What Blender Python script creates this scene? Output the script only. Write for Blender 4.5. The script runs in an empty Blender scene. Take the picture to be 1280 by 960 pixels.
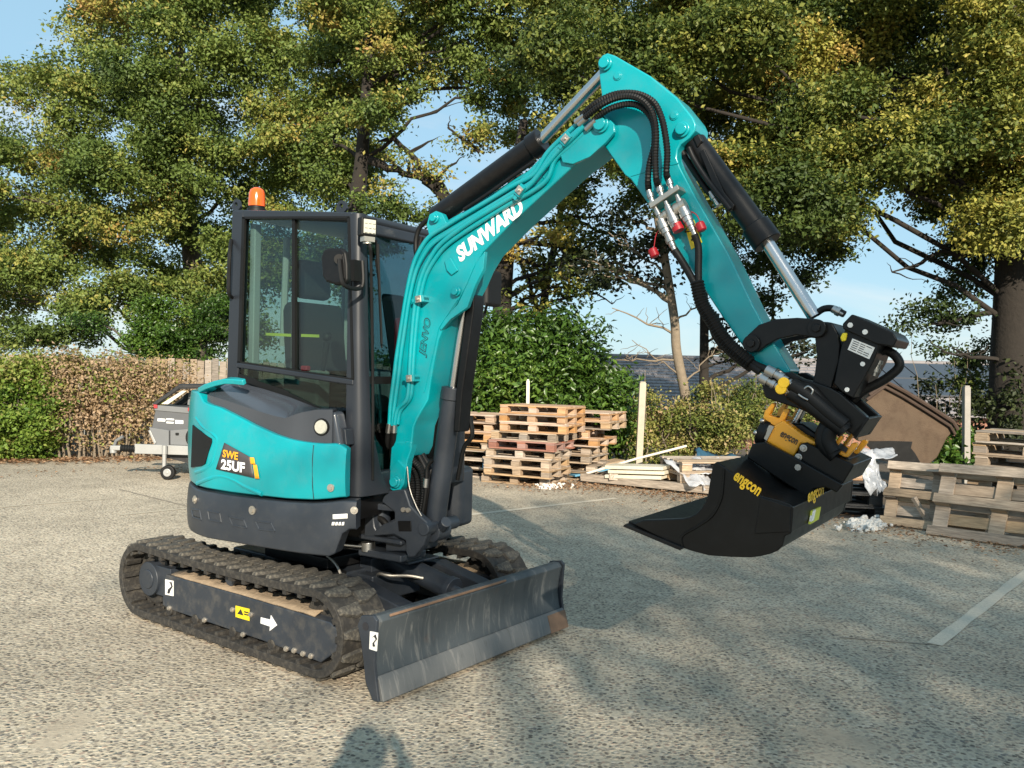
import bpy, bmesh, math, random
import numpy as np
from mathutils import Vector, Matrix
random.seed(7); rng = np.random.default_rng(11)
S = bpy.context.scene
COL = S.collection
RAD = math.radians

# ---------------------------------------------------------------- camera
CAM_H, CAM_F = 1.5781, 1068.9654          # eye height (m), focal length in photo pixels (1280 wide)
CR = Vector((0.999750138, 0.000327781, 0.022350719))
CU = Vector((-0.02235312, 0.01466009, 0.99964265))
CF = Vector((0.0, 0.99989248, -0.01466376))
cam_d = bpy.data.cameras.new('camera'); cam = bpy.data.objects.new('camera', cam_d); COL.objects.link(cam)
M4 = Matrix((CR, CU, -CF)).transposed().to_4x4(); M4.translation = (0, 0, CAM_H)
cam.matrix_world = M4
cam_d.sensor_width = 36; cam_d.lens = CAM_F / 1280 * 36
cam_d.clip_start = 0.05; cam_d.clip_end = 2000
S.camera = cam

# ---------------------------------------------------------------- sky, sun, exposure
SUN_EL, SUN_AZ = RAD(23.3), RAD(171.2)     # the sun stands behind the camera and a little to the right
sd = Vector((math.sin(SUN_AZ) * math.cos(SUN_EL), math.cos(SUN_AZ) * math.cos(SUN_EL), math.sin(SUN_EL)))
W = bpy.data.worlds.new('World'); S.world = W; W.use_nodes = True
wn, wl = W.node_tree.nodes, W.node_tree.links
bg = wn['Background']
sky = wn.new('ShaderNodeTexSky'); sky.sky_type = 'NISHITA'; sky.sun_disc = False
sky.sun_elevation = SUN_EL; sky.sun_rotation = SUN_AZ
sky.air_density = 1.0; sky.dust_density = 0.3; sky.ozone_density = 1.0
# thin even haze-cloud over the whole dome: softens the blue overhead and the white at the skyline alike
tcw = wn.new('ShaderNodeTexCoord'); mpw = wn.new('ShaderNodeMapping'); mpw.inputs['Scale'].default_value = (1.2, 1.2, 4.5); wl.new(tcw.outputs['Generated'], mpw.inputs[0])
cln = wn.new('ShaderNodeTexNoise'); cln.inputs['Scale'].default_value = 2.2; cln.inputs['Detail'].default_value = 9; cln.inputs['Roughness'].default_value = .6; cln.inputs['Distortion'].default_value = .5; wl.new(mpw.outputs[0], cln.inputs['Vector'])
cmr = wn.new('ShaderNodeMapRange'); cmr.inputs[1].default_value = .46; cmr.inputs[2].default_value = .72; wl.new(cln.outputs[0], cmr.inputs[0])
blue = wn.new('ShaderNodeMix'); blue.data_type = 'RGBA'; blue.inputs['A'].default_value = (2.5, 4.2, 5.35, 1); blue.inputs['B'].default_value = (4.6, 5.0, 5.3, 1); wl.new(cmr.outputs[0], blue.inputs['Factor'])
smx = wn.new('ShaderNodeMix'); smx.data_type = 'RGBA'; smx.inputs['Factor'].default_value = .78
wl.new(sky.outputs[0], smx.inputs['A']); wl.new(blue.outputs['Result'], smx.inputs['B'])
wl.new(smx.outputs['Result'], bg.inputs[0]); bg.inputs[1].default_value = 0.095
sun_d = bpy.data.lights.new('sun', 'SUN'); sun_d.energy = 5.0; sun_d.angle = RAD(0.53); sun_d.color = (1.0, 0.895, 0.735)
sun = bpy.data.objects.new('sun', sun_d); COL.objects.link(sun)
sun.rotation_euler = sd.to_track_quat('Z', 'Y').to_euler(); sun.location = (0, -20, 20)
S.view_settings.view_transform = 'Standard'; S.view_settings.look = 'None'
S.view_settings.exposure = 0.80; S.view_settings.gamma = 1.0
S.cycles.max_bounces = 8; S.cycles.transparent_max_bounces = 16

# ---------------------------------------------------------------- helpers: survey
def ray(px, py): return CF + CR * ((px - 640) / CAM_F) - CU * ((py - 480) / CAM_F)
O3 = Vector((0, 0, CAM_H))
def at(px, py, dist):                      # a surveyed point at a given depth
    d = ray(px, py); return O3 + d * (dist / d.y)
def gnd(px, py, z=0.0):
    d = ray(px, py); return O3 + d * ((z - CAM_H) / d.z)
MX, MY, PSI, DEL = -1.14101, 5.35726, RAD(-36.8882), RAD(3.9467)
def mk_side(yaw):
    ex = Vector((math.cos(yaw), math.sin(yaw), 0)); ey = Vector((-math.sin(yaw), math.cos(yaw), 0)); o = Vector((MX, MY, 0))
    def f(px, py, y):                      # (x, z) on the machine's own vertical plane y = const
        d = ray(px, py); t = (y - (O3 - o).dot(ey)) / d.dot(ey); P = O3 + d * t - o
        return (P.dot(ex), P.z)
    def g(px, py, x):
        d = ray(px, py); t = (x - (O3 - o).dot(ex)) / d.dot(ex); P = O3 + d * t - o
        return (P.dot(ey), P.z)
    def loc(d): return Vector((d.dot(ex), d.dot(ey), d.z))
    return f, g, loc, (lambda: loc(O3 - o))
UNS, UNX, UNL, UNO = mk_side(PSI)
UPS, UPX, UPL, UPO = mk_side(PSI + DEL)
def ups(pts, y): return [UPS(a, b, y) for a, b in pts]
def uns(pts, y): return [UNS(a, b, y) for a, b in pts]
def up3(px, py, y): x, z = UPS(px, py, y); return Vector((x, y, z))
def un3(px, py, y): x, z = UNS(px, py, y); return Vector((x, y, z))

# ---------------------------------------------------------------- helpers: materials
MATS = {}
def nd(nt, t, **kw):
    n = nt.nodes.new(t)
    for k, v in kw.items(): setattr(n, k, v)
    return n
def pmat(name, col, rough=0.5, metal=0.0, var=0.12, scale=9.0, bump=0.0, bscale=60.0, dirt=None, dirt_amt=0.45, coat=0.0, emis=None, objrand=0.0, spec=0.5):
    m = bpy.data.materials.new(name); m.use_nodes = True; nt = m.node_tree; L = nt.links
    b = nt.nodes['Principled BSDF']; b.inputs['Roughness'].default_value = rough; b.inputs['Metallic'].default_value = metal
    b.inputs['Specular IOR Level'].default_value = spec
    tc = nd(nt, 'ShaderNodeTexCoord'); n1 = nd(nt, 'ShaderNodeTexNoise'); n1.inputs['Scale'].default_value = scale; n1.inputs['Detail'].default_value = 6
    L.new(tc.outputs['Object'], n1.inputs['Vector'])
    mix = nd(nt, 'ShaderNodeMix', data_type='RGBA')
    mix.inputs['A'].default_value = tuple(max(0, c * (1 - var)) for c in col) + (1,)
    mix.inputs['B'].default_value = tuple(min(1, c * (1 + var)) for c in col) + (1,)
    L.new(n1.outputs[0], mix.inputs['Factor']); out = mix.outputs['Result']
    if dirt:
        n2 = nd(nt, 'ShaderNodeTexNoise'); n2.inputs['Scale'].default_value = scale * 2.3; n2.inputs['Detail'].default_value = 8; n2.inputs['Roughness'].default_value = 0.7
        L.new(tc.outputs['Object'], n2.inputs['Vector'])
        rp = nd(nt, 'ShaderNodeMapRange'); rp.inputs[1].default_value = 0.47; rp.inputs[2].default_value = 0.75; rp.inputs[4].default_value = dirt_amt
        L.new(n2.outputs[0], rp.inputs[0])
        m2 = nd(nt, 'ShaderNodeMix', data_type='RGBA'); m2.inputs['B'].default_value = tuple(dirt) + (1,)
        L.new(rp.outputs[0], m2.inputs['Factor']); L.new(out, m2.inputs['A']); out = m2.outputs['Result']
        rr = nd(nt, 'ShaderNodeMapRange'); rr.inputs[3].default_value = rough; rr.inputs[4].default_value = min(1, rough + 0.4)
        L.new(rp.outputs[0], rr.inputs[0]); L.new(rr.outputs[0], b.inputs['Roughness'])
    if objrand:
        oi = nd(nt, 'ShaderNodeObjectInfo'); hs = nd(nt, 'ShaderNodeHueSaturation'); mr = nd(nt, 'ShaderNodeMapRange')
        mr.inputs[3].default_value = 1 - objrand; mr.inputs[4].default_value = 1 + objrand
        L.new(oi.outputs['Random'], mr.inputs[0]); L.new(mr.outputs[0], hs.inputs['Value']); L.new(out, hs.inputs['Color']); out = hs.outputs[0]
    L.new(out, b.inputs['Base Color'])
    if coat: b.inputs['Coat Weight'].default_value = coat; b.inputs['Coat Roughness'].default_value = 0.12
    if bump:
        n3 = nd(nt, 'ShaderNodeTexNoise'); n3.inputs['Scale'].default_value = bscale; n3.inputs['Detail'].default_value = 5
        L.new(tc.outputs['Object'], n3.inputs['Vector'])
        bp = nd(nt, 'ShaderNodeBump'); bp.inputs['Strength'].default_value = bump; bp.inputs['Distance'].default_value = 0.01
        L.new(n3.outputs[0], bp.inputs['Height']); L.new(bp.outputs[0], b.inputs['Normal'])
    if emis: b.inputs['Emission Color'].default_value = tuple(emis[:3]) + (1,); b.inputs['Emission Strength'].default_value = emis[3]
    MATS[name] = m; return m
def glass_mat(name, tint, refl=0.10):
    m = bpy.data.materials.new(name); m.use_nodes = True; nt = m.node_tree; L = nt.links
    nt.nodes.remove(nt.nodes['Principled BSDF']); out = nt.nodes['Material Output']
    tr = nd(nt, 'ShaderNodeBsdfTransparent'); tr.inputs[0].default_value = tuple(tint) + (1,)
    gl = nd(nt, 'ShaderNodeBsdfGlossy'); gl.inputs['Roughness'].default_value = 0.015
    lw = nd(nt, 'ShaderNodeLayerWeight'); pw = nd(nt, 'ShaderNodeMath', operation='POWER'); pw.inputs[1].default_value = 4.0
    fr = nd(nt, 'ShaderNodeMapRange'); fr.inputs[3].default_value = refl * .5; fr.inputs[4].default_value = .8
    L.new(lw.outputs['Facing'], pw.inputs[0]); L.new(pw.outputs[0], fr.inputs[0])
    mx = nd(nt, 'ShaderNodeMixShader'); L.new(fr.outputs[0], mx.inputs[0]); L.new(tr.outputs[0], mx.inputs[1]); L.new(gl.outputs[0], mx.inputs[2])
    L.new(mx.outputs[0], out.inputs['Surface']); MATS[name] = m; return m
def film_mat(name, col, alpha):
    m = bpy.data.materials.new(name); m.use_nodes = True; nt = m.node_tree; L = nt.links
    b = nt.nodes['Principled BSDF']; b.inputs['Base Color'].default_value = tuple(col) + (1,); b.inputs['Roughness'].default_value = 0.22
    n = nd(nt, 'ShaderNodeTexNoise'); n.inputs['Scale'].default_value = 5; mr = nd(nt, 'ShaderNodeMapRange')
    mr.inputs[1].default_value = .3; mr.inputs[2].default_value = .7; mr.inputs[3].default_value = alpha - .2; mr.inputs[4].default_value = alpha + .2
    L.new(n.outputs[0], mr.inputs[0]); L.new(mr.outputs[0], b.inputs['Alpha']); MATS[name] = m; return m
def wood_mat(name, c1, c2, rand=0.3, hue=0.02, grain=14.0):
    m = bpy.data.materials.new(name); m.use_nodes = True; nt = m.node_tree; L = nt.links
    b = nt.nodes['Principled BSDF']; b.inputs['Roughness'].default_value = 0.8; b.inputs['Specular IOR Level'].default_value = 0.2
    tc = nd(nt, 'ShaderNodeTexCoord'); mp = nd(nt, 'ShaderNodeMapping'); mp.inputs['Scale'].default_value = (1.2, 12, 12)
    oi = nd(nt, 'ShaderNodeObjectInfo'); cb = nd(nt, 'ShaderNodeVectorMath', operation='ADD'); sc = nd(nt, 'ShaderNodeVectorMath', operation='SCALE'); sc.inputs[0].default_value = (37, 19, 53)
    L.new(oi.outputs['Random'], sc.inputs['Scale']); L.new(tc.outputs['Object'], mp.inputs[0]); L.new(mp.outputs[0], cb.inputs[0]); L.new(sc.outputs[0], cb.inputs[1])
    n = nd(nt, 'ShaderNodeTexNoise'); n.inputs['Scale'].default_value = grain * 0.35; n.inputs['Detail'].default_value = 8; n.inputs['Roughness'].default_value = 0.68
    L.new(cb.outputs[0], n.inputs['Vector'])
    cr = nd(nt, 'ShaderNodeValToRGB'); cr.color_ramp.elements[0].position = .3; cr.color_ramp.elements[1].position = .68
    cr.color_ramp.elements[0].color = tuple(c1) + (1,); cr.color_ramp.elements[1].color = tuple(c2) + (1,)
    L.new(n.outputs[0], cr.inputs[0])
    hs = nd(nt, 'ShaderNodeHueSaturation'); mr = nd(nt, 'ShaderNodeMapRange'); mr.inputs[3].default_value = 1 - rand; mr.inputs[4].default_value = 1 + rand
    L.new(oi.outputs['Random'], mr.inputs[0]); L.new(mr.outputs[0], hs.inputs['Value']); L.new(cr.outputs[0], hs.inputs['Color'])
    m2 = nd(nt, 'ShaderNodeMath', operation='MULTIPLY'); m2.inputs[1].default_value = 7.31; fr = nd(nt, 'ShaderNodeMath', operation='FRACT')
    L.new(oi.outputs['Random'], m2.inputs[0]); L.new(m2.outputs[0], fr.inputs[0])
    mr2 = nd(nt, 'ShaderNodeMapRange'); mr2.inputs[3].default_value = .55; mr2.inputs[4].default_value = 1.15
    L.new(fr.outputs[0], mr2.inputs[0]); L.new(mr2.outputs[0], hs.inputs['Saturation'])
    L.new(hs.outputs[0], b.inputs['Base Color'])
    bp = nd(nt, 'ShaderNodeBump'); bp.inputs['Strength'].default_value = .35; bp.inputs['Distance'].default_value = .006
    L.new(n.outputs[0], bp.inputs['Height']); L.new(bp.outputs[0], b.inputs['Normal']); MATS[name] = m; return m
def leaf_mat(name, stops, transl=0.3, rough=0.55, spec=0.35):
    m = bpy.data.materials.new(name); m.use_nodes = True; nt = m.node_tree; L = nt.links
    b = nt.nodes['Principled BSDF']; b.inputs['Roughness'].default_value = rough; b.inputs['Specular IOR Level'].default_value = spec
    a = nd(nt, 'ShaderNodeAttribute', attribute_name='tint'); cr = nd(nt, 'ShaderNodeValToRGB')
    el = cr.color_ramp.elements
    while len(el) < len(stops): el.new(0.5)
    for e, (p, c) in zip(el, stops): e.position = p; e.color = tuple(c) + (1,)
    L.new(a.outputs['Fac'], cr.inputs[0]); L.new(cr.outputs[0], b.inputs['Base Color'])
    t = nd(nt, 'ShaderNodeBsdfTranslucent'); L.new(cr.outputs[0], t.inputs[0])
    mx = nd(nt, 'ShaderNodeMixShader'); mx.inputs[0].default_value = transl
    L.new(b.outputs[0], mx.inputs[1]); L.new(t.outputs[0], mx.inputs[2]); L.new(mx.outputs[0], nt.nodes['Material Output'].inputs['Surface'])
    MATS[name] = m; return m

# ---------------------------------------------------------------- helpers: meshes
class MB:
    def __init__(s): s.v = []; s.f = []
    def add(s, vs, fs):
        n = len(s.v); s.v += [tuple(v) for v in vs]; s.f += [tuple(i + n for i in f) for f in fs]; return s
    def box(s, x0, x1, y0, y1, z0, z1, M=None):
        vs = [Vector((x, y, z)) for z in (z0, z1) for y in (y0, y1) for x in (x0, x1)]
        if M is not None: vs = [M @ v for v in vs]
        return s.add(vs, [(0, 2, 3, 1), (4, 5, 7, 6), (0, 1, 5, 4), (2, 6, 7, 3), (0, 4, 6, 2), (1, 3, 7, 5)])
    def prism(s, poly, y0, y1, sh=(0, 0, 0)):          # polygon of (x, z) extruded along y (plus a shift)
        a = sum(poly[i][0] * poly[(i + 1) % len(poly)][1] - poly[(i + 1) % len(poly)][0] * poly[i][1] for i in range(len(poly)))
        if a < 0: poly = poly[::-1]
        n = len(poly); vs = [(x, y0, z) for x, z in poly] + [(x + sh[0], y1 + sh[1], z + sh[2]) for x, z in poly]
        fs = [tuple(range(n)), tuple(range(2 * n - 1, n - 1, -1))]
        fs += [(i, i + n, (i + 1) % n + n, (i + 1) % n) for i in range(n)]
        return s.add(vs, fs)
    def plan(s, poly, z0, z1):                          # polygon of (x, y) extruded along z
        a = sum(poly[i][0] * poly[(i + 1) % len(poly)][1] - poly[(i + 1) % len(poly)][0] * poly[i][1] for i in range(len(poly)))
        if a < 0: poly = poly[::-1]
        n = len(poly); vs = [(x, y, z0) for x, y in poly] + [(x, y, z1) for x, y in poly]
        fs = [tuple(range(n - 1, -1, -1)), tuple(range(n, 2 * n))] + [(i, (i + 1) % n, (i + 1) % n + n, i + n) for i in range(n)]
        return s.add(vs, fs)
    def tube(s, pts, r, seg=8, cap=True, rfun=None):
        pts = [Vector(p) for p in pts]; n = len(pts); vs = []; fs = []; up = None
        for i, p in enumerate(pts):
            t = (pts[min(i + 1, n - 1)] - pts[max(i - 1, 0)]).normalized()
            if up is None:
                a = Vector((0, 0, 1)) if abs(t.z) < .9 else Vector((1, 0, 0)); up = (a - t * a.dot(t)).normalized()
            else: up = (up - t * up.dot(t)).normalized()
            w = t.cross(up); rr = (r[i] if isinstance(r, (list, tuple)) else r) * (rfun(i) if rfun else 1)
            vs += [p + (up * math.cos(2 * math.pi * k / seg) + w * math.sin(2 * math.pi * k / seg)) * rr for k in range(seg)]
        for i in range(n - 1):
            fs += [(i * seg + k, i * seg + (k + 1) % seg, (i + 1) * seg + (k + 1) % seg, (i + 1) * seg + k) for k in range(seg)]
        if cap: fs += [tuple(range(seg - 1, -1, -1)), tuple((n - 1) * seg + k for k in range(seg))]
        return s.add(vs, fs)
    def cyl(s, p0, p1, r, r1=None, seg=20):
        return s.tube([p0, p1], [r, r if r1 is None else r1], seg)
    def sphere(s, c, r, seg=12, rings=8, sc=(1, 1, 1)):
        vs = [(c[0], c[1], c[2] - r * sc[2])]; fs = []
        for i in range(1, rings):
            a = -math.pi / 2 + math.pi * i / rings
            vs += [(c[0] + r * sc[0] * math.cos(a) * math.cos(2 * math.pi * k / seg), c[1] + r * sc[1] * math.cos(a) * math.sin(2 * math.pi * k / seg), c[2] + r * sc[2] * math.sin(a)) for k in range(seg)]
        vs.append((c[0], c[1], c[2] + r * sc[2])); T = len(vs) - 1
        for k in range(seg): fs.append((0, 1 + (k + 1) % seg, 1 + k)); fs.append((T, 1 + (rings - 2) * seg + k, 1 + (rings - 2) * seg + (k + 1) % seg))
        for i in range(rings - 2):
            fs += [(1 + i * seg + k, 1 + i * seg + (k + 1) % seg, 1 + (i + 1) * seg + (k + 1) % seg, 1 + (i + 1) * seg + k) for k in range(seg)]
        return s.add(vs, fs)
    def grid(s, rows):
        n, m = len(rows), len(rows[0]); vs = [v for r in rows for v in r]
        return s.add(vs, [(i * m + j, i * m + j + 1, (i + 1) * m + j + 1, (i + 1) * m + j) for i in range(n - 1) for j in range(m - 1)])
    def build(s, name, mat, parent=None, rot=0.0, bevel=0.0, seg=2, smooth=38, kind=None, label=None, solid=0.0, loc=None):
        me = bpy.data.meshes.new(name); me.from_pydata(s.v, [], s.f); me.validate()
        me.materials.append(MATS[mat] if isinstance(mat, str) else mat)
        if smooth: me.shade_smooth(); me.set_sharp_from_angle(angle=RAD(smooth))
        o = bpy.data.objects.new(name, me); COL.objects.link(o)
        if parent is not None: o.parent = parent
        if rot: o.rotation_euler = (0, 0, rot)
        if loc is not None: o.location = loc
        if solid:
            q = o.modifiers.new('thick', 'SOLIDIFY'); q.thickness = solid; q.offset = 0
        if bevel:
            q = o.modifiers.new('bevel', 'BEVEL'); q.width = bevel; q.segments = seg; q.limit_method = 'ANGLE'; q.angle_limit = RAD(40); q.harden_normals = True
        if kind: o['kind'] = kind
        if label: o['label'] = label
        return o
def recenter(o, c):
    """put an object's origin at c (its own parent space) without moving its mesh"""
    c = Vector(c); o.data.transform(Matrix.Translation(-c)); o.location = o.matrix_basis @ c; return o
def tag(o, label, cat, group=None, kind=None):
    o['label'] = label; o['category'] = cat
    if group: o['group'] = group
    if kind: o['kind'] = kind
    return o
def empty(name, loc=(0, 0, 0), rz=0.0):
    o = bpy.data.objects.new(name, None); COL.objects.link(o); o.location = loc; o.rotation_euler = (0, 0, rz); o.empty_display_size = .2; return o
def dup(o, parent, loc=None, rot=None):
    c = o.copy(); COL.objects.link(c); c.parent = parent
    if loc is not None: c.location = loc
    if rot is not None: c.rotation_euler = rot
    return c
def smoothpath(pts, n=8):
    pts = [Vector(p) for p in pts]; out = []
    P = [pts[0] * 2 - pts[1]] + pts + [pts[-1] * 2 - pts[-2]]
    for i in range(1, len(P) - 2):
        for k in range(n):
            t = k / n; a, b, c, d = P[i - 1:i + 3]
            out.append(.5 * ((2 * b) + (c - a) * t + (2 * a - 5 * b + 4 * c - d) * t * t + (3 * b - a - 3 * c + d) * t ** 3))
    out.append(pts[-1]); return out
def text_obj(name, txt, mat, parent, org, xd, yd, width=None, height=None, bold=0.0, shear=0.0, rot=0.0, depth=0.0):
    cu = bpy.data.curves.new('t', 'FONT'); cu.body = txt; cu.size = 1; cu.offset = bold; cu.shear = shear; cu.extrude = depth
    cu.resolution_u = 3
    t = bpy.data.objects.new('t', cu); COL.objects.link(t)
    dg = bpy.context.evaluated_depsgraph_get(); dg.update(); me = bpy.data.meshes.new_from_object(t.evaluated_get(dg))
    bpy.data.objects.remove(t); bpy.data.curves.remove(cu)
    co = np.array([v.co[:] for v in me.vertices]); mn, mx = co.min(0), co.max(0)
    w, h = mx[0] - mn[0], mx[1] - mn[1]
    sx = (width / w) if width else height / h; sy = (height / h) if height else sx
    xd = Vector(xd).normalized(); yd = Vector(yd).normalized(); zd = xd.cross(yd); org = Vector(org)
    for v in me.vertices: v.co = org + xd * ((v.co.x - mn[0]) * sx) + yd * ((v.co.y - mn[1]) * sy) + zd * v.co.z
    me.materials.append(MATS[mat]); me.name = name
    o = bpy.data.objects.new(name, me); COL.objects.link(o); o.parent = parent
    if rot: o.rotation_euler = (0, 0, rot)
    return o

# ---------------------------------------------------------------- materials
pmat('teal_paint', (0.0, 0.285, 0.325), .30, var=.05, coat=.35, scale=4, dirt=(.12, .25, .26), dirt_amt=.22)
pmat('dark_paint', (0.025, 0.031, 0.041), .42, var=.12, dirt=(.10, .095, .085), dirt_amt=.16)
pmat('frame_paint', (0.025, 0.031, 0.041), .45, var=.15, scale=6, dirt=(.16, .14, .11), dirt_amt=.38)
pmat('grey_gloss', (0.046, 0.052, 0.064), .2, var=.06, coat=.5)
pmat('cab_paint', (0.019, 0.0225, 0.029), .36, var=.08, spec=.4)
pmat('black_steel', (0.006, 0.006, 0.0065), .38, var=.15, dirt=(.03, .029, .028), dirt_amt=.18, spec=.28)
pmat('bucket_black', (0.0028, 0.0029, 0.003), .35, var=.2, dirt=(.016, .0155, .015), dirt_amt=.25, spec=.3)
pmat('black_rubber', (0.006, 0.006, 0.006), .55, var=.2, spec=.3)
pmat('track_rubber', (0.022, 0.020, 0.018), .75, var=.25, scale=14, dirt=(.13, .115, .09), dirt_amt=.55, bump=.3)
pmat('lug_rubber', (0.045, 0.042, 0.037), .8, var=.3, scale=22, dirt=(.20, .18, .14), dirt_amt=.75, bump=.4)
pmat('blade_paint', (0.05, 0.06, 0.067), .5, var=.25, scale=5, dirt=(.20, .19, .17), dirt_amt=.45, bump=.1)
def streak_mat(name, base, light, dark, rough=.5):
    m = bpy.data.materials.new(name); m.use_nodes = True; nt = m.node_tree; L = nt.links; b = nt.nodes['Principled BSDF']
    tc = nd(nt, 'ShaderNodeTexCoord'); mp = nd(nt, 'ShaderNodeMapping'); mp.inputs['Scale'].default_value = (3, 16, 2.2); L.new(tc.outputs['Object'], mp.inputs[0])
    n = nd(nt, 'ShaderNodeTexNoise'); n.inputs['Scale'].default_value = 1.6; n.inputs['Detail'].default_value = 9; n.inputs['Roughness'].default_value = .7; n.inputs['Distortion'].default_value = .8; L.new(mp.outputs[0], n.inputs['Vector'])
    cr = nd(nt, 'ShaderNodeValToRGB'); e = cr.color_ramp.elements; e.new(.5); e.new(.62)
    for a, (p, c) in zip(e, [(.30, dark), (.43, base), (.53, base), (.68, light)]): a.position = p; a.color = tuple(c) + (1,)
    L.new(n.outputs[0], cr.inputs[0])
    n2 = nd(nt, 'ShaderNodeTexNoise'); n2.inputs['Scale'].default_value = 4; n2.inputs['Detail'].default_value = 7; L.new(tc.outputs['Object'], n2.inputs['Vector'])
    mr = nd(nt, 'ShaderNodeMapRange'); mr.inputs[1].default_value = .66; mr.inputs[2].default_value = .80; mr.inputs[4].default_value = .6; L.new(n2.outputs[0], mr.inputs[0])
    mx = nd(nt, 'ShaderNodeMix', data_type='RGBA'); mx.inputs['B'].default_value = (.11, .06, .035, 1); L.new(mr.outputs[0], mx.inputs['Factor']); L.new(cr.outputs[0], mx.inputs['A'])
    L.new(mx.outputs['Result'], b.inputs['Base Color']); rr = nd(nt, 'ShaderNodeMapRange'); rr.inputs[3].default_value = rough - .15; rr.inputs[4].default_value = rough + .3; L.new(n.outputs[0], rr.inputs[0]); L.new(rr.outputs[0], b.inputs['Roughness'])
    MATS[name] = m
streak_mat('blade_face', (.050, .060, .067), (.135, .137, .133), (.034, .040, .046)); streak_mat('blade_wear', (.105, .108, .107), (.19, .185, .175), (.06, .055, .05), .45)
pmat('blade_edge', (0.17, 0.165, 0.155), .45, metal=.4, var=.3, scale=8, dirt=(.13, .075, .045), dirt_amt=.6, bump=.15)
pmat('rust_edge', (0.20, 0.12, 0.075), .8, var=.4, scale=20)
pmat('chrome', (0.58, 0.57, 0.56), .22, metal=1, var=.04)
pmat('steel', (0.46, 0.45, 0.43), .36, metal=1, var=.12)
pmat('zinc', (0.50, 0.46, 0.40), .45, metal=.8, var=.15)
pmat('orange_paint', (0.88, 0.385, 0.025), .38, var=.06, coat=.2)
pmat('yellow_sticker', (0.85, 0.66, 0.02), .45, var=.04)
pmat('lime_sticker', (0.50, 0.55, 0.06), .45, var=.04)
pmat('amber', (0.72, 0.10, 0.004), .2, var=.12, scale=30, coat=.5)
pmat('white_sticker', (0.78, 0.77, 0.74), .5, var=.03)
pmat('white_paint', (0.80, 0.80, 0.80), .45, var=.02)
pmat('print_orange', (0.85, 0.36, 0.02), .5, var=.02)
pmat('print_yellow', (0.85, 0.52, 0.02), .5, var=.02)
pmat('print_dark', (0.02, 0.02, 0.025), .5, var=.02)
pmat('decal_grey', (0.055, 0.05, 0.052), .5, var=.05)
pmat('red_plastic', (0.36, 0.008, 0.016), .4, var=.05)
pmat('lamp_face', (0.50, 0.49, 0.42), .2, var=.12, scale=90, coat=.6)
pmat('seat_fabric', (0.014, 0.0145, 0.016), .85, var=.2)
pmat('interior_grey', (0.30, 0.33, 0.32), .6, var=.06)
pmat('mud', (0.28, 0.21, 0.14), .95, var=.35, scale=18, bump=.8, bscale=45)
glass_mat('cab_glass', (.68, .77, .74), .10)
glass_mat('dimmed_glass', (.50, .60, .62), .09)  # cab glass with a darker tint, painting in the dim interior and dark reflections
glass_mat('dark_glass', (.42, .50, .48))
# ================================================================ THE EXCAVATOR
ex = empty('mini_excavator', (MX, MY, 0), PSI)
tag(ex, 'teal mini excavator with dark grey cab, dozer blade and raised arm on the yard', 'excavator')
def U(mb, name, mat, parent=None, **k):     # part of the slewing upper: turned by DEL about the slew axis
    return mb.build(name, mat, parent if parent is not None else ex, rot=DEL if parent is None else 0, **k)
def T_(mb, name, mat, parent=None, **k): return mb.build(name, mat, parent if parent is not None else ex, **k)

# ---- tracks: belt, lugs, frame
XR, XF, ZC, RB = -0.835, 0.795, 0.245, 0.222
def belt(r, n=22):
    p = []
    for k in range(n + 1):
        a = math.pi / 2 + math.pi * k / n; p.append((XR + r * math.cos(a), ZC + r * math.sin(a)))
    for k in range(n + 1):
        a = -math.pi / 2 + math.pi * k / n; p.append((XF + r * math.cos(a), ZC + r * math.sin(a)))
    for k in range(1, 6):                    # slight sag on the upper run
        t = k / 6; p.append((XF + (XR - XF) * t, ZC + r - .014 * math.sin(math.pi * t)))
    return p
LT = XF - XR; PER = 2 * LT + 2 * math.pi * RB
def on_belt(s, r):
    s %= PER
    if s < LT: return (XR + s, ZC - r, -math.pi / 2)
    s -= LT
    if s < math.pi * RB:
        a = -math.pi / 2 + s / RB; return (XF + r * math.cos(a), ZC + r * math.sin(a), a)
    s -= math.pi * RB
    if s < LT:
        return (XF - s, ZC + r - .014 * math.sin(math.pi * s / LT), math.pi / 2)
    a = math.pi / 2 + (s - LT) / RB; return (XR + r * math.cos(a), ZC + r * math.sin(a), a)
lugproto = {}
def lug_mesh(side):
    # a raised rubber block: wide at the belt edge, skewed towards the middle
    if side not in lugproto:
        o = [(-.020, -.143), (.018, -.143), (.052, -.05), (.046, -.004), (-.034, -.004), (-.030, -.06)] if side < 0 else [(-.034, .004), (.046, .004), (.052, .05), (.018, .143), (-.020, .143), (-.030, .06)]
        t = [(x * .84, y * .93 + (-.004 if side < 0 else .004)) for x, y in o]
        m = MB(); n = 6
        m.add([(x, y, -.004) for x, y in o] + [(x, y, .019) for x, y in t], [tuple(range(5, -1, -1)), tuple(range(6, 12))] + [(i, (i + 1) % 6, (i + 1) % 6 + 6, i + 6) for i in range(6)])
        lugproto[side] = m
    return lugproto[side]
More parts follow.
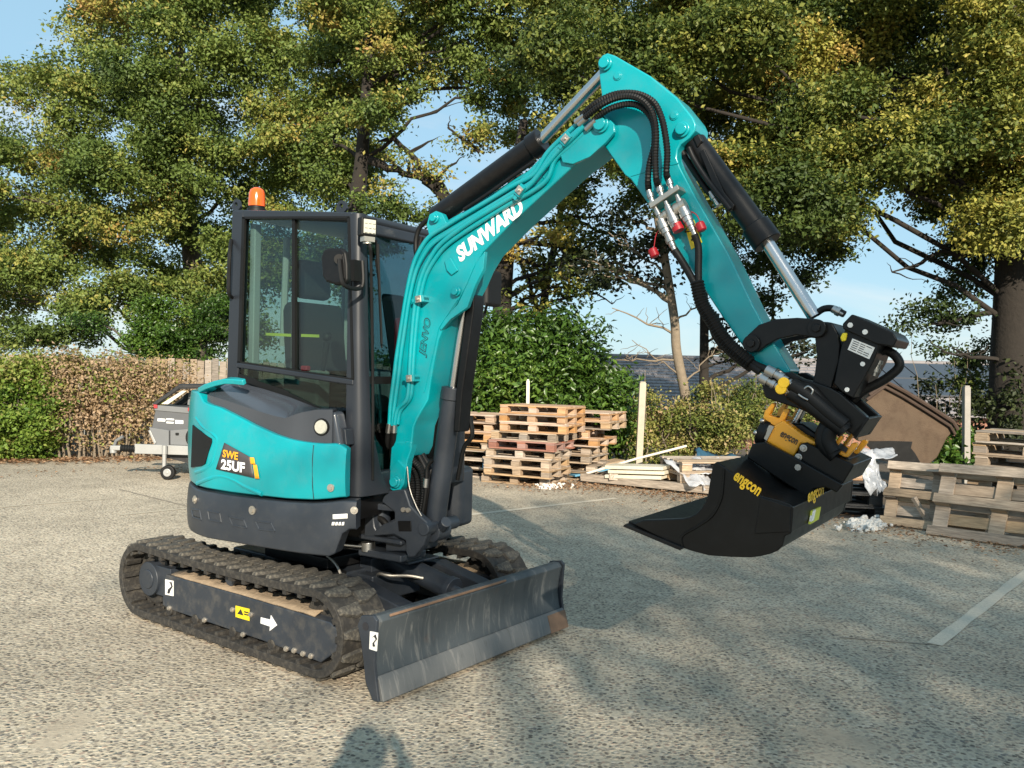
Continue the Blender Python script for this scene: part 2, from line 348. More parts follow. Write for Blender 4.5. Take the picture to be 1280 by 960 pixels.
def make_track(yc):
    m = MB(); y0, y1 = yc - .15, yc + .15
    po, pi_ = belt(RB), belt(RB - .042); n = len(po)
    vs = [(x, y0, z) for x, z in po] + [(x, y1, z) for x, z in po] + [(x, y0, z) for x, z in pi_] + [(x, y1, z) for x, z in pi_]
    fs = []
    for i in range(n):
        j = (i + 1) % n
        fs += [(i, j, n + j, n + i), (2 * n + i, 3 * n + i, 3 * n + j, 2 * n + j), (i, 2 * n + i, 2 * n + j, j), (n + i, n + j, 3 * n + j, 3 * n + i)]
    m.add(vs, fs); tr = T_(m, 'rubber_track', 'track_rubber', bevel=.004)
    first = {}
    NP = 40
    for k in range(NP):
        for side in (-1, 1):
            s = PER * (k + (.25 if side < 0 else .75)) / NP
            x, z, a = on_belt(s, RB)
            if side not in first:
                q = lug_mesh(side).build('tread_lug', 'lug_rubber', tr, bevel=.005, seg=1); first[side] = q
            else: q = dup(first[side], tr)
            q.location = (x, yc, z); q.rotation_euler = (0, math.pi / 2 - a, 0)
    g = MB()                                  # inner drive ribs, joined
    for k in range(NP):
        x, z, a = on_belt(PER * k / NP, RB - .050)
        Mx = Matrix.Translation((x, 0, z)) @ Matrix.Rotation(math.pi / 2 - a, 4, 'Y')
        g.box(-.014, .014, yc - .145, yc - .05, -.012, .012, Mx); g.box(-.012, .012, yc + .05, yc + .145, -.012, .012, Mx)
    T_(g, 'drive_ribs', 'track_rubber', tr, kind='stuff')
    return tr
for yc in (-.625, .625): make_track(yc)
def track_frame(sy):
    yo = sy * .735; yi = sy * .5; f = MB()
    if sy < 0:
        px = [(207, 718), (300, 744), (412, 778), (421, 787), (420, 815), (401, 829), (330, 802), (250, 775), (214, 763), (203, 757), (203, 735)]
        poly = uns(px, -.735)
    else: poly = [(-.62, .31), (.88, .31), (.94, .25), (.93, .17), (.82, .09), (-.64, .10), (-.68, .2)]
    f.prism(poly, yo, sy * .55)
    fr = T_(f, 'track_frame', 'frame_paint', bevel=.008, label='dark grey near-side track frame with stickers and dried mud on top' if sy < 0 else None)
    d = MB(); rows = []
    for i in range(16):
        x = -.55 + 1.3 * i / 15; rows.append([(x, sy * (.725 - .17 * j / 4), .309 + .004 + .018 * math.sin(i * 1.7 + j) ** 2 * (1 if 0 < j < 4 else .2)) for j in range(5)])
    d.grid(rows); T_(d, 'dried_mud', 'mud', fr, solid=.01)
    m = MB(); m.cyl((XR + .02, sy * .72, ZC), (XR + .02, sy * .55, ZC), .105, seg=28); m.cyl((XR + .02, sy * .7275, ZC), (XR + .02, sy * .715, ZC), .06, seg=20)
    m.box(XR + .05, -.6, sy * .70, sy * .52, ZC - .09, ZC + .09); sp = T_(m, 'drive_motor', 'dark_paint', bevel=.006)
    m = MB(); m.cyl((XR, sy * .66, ZC), (XR, sy * .60, ZC), .165, seg=30)
    for k in range(13):
        a = 2 * math.pi * k / 13; Mx = Matrix.Translation((XR, 0, ZC)) @ Matrix.Rotation(a, 4, 'Y'); m.box(.15, .19, sy * .655, sy * .605, -.02, .02, Mx)
    T_(m, 'sprocket', 'track_rubber', bevel=.003)
    m = MB(); m.cyl((XF, sy * .67, ZC), (XF, sy * .58, ZC), .185, seg=32); T_(m, 'idler_wheel', 'track_rubber', bevel=.01)
    rr = None
    for x in (-.55, -.28, .08, .42):
        if rr is None:
            m = MB(); m.cyl((0, -.07, 0), (0, .07, 0), .052, seg=18); m.cyl((0, -.085, 0), (0, .085, 0), .03, seg=12)
            rr = T_(m, 'track_roller', 'track_rubber', bevel=.004); rr.location = (x, sy * .655, .10)
        else: dup(rr, ex, (x, sy * .655, .10))
    m = MB(); m.cyl((-.02, sy * .69, .375), (-.02, sy * .56, .375), .048, seg=18); m.box(-.05, .01, sy * .6, sy * .56, .3, .375); T_(m, 'carrier_roller', 'dark_paint', bevel=.004)
    return fr
FN = track_frame(-1); FFR = track_frame(1)
# bolts and stickers on the near frame
bolt = None
def bolts(spots, parent, conv, y, r=.012, mat='zinc', dy=-.006):
    b0 = None
    for q in spots:
        p = conv(q[0], q[1], y)
        if b0 is None:
            m = MB(); m.cyl((0, .004, 0), (0, dy, 0), r * 1.35, seg=12); m.cyl((0, dy, 0), (0, dy * 2.2, 0), r, seg=6)
            b0 = m.build('bolt', mat, parent, loc=p, bevel=.001, seg=1)
        else: dup(b0, parent, p)
bolts([(212, 760), (256, 775), (304, 793), (358, 811), (368, 813), (379, 817), (389, 820), (291, 762), (314, 768)], FN, un3, -.738, .011)
def sticker(name, mat, pts, conv, y, parent, off=.003, rot=0.0, label=None):
    ps = [conv(a, b, y) for a, b in pts]; m = MB(); n = len(ps)
    m.add([p + Vector((0, -off, 0)) for p in ps] + [p + Vector((0, .002, 0)) for p in ps], [tuple(range(n - 1, -1, -1))] + [(i, (i + 1) % n, (i + 1) % n + n, i + n) for i in range(n)])
    return m.build(name, mat, parent, rot=rot, smooth=0, label=label)
sticker('sticker', 'white_sticker', [(207, 724), (217, 726), (217, 745), (207, 743)], un3, -.735, FN, label='white sticker at the rear of the track frame')
ysk = sticker('sticker', 'yellow_sticker', [(295, 757), (312, 761), (312, 776), (295, 771)], un3, -.735, FN, label='yellow warning sticker on the track frame')
sticker('printed_mark', 'print_dark', [(297, 767), (301, 761.5), (304, 769)], un3, -.739, FN)
sticker('printed_mark', 'print_dark', [(305.5, 764), (310.5, 765.3), (310.5, 766.5), (305.5, 765.2)], un3, -.739, FN)
sticker('printed_mark', 'print_dark', [(305.5, 767), (310.5, 768.3), (310.5, 769.5), (305.5, 768.2)], un3, -.739, FN)
sticker('direction_arrow', 'white_paint', [(326.5, 771.5), (338.5, 774.5), (339, 769), (346.5, 781.5), (337.5, 788.5), (338, 783), (326, 779)], un3, -.735, FN)
sticker('printed_mark', 'print_dark', [(209, 729), (213, 728.5), (214.5, 733), (210.5, 736.5), (209.5, 741.5), (212, 742), (213.5, 737.5), (216, 733.5), (214.5, 727.2)], un3, -.738, FN)
# ---- undercarriage centre
m = MB(); m.box(-.55, .50, -.30, .30, .27, .42); m.box(-.45, .42, -.54, .54, .28, .40); m.box(.40, .62, -.2, .2, .24, .40)
T_(m, 'centre_frame', 'dark_paint', bevel=.012)
m = MB(); m.cyl((0, 0, .41), (0, 0, .61), .36, seg=40); T_(m, 'slew_ring', 'black_steel', bevel=.006)
# blade arms and lift cylinder
XB = 1.24
for y in (-.33, .33):
    m = MB(); m.prism([(.30, .27), (.45, .40), (.66, .41), (1.20, .30), (1.20, .17), (.55, .24)], y - .055, y + .055); T_(m, 'blade_arm', 'dark_paint', bevel=.008)
m = MB(); m.cyl((.55, .02, .45), (1.0, .02, .36), .062, seg=22); m.cyl((1.0, .02, .36), (1.04, .02, .352), .07, seg=22); m.cyl((1.03, .02, .354), (1.2, .02, .31), .03); bc = T_(m, 'blade_cylinder', 'dark_paint', bevel=.004)
m = MB(); m.box(.50, .80, -.10, .16, .475, .487); m.box(.45, .55, -.14, .18, .40, .48); cv = T_(m, 'cylinder_cover', 'dark_paint', bevel=.004)
for x, y in ((.74, -.05), (.74, .05), (.70, .12)):
    m = MB(); m.cyl((x, y, .487), (x, y, .497), .016, seg=8); m.build('bolt', 'steel', cv)
m = MB(); m.tube(smoothpath([(.62, -.16, .40), (.68, -.2, .425), (.74, -.18, .42), (.80, -.10, .415), (.86, -.04, .40)]), .009, 8); T_(m, 'hydraulic_pipe', 'zinc')
m = MB(); m.tube(smoothpath([(.32, -.30, .44), (.40, -.34, .5), (.48, -.34, .46), (.52, -.33, .38)]), .008, 8); T_(m, 'hydraulic_pipe', 'zinc')
m = MB(); m.box(-.15, .42, -.36, .20, .43, .50); m.box(.2, .5, -.50, -.28, .395, .43); T_(m, 'belly_plate', 'black_steel', bevel=.01)
# ---- dozer blade
Zt = UNS(480, 771, -.775)[1]
prof_f = [(1.275, .055), (1.262, .11), (1.245, .17), (1.236, .23), (1.240, .30), (1.252, .36), (1.262, .392)]
prof = prof_f + [(1.238, .415), (1.20, .415), (1.188, .39), (1.20, .34), (1.20, .22), (1.225, .12), (1.25, .052)]
m = MB(); m.prism(prof, -.775, .775); BL = T_(m, 'dozer_blade', 'blade_face', bevel=.006)
m = MB(); m.prism([(1.309, .030), (1.279, .125), (1.262, .14), (1.262, .105), (1.285, .028)], -.782, .782); T_(m, 'cutting_edge', 'blade_wear', BL, bevel=.003, label='worn bare steel cutting edge of the blade')
m = MB(); m.prism([(1.310, .027), (1.284, .118), (1.279, .128), (1.27, .12), (1.29, .027)], .60, .786); T_(m, 'worn_corner', 'rust_edge', BL)
m = MB(); m.tube([(1.262, -.70, .409), (1.262, -.2, .409), (1.262, .2, .410)], .007, 6); T_(m, 'chipped_edge', 'rust_edge', BL)
for y in (-.775, .775):
    s = -1 if y < 0 else 1
    m = MB(); m.prism([(1.29, .03), (1.275, .10), (1.256, .2), (1.262, .32), (1.268, .405), (1.245, .425), (1.165, .41), (1.14, .36), (1.165, .29), (1.185, .20), (1.20, .11), (1.25, .03)], y + s * .002, y + s * .022)
    e = T_(m, 'end_plate', 'dark_paint', BL, bevel=.004)
    if s < 0:
        m = MB(); m.cyl((1.197, y - .0225, .365), (1.197, y - .024, .365), .02, seg=16); T_(m, 'hole', 'print_dark', BL)
sticker('sticker', 'white_sticker', [(463, 789), (472.5, 791), (471, 814), (462, 811)], un3, -.799, BL, label='white sticker on the near end of the blade')
sticker('printed_mark', 'print_dark', [(465, 797), (468, 795.5), (470, 799), (466, 804), (466.5, 808), (469, 808), (467.5, 804), (471.3, 799), (469.5, 793)], un3, -.803, BL)

# ================================================================ SLEWING UPPER
def plan_curve():
    pts = []
    for k in range(0, 61):
        a = RAD(100 + (262 - 100) * k / 60); pts.append((.80 * math.cos(a), .80 * math.sin(a)))
    a0 = pts[-1]; pts += [(a0[0] + (.40 - a0[0]) * t, a0[1] + (-.765 - a0[1]) * t) for t in (.25, .5, .75, 1)]
    pts += [(.50, -.757), (.60, -.742), (.68, -.725), (.76, -.700), (.82, -.676), (.86, -.652)]
    return pts
PC = plan_curve(); PCS = [0.0]
for i in range(1, len(PC)): PCS.append(PCS[-1] + math.dist(PC[i], PC[i - 1]))
def plan_at(s, off=0.0):
    s = max(0, min(PCS[-1], s)); i = max(1, next((k for k in range(1, len(PCS)) if PCS[k] >= s), len(PCS) - 1))
    t = (s - PCS[i - 1]) / (PCS[i] - PCS[i - 1]); a, b = PC[i - 1], PC[i]
    n = Vector((b[1] - a[1], -(b[0] - a[0]))).normalized() * -1
    # blend normals a little for smoothness
    x, y = a[0] + (b[0] - a[0]) * t, a[1] + (b[1] - a[1]) * t
    if Vector((x, y)).dot(n) < 0: n = -n
    return Vector((x + n.x * off, y + n.y * off))
def on_plan(px, py):
    """survey a photo point onto the round body side: returns (s, z)"""
    d = UPL(ray(px, py)); o = UPO(); best = None
    for i in range(1, len(PC)):
        a, b = Vector(PC[i - 1]), Vector(PC[i]); e = b - a
        den = d.x * e.y - d.y * e.x
        if abs(den) < 1e-9: continue
        w = a - Vector((o.x, o.y)); t = (w.x * e.y - w.y * e.x) / den; u = (w.x * d.y - w.y * d.x) / den
        if -.001 <= u <= 1.001 and t > 0 and (best is None or t < best[0]): best = (t, PCS[i - 1] + u * (PCS[i] - PCS[i - 1]), o.z + d.z * t)
    if best is None:
        # tangent point: nearest plan point in screen space
        bs = None
        for i in range(len(PC)):
            c = Vector((PC[i][0], PC[i][1], 0)) - o; lx = d.x * c.y - d.y * c.x; n = abs(lx) / c.length
            if bs is None or n < bs[0]: bs = (n, i)
        i = bs[1]; c = Vector((PC[i][0] - o.x, PC[i][1] - o.y)); t = c.length / Vector((d.x, d.y)).length
        return PCS[i], o.z + d.z * t
    return best[1], best[2]
def interp(tab, s):
    if s <= tab[0][0]: return tab[0][1]
    for a, b in zip(tab, tab[1:]):
        if s <= b[0]: return a[1] + (b[1] - a[1]) * (s - a[0]) / max(1e-6, b[0] - a[0])
    return tab[-1][1]
def trace(pts): return sorted(on_plan(*p) for p in pts)
top_t = trace([(250, 489), (256.6, 502), (266, 506), (276, 509), (290, 516), (304, 523), (318, 530.5), (332.5, 537), (346, 543), (361, 548), (375, 551), (389, 553), (406, 554.2), (422.5, 554), (432, 558), (437, 563)])
bot_t = trace([(242, 603), (248, 607.5), (266, 612), (290, 616), (310, 618.5), (332.5, 621), (360, 624), (394, 625.5), (415, 624), (431, 622)])
S0 = top_t[0][0]; S1 = max(top_t[-1][0], bot_t[-1][0]); SE = PCS[-1]
def shell(s0, s1, zb, zt, name, mat, n=60, off=0.0, bulge=0.0, thick=.03, parent=None, rows=7, bevel=0.0, label=None):
    m = MB(); R = []
    for j in range(rows + 1):
        t = j / rows; row = []
        for i in range(n + 1):
            s = s0 + (s1 - s0) * i / n; b, u = zb(s), zt(s); p = plan_at(s, off + bulge * math.sin(math.pi * t) ** .7 if bulge else off)
            row.append((p.x, p.y, b + (u - b) * t))
        R.append(row)
    inner = [[(lambda p: (p.x, p.y, row[i][2]))(plan_at(s0 + (s1 - s0) * i / n, off - thick)) for i in range(n + 1)] for row in (R[-1], R[0])]
    R = R + [inner[0]]; R = [inner[1]] + R
    m.grid(R)
    # close both ends
    for k in (0, n):
        col = [r[k] for r in R]; m.add(col, [tuple(range(len(col))) if k == n else tuple(range(len(col) - 1, -1, -1))])
    return U(m, name, mat, parent, bevel=bevel, label=label)
# lower skirt (counterweight)
zsk_t = lambda s: interp(bot_t, s) - .012
SN = on_plan(419, 672)[0]
cw = shell(.02, SE, lambda s: .612 + .145 * min(1, max(0, (s - SN) / .05)), zsk_t, 'counterweight', 'dark_paint', n=90, off=.014, bulge=.012, thick=.10, bevel=.012)
base = MB(); base.plan([(x * .93, y * .93) for x, y in PC if x < .40] + [(.42, -.35), (.70, -.30), (.70, .45), (.4, .72)], .63, .86); base.plan([(.3, -.70), (.78, -.60), (.70, -.2), (.3, -.2)], .78, .88)
U(base, 'revolving_frame', 'black_steel')
def sk_patch(name, pts, mat, off, parent, thick=.008, sub=10, label=None):
    """a thin piece following the round body, outlined by photo points (quad order)"""
    q = [on_plan(*p) for p in pts]; m = MB(); rows = []
    if len(q) == 4:
        for j in range(5):
            v = j / 4; row = []
            for i in range(sub + 1):
                u = i / sub
                s = (q[0][0] * (1 - u) + q[1][0] * u) * (1 - v) + (q[3][0] * (1 - u) + q[2][0] * u) * v
                z = (q[0][1] * (1 - u) + q[1][1] * u) * (1 - v) + (q[3][1] * (1 - u) + q[2][1] * u) * v
                p = plan_at(s, off); row.append((p.x, p.y, z))
            rows.append(row)
        m.grid(rows)
    o = m.build(name, mat, parent, smooth=50, solid=thick, label=label); return o
for a in ([(273, 639), (280, 641), (279, 651), (271, 648)], [(292, 645), (308, 648), (309, 659), (293, 656)], [(324, 651), (344, 653), (346, 663), (327, 660)]):
    pass
for q in ([(264, 637.5), (279, 641), (281, 652), (266, 649)], [(290.5, 645), (309, 649), (313, 659), (295, 655.5)], [(323, 650), (343, 653), (348, 663), (328, 660.5)], [(245, 635.5), (255, 637.5), (257, 649), (247, 646)]):
    # a raised rim round each pocket, so that the pocket reads as pressed into the casting
    P = [on_plan(*p) for p in q]
    m = MB()
    for a, b in zip(P, P[1:] + P[:1]):
        m.tube([tuple(plan_at(a[0] + (b[0] - a[0]) * t, .024)) + (a[1] + (b[1] - a[1]) * t,) for t in (0, .33, .66, 1)], .0065, 6)
    m.build('pocket_rim', 'dark_paint', cw)
    sk_patch('pocket', q, 'black_steel', .0245, cw, .002)
def body_bolt(px, py, parent, off, r=.02, mat='zinc'):
    s, z = on_plan(px, py); p = plan_at(s, off); n = (plan_at(s, off + .1) - p).normalized(); n3 = Vector((n.x, n.y, 0)); p3 = Vector((p.x, p.y, z))
    m = MB(); m.cyl(p3, p3 + n3 * .006, r * 1.4, seg=14); m.cyl(p3 + n3 * .006, p3 + n3 * .014, r * .8, seg=6); m.build('bolt', mat, parent)
for p in ((249.5, 624), (320, 637)): body_bolt(*p, cw, .024, .017)
body_bolt(444, 637, cw, .02, .014); body_bolt(417.5, 609, None, 0, .013) if False else None
sk_patch('sticker', [(419, 642), (436, 641), (436, 647), (419, 648)], 'white_sticker', .0275, cw, .002, label='white label low on the front corner of the skirt')
for k in range(4): sk_patch('printed_mark', [(418.5 + k * 4, 651.5), (421 + k * 4, 651.3), (420.5 + k * 4, 655.5), (417.5 + k * 4, 655.7)], 'white_sticker', .0275, cw, .002)
# teal body shell
zt = lambda s: interp(top_t, s)
body = shell(.02, S1 - .01, lambda s: interp(bot_t, s) + .004, zt, 'body_panel', 'teal_paint', n=100, off=.012, bulge=.016, thick=.05, bevel=.010)
# pressed feature lines
def crease(pts, off, r, mat, name='pressed_line'):
    P = [on_plan(*p) for p in pts]; m = MB(); Q = []
    for s, z in P: p = plan_at(s, off); Q.append((p.x, p.y, z))
    m.tube(smoothpath(Q, 5), r, 8); m.build(name, mat, body)
crease([(250, 604), (262, 599), (272, 595.5), (283, 595.5), (296, 600), (310, 608), (330, 617)], .012, .014, 'teal_paint')
crease([(250, 522), (258, 533), (270, 542), (276, 550), (273, 566), (268, 580), (258, 587), (249, 590)], .016, .014, 'teal_paint')
gp = [on_plan(394.3, y) for y in (556, 572, 590, 606, 623)]
m = MB(); m.tube([(*plan_at(s, .0265 if 0 < i < 4 else .016), z) for i, (s, z) in enumerate(gp)], .0022, 6); m.build('crease_line', 'print_dark', body)  # dark line painted in for the shaded vertical crease of the body
# black side vent
vq = [(247.5, 531), (271, 549.5), (264, 576), (245.5, 584)]
P = [on_plan(*p) for p in [(248, 531), (258, 539), (270, 548), (270.5, 552), (262.5, 579.5), (258, 582), (246, 584)]]
m = MB(); n = len(P); o_ = [(*plan_at(s, .0335), z) for s, z in P]; i_ = [(*plan_at(s, .0), z) for s, z in P]
m.add(o_ + i_, [tuple(range(n - 1, -1, -1))] + [(k, (k + 1) % n, (k + 1) % n + n, k + n) for k in range(n)]); m.build('side_vent', 'black_rubber', body, smooth=25)
# model badge
Pb = [on_plan(*p) for p in [(286, 553), (319, 571), (324, 597), (276, 586)]]
def patch_ngon(name, pts, mat, off, parent, label=None):
    P = [on_plan(*p) for p in pts]; n = len(P)
    m = MB(); m.add([(*plan_at(s, off), z) for s, z in P] + [(*plan_at(s, off - .012), z) for s, z in P], [tuple(range(n - 1, -1, -1))] + [(k, (k + 1) % n, (k + 1) % n + n, k + n) for k in range(n)])
    return m.build(name, mat, parent, smooth=0, label=label)
sk_patch('model_badge', [(286.5, 553), (319, 571), (323.5, 596.5), (276, 585.5)], 'decal_grey', .0335, body, .003)
sk_patch('badge_stripe', [(318.5, 571), (323.5, 571.5), (325, 579.5), (319.5, 579.5)], 'print_orange', .0345, body, .003)
sk_patch('badge_stripe', [(322.5, 580), (327, 580.5), (330, 597.5), (325, 597.5)], 'print_orange', .0345, body, .003)
def body_text(txt, p0, p1, h, mat, bold, off=.0375):
    a, b = on_plan(*p0), on_plan(*p1); A = Vector((*plan_at(a[0], off), a[1])); B = Vector((*plan_at(b[0], off), b[1]))
    xd = (B - A).normalized(); nrm = Vector(plan_at((a[0] + b[0]) / 2, .1)) - Vector(plan_at((a[0] + b[0]) / 2, 0)); n3 = Vector((nrm.x, nrm.y, 0)).normalized()
    yd = n3.cross(xd); A = A + n3 * .004
    return text_obj('lettering', txt, mat, body, A, xd, yd, width=(B - A).length, height=h, bold=bold)
body_text('SWE', (285.5, 570.5), (304.5, 574.5), .042, 'print_orange', .03)
body_text('25UF', (283.5, 585.5), (313, 590.5), .056, 'white_paint', .04)
body_bolt(416.5, 609, body, .024, .014)
# teal fin over the rear of the hood
f3 = [(250, 487), (262, 482.5), (282, 477), (306, 479), (282, 482), (262, 487), (256.5, 489.5)]
A = [on_plan(250, 487), on_plan(256, 483.5)]
fin = MB(); Pn = [(250, 488), (258, 483.5), (270, 479.5), (282, 477), (294, 477.5), (306, 479)]
rows = [[], []]
for i, (a, b) in enumerate(Pn):
    s, z = on_plan(a, b); p = plan_at(s, .012); q = plan_at(s, -.10 + .018 * i); rows[0].append((p.x, p.y, z)); rows[1].append((q.x, q.y, z + .012))
fin.grid(rows); U(fin, 'body_fin', 'teal_paint', solid=.03, bevel=.006)

# dark hood between body and cab
YC = -.60
rim = trace([(256, 494), (268, 497.5), (282, 502), (300, 508), (320, 514.5), (340, 520.5), (355, 523.5), (363, 520), (375, 516.5), (394, 513.2), (414, 513), (420, 551)])
def rimz(s): return interp(rim, s)
m = MB(); rows = [[], [], [], []]; SR = [rim[0][0] + (rim[-2][0] - rim[0][0]) * i / 40 for i in range(41)]
for s in SR:
    p = plan_at(s, -.02); rows[0].append((p.x, p.y, zt(s) - .02)); rows[1].append((p.x, p.y, rimz(s)))
    # inner edge: the line where the hood meets the cab side
    q = plan_at(s, -.02 - .16)
    yy = max(q.y, YC - .004) if q.y < YC else q.y
    q = Vector((q.x, min(max(q.y, -.60), -.30) if q.x < -.2 else -.602))
    zi = interp([(-.6, 1.50), (-.14, 1.475), (.08, 1.445), (.30, 1.405), (.55, 1.345), (.62, 1.34)], q.x)
    mid = Vector((p.x * .5 + q.x * .5, p.y * .5 + q.y * .5))
    rows[2].append((mid.x, mid.y, rimz(s) * .45 + zi * .55 + .012)); rows[3].append((q.x, q.y, zi))
m.grid(rows); hood = U(m, 'engine_hood', 'grey_gloss', solid=.012, bevel=.004, smooth=32)
# hood front box face
fb = MB(); s_e = rim[-2][0]; pe = plan_at(s_e, -.02)
fb.prism([(pe.x - .10, 1.13), (pe.x - .10, rimz(s_e) - .006), (pe.x + .005, rimz(s_e) - .008), (pe.x + .05, 1.18), (pe.x + .05, 1.13)], pe.y + .003, -.605)
fb.build('hood_front', 'grey_gloss', hood, bevel=.02, seg=3)
s, z = on_plan(400, 534); p = plan_at(s, -.022); nn = (plan_at(s, .1) - plan_at(s, 0)).normalized(); n3 = Vector((nn.x, nn.y, 0)); p3 = Vector((p.x, p.y, z))
m = MB(); m.cyl(p3, p3 + n3 * .014, .047, .044, seg=28); m.build('lamp_rim', 'black_rubber', hood)
m = MB(); m.cyl(p3 + n3 * .010, p3 + n3 * .022, .039, .033, seg=28); wl_ = m.build('work_lamp', 'lamp_face', hood)
m = MB(); m.prism([UPS(408, 551, -.62), UPS(420, 530, -.62), UPS(438, 536, -.62), UPS(440, 556, -.62)], -.66, -.60); m.build('hood_step', 'cab_paint', hood, bevel=.006)

# ---------------------------------------------------------------- cab
def bar(px, y0, y1, name='cab_frame', mat='cab_paint', par=None, bevel=.008, mb=None):
    m = mb or MB(); m.prism(ups(px, YC), y0, y1)
    return m if mb is not None else U(m, name, mat, par, bevel=bevel)
CW1 = .36                                              # far (left) side of the cab
cabf = MB()
cabf.prism(ups([(290, 263), (304, 264), (298, 456), (295.5, 481), (283, 476)], YC), YC, YC + .05)            # rear post
cabf.prism(ups([(291, 262), (440, 265), (437, 271.5), (304, 272)], YC), YC + .002, YC + .05)                # top rail
cabf.prism(ups([(297, 453), (442, 474.5), (442, 482), (295.5, 459.5)], YC), YC - .006, YC + .045)          # waist rail
cab = U(cabf, 'cab_frame', 'cab_paint', bevel=.008)
TLx, TLz = UPS(291, 262, YC); TRx, TRz = UPS(440, 265, YC); BLx, BLz = UPS(284, 475, YC)
BRx = UPS(452, 612, YC)[0]; BRz = UPS(452, 618, YC)[1]
# front corner post: rounded section lofted from deck to roof
def post_sec(xc, w, d, z, r=.045, side=-1):
    y0 = YC if side < 0 else CW1; s = 1 if side < 0 else -1
    out = [(xc - w, y0, z)]
    for k in range(7):
        a = math.pi / 2 * k / 6; out.append((xc - r + r * math.sin(a), y0 + s * (r - r * math.cos(a)), z))
    out += [(xc, y0 + s * d, z), (xc - .03, y0 + s * d, z), (xc - .03, y0 + s * .05, z), (xc - w, y0 + s * .05, z)]
    return out if side < 0 else out[::-1]
xt, xb = UPS(446, 268, YC)[0] + .012, UPS(449, 600, YC)[0]
def post(side):
    secs = [post_sec(xb, .12, .24, BRz - .02, .06, side), post_sec(xb, .115, .17, BRz + .10, .06, side), post_sec(xb - .004, .10, .085, 1.30, .055, side), post_sec(xb + (xt - xb) * .55, .085, .075, 1.75, .05, side), post_sec(xt, .07, .06, TRz - .005, .045, side)]
    m = MB(); n = len(secs[0]); m.add([p for s in secs for p in s], [(i * n + k, i * n + (k + 1) % n, (i + 1) * n + (k + 1) % n, (i + 1) * n + k) for i in range(len(secs) - 1) for k in range(n)] + [tuple(range(n - 1, -1, -1)), tuple((len(secs) - 1) * n + k for k in range(n))])
    return m.build('corner_post', 'cab_paint', cab, bevel=.004)
post(-1); post(1)
# roof
m = MB()
rz = lambda x: TLz + (TRz - TLz) * (x - TLx) / (TRx - TLx)
prr = [(TLx - .01, rz(TLx) + .004), (TRx + .02, rz(TRx) + .0), (TRx + .035, rz(TRx) - .035), (TRx + .01, rz(TRx) - .05), (TLx + .02, rz(TLx) - .045)]
m.prism(prr, YC + .004, CW1); m.build('roof', 'cab_paint', cab, bevel=.018, seg=3)
m = MB(); m.prism([(TRx - .02, TRz - .03), (TRx + .03, TRz - .04), (TRx + .04, TRz - .10), (TRx + .01, TRz - .105)], YC + .055, CW1 - .05); m.build('front_header', 'cab_paint', cab, bevel=.012)
# far side frame, rear frame
m = MB(); P4 = ups([(290, 263), (304, 264), (298, 456), (283, 476)], YC); m.prism(P4, CW1 - .05, CW1)
m.prism(ups([(297, 453), (442, 474.5), (442, 482), (295.5, 459.5)], YC), CW1 - .045, CW1 - .002)
m.prism(ups([(291, 262), (440, 265), (437, 271.5), (304, 272)], YC), CW1 - .05, CW1 - .003)
m.prism([(BLx, 1.0), (BLx + .06, BLz + .05), (.70, 1.50), (.70, 1.0)], CW1 - .03, CW1 - .004)
m.box(BLx, BLx + .05, YC + .05, CW1 - .05, 1.0, BLz - .10); m.build('cab_frame_far_side', 'cab_paint', cab, bevel=.006).name = 'far_side_frame'
# side windows
def pane(px, y, name='side_window', mat='cab_glass', par=None, t=.006):
    m = MB(); m.prism(ups(px, YC), y, y + t); return m.build(name, mat, par or cab, smooth=0)
pane([(304, 272), (366, 271.8), (366, 464), (297.5, 453)], YC + .02); pane([(363, 271.8), (437, 271.5), (442, 474.5), (363, 463)], YC + .030)
m = MB(); m.prism(ups([(362.3, 272), (366.0, 272), (366.0, 464), (362.3, 463.3)], YC), YC + .014, YC + .034); m.build('window_divider', 'black_rubber', cab)
gk = MB()
for a in ([(303, 271), (306.3, 271), (300.5, 454), (297, 453.6)], [(303, 271), (437, 270.5), (437, 273), (303, 273.5)], [(297, 451.3), (442, 473), (442, 475.5), (297, 454)], [(434.5, 271), (437.5, 271), (442.5, 474), (439.5, 474)]):
    gk.prism(ups(a, YC), YC - .003, YC + .012)
gk.build('window_seal', 'black_rubber', cab)
lowp = [(295.5, 459.5), (442, 481.5), (441.5, 556), (420, 540), (400, 520), (360, 499), (320, 484), (294.5, 474)]
pane(lowp, YC + .012, 'lower_window', 'dark_glass')
m = MB()
for a, b in zip([(294.5, 473), (320, 483), (360, 498), (400, 519), (420, 533), (441.5, 552)], [(320, 483), (360, 498), (400, 519), (420, 533), (441.5, 552)]):
    m.prism(ups([a, b, (b[0], b[1] - 9), (a[0], a[1] - 7)], YC), YC + .004, YC + .011)
m.build('window_band', 'black_rubber', cab)
m = MB(); m.prism(ups([(294, 474), (320, 484), (360, 499), (400, 520), (420, 534), (442, 554), (446, 622), (300, 560)], YC), YC + .02, YC + .035); m.build('cab_side_panel', 'cab_paint', cab)
pane([(304, 272), (437, 271.5), (442, 474.5), (297.5, 453)], CW1 - .02, 'far_side_window', 'dimmed_glass')
m = MB(); m.prism([(TLx + .005, TLz - .06), (TLx + .011, TLz - .06), (BLx + .011, BLz - .1), (BLx + .005, BLz - .1)], YC + .07, CW1 - .06); m.build('rear_window', 'cab_glass', cab, smooth=0)
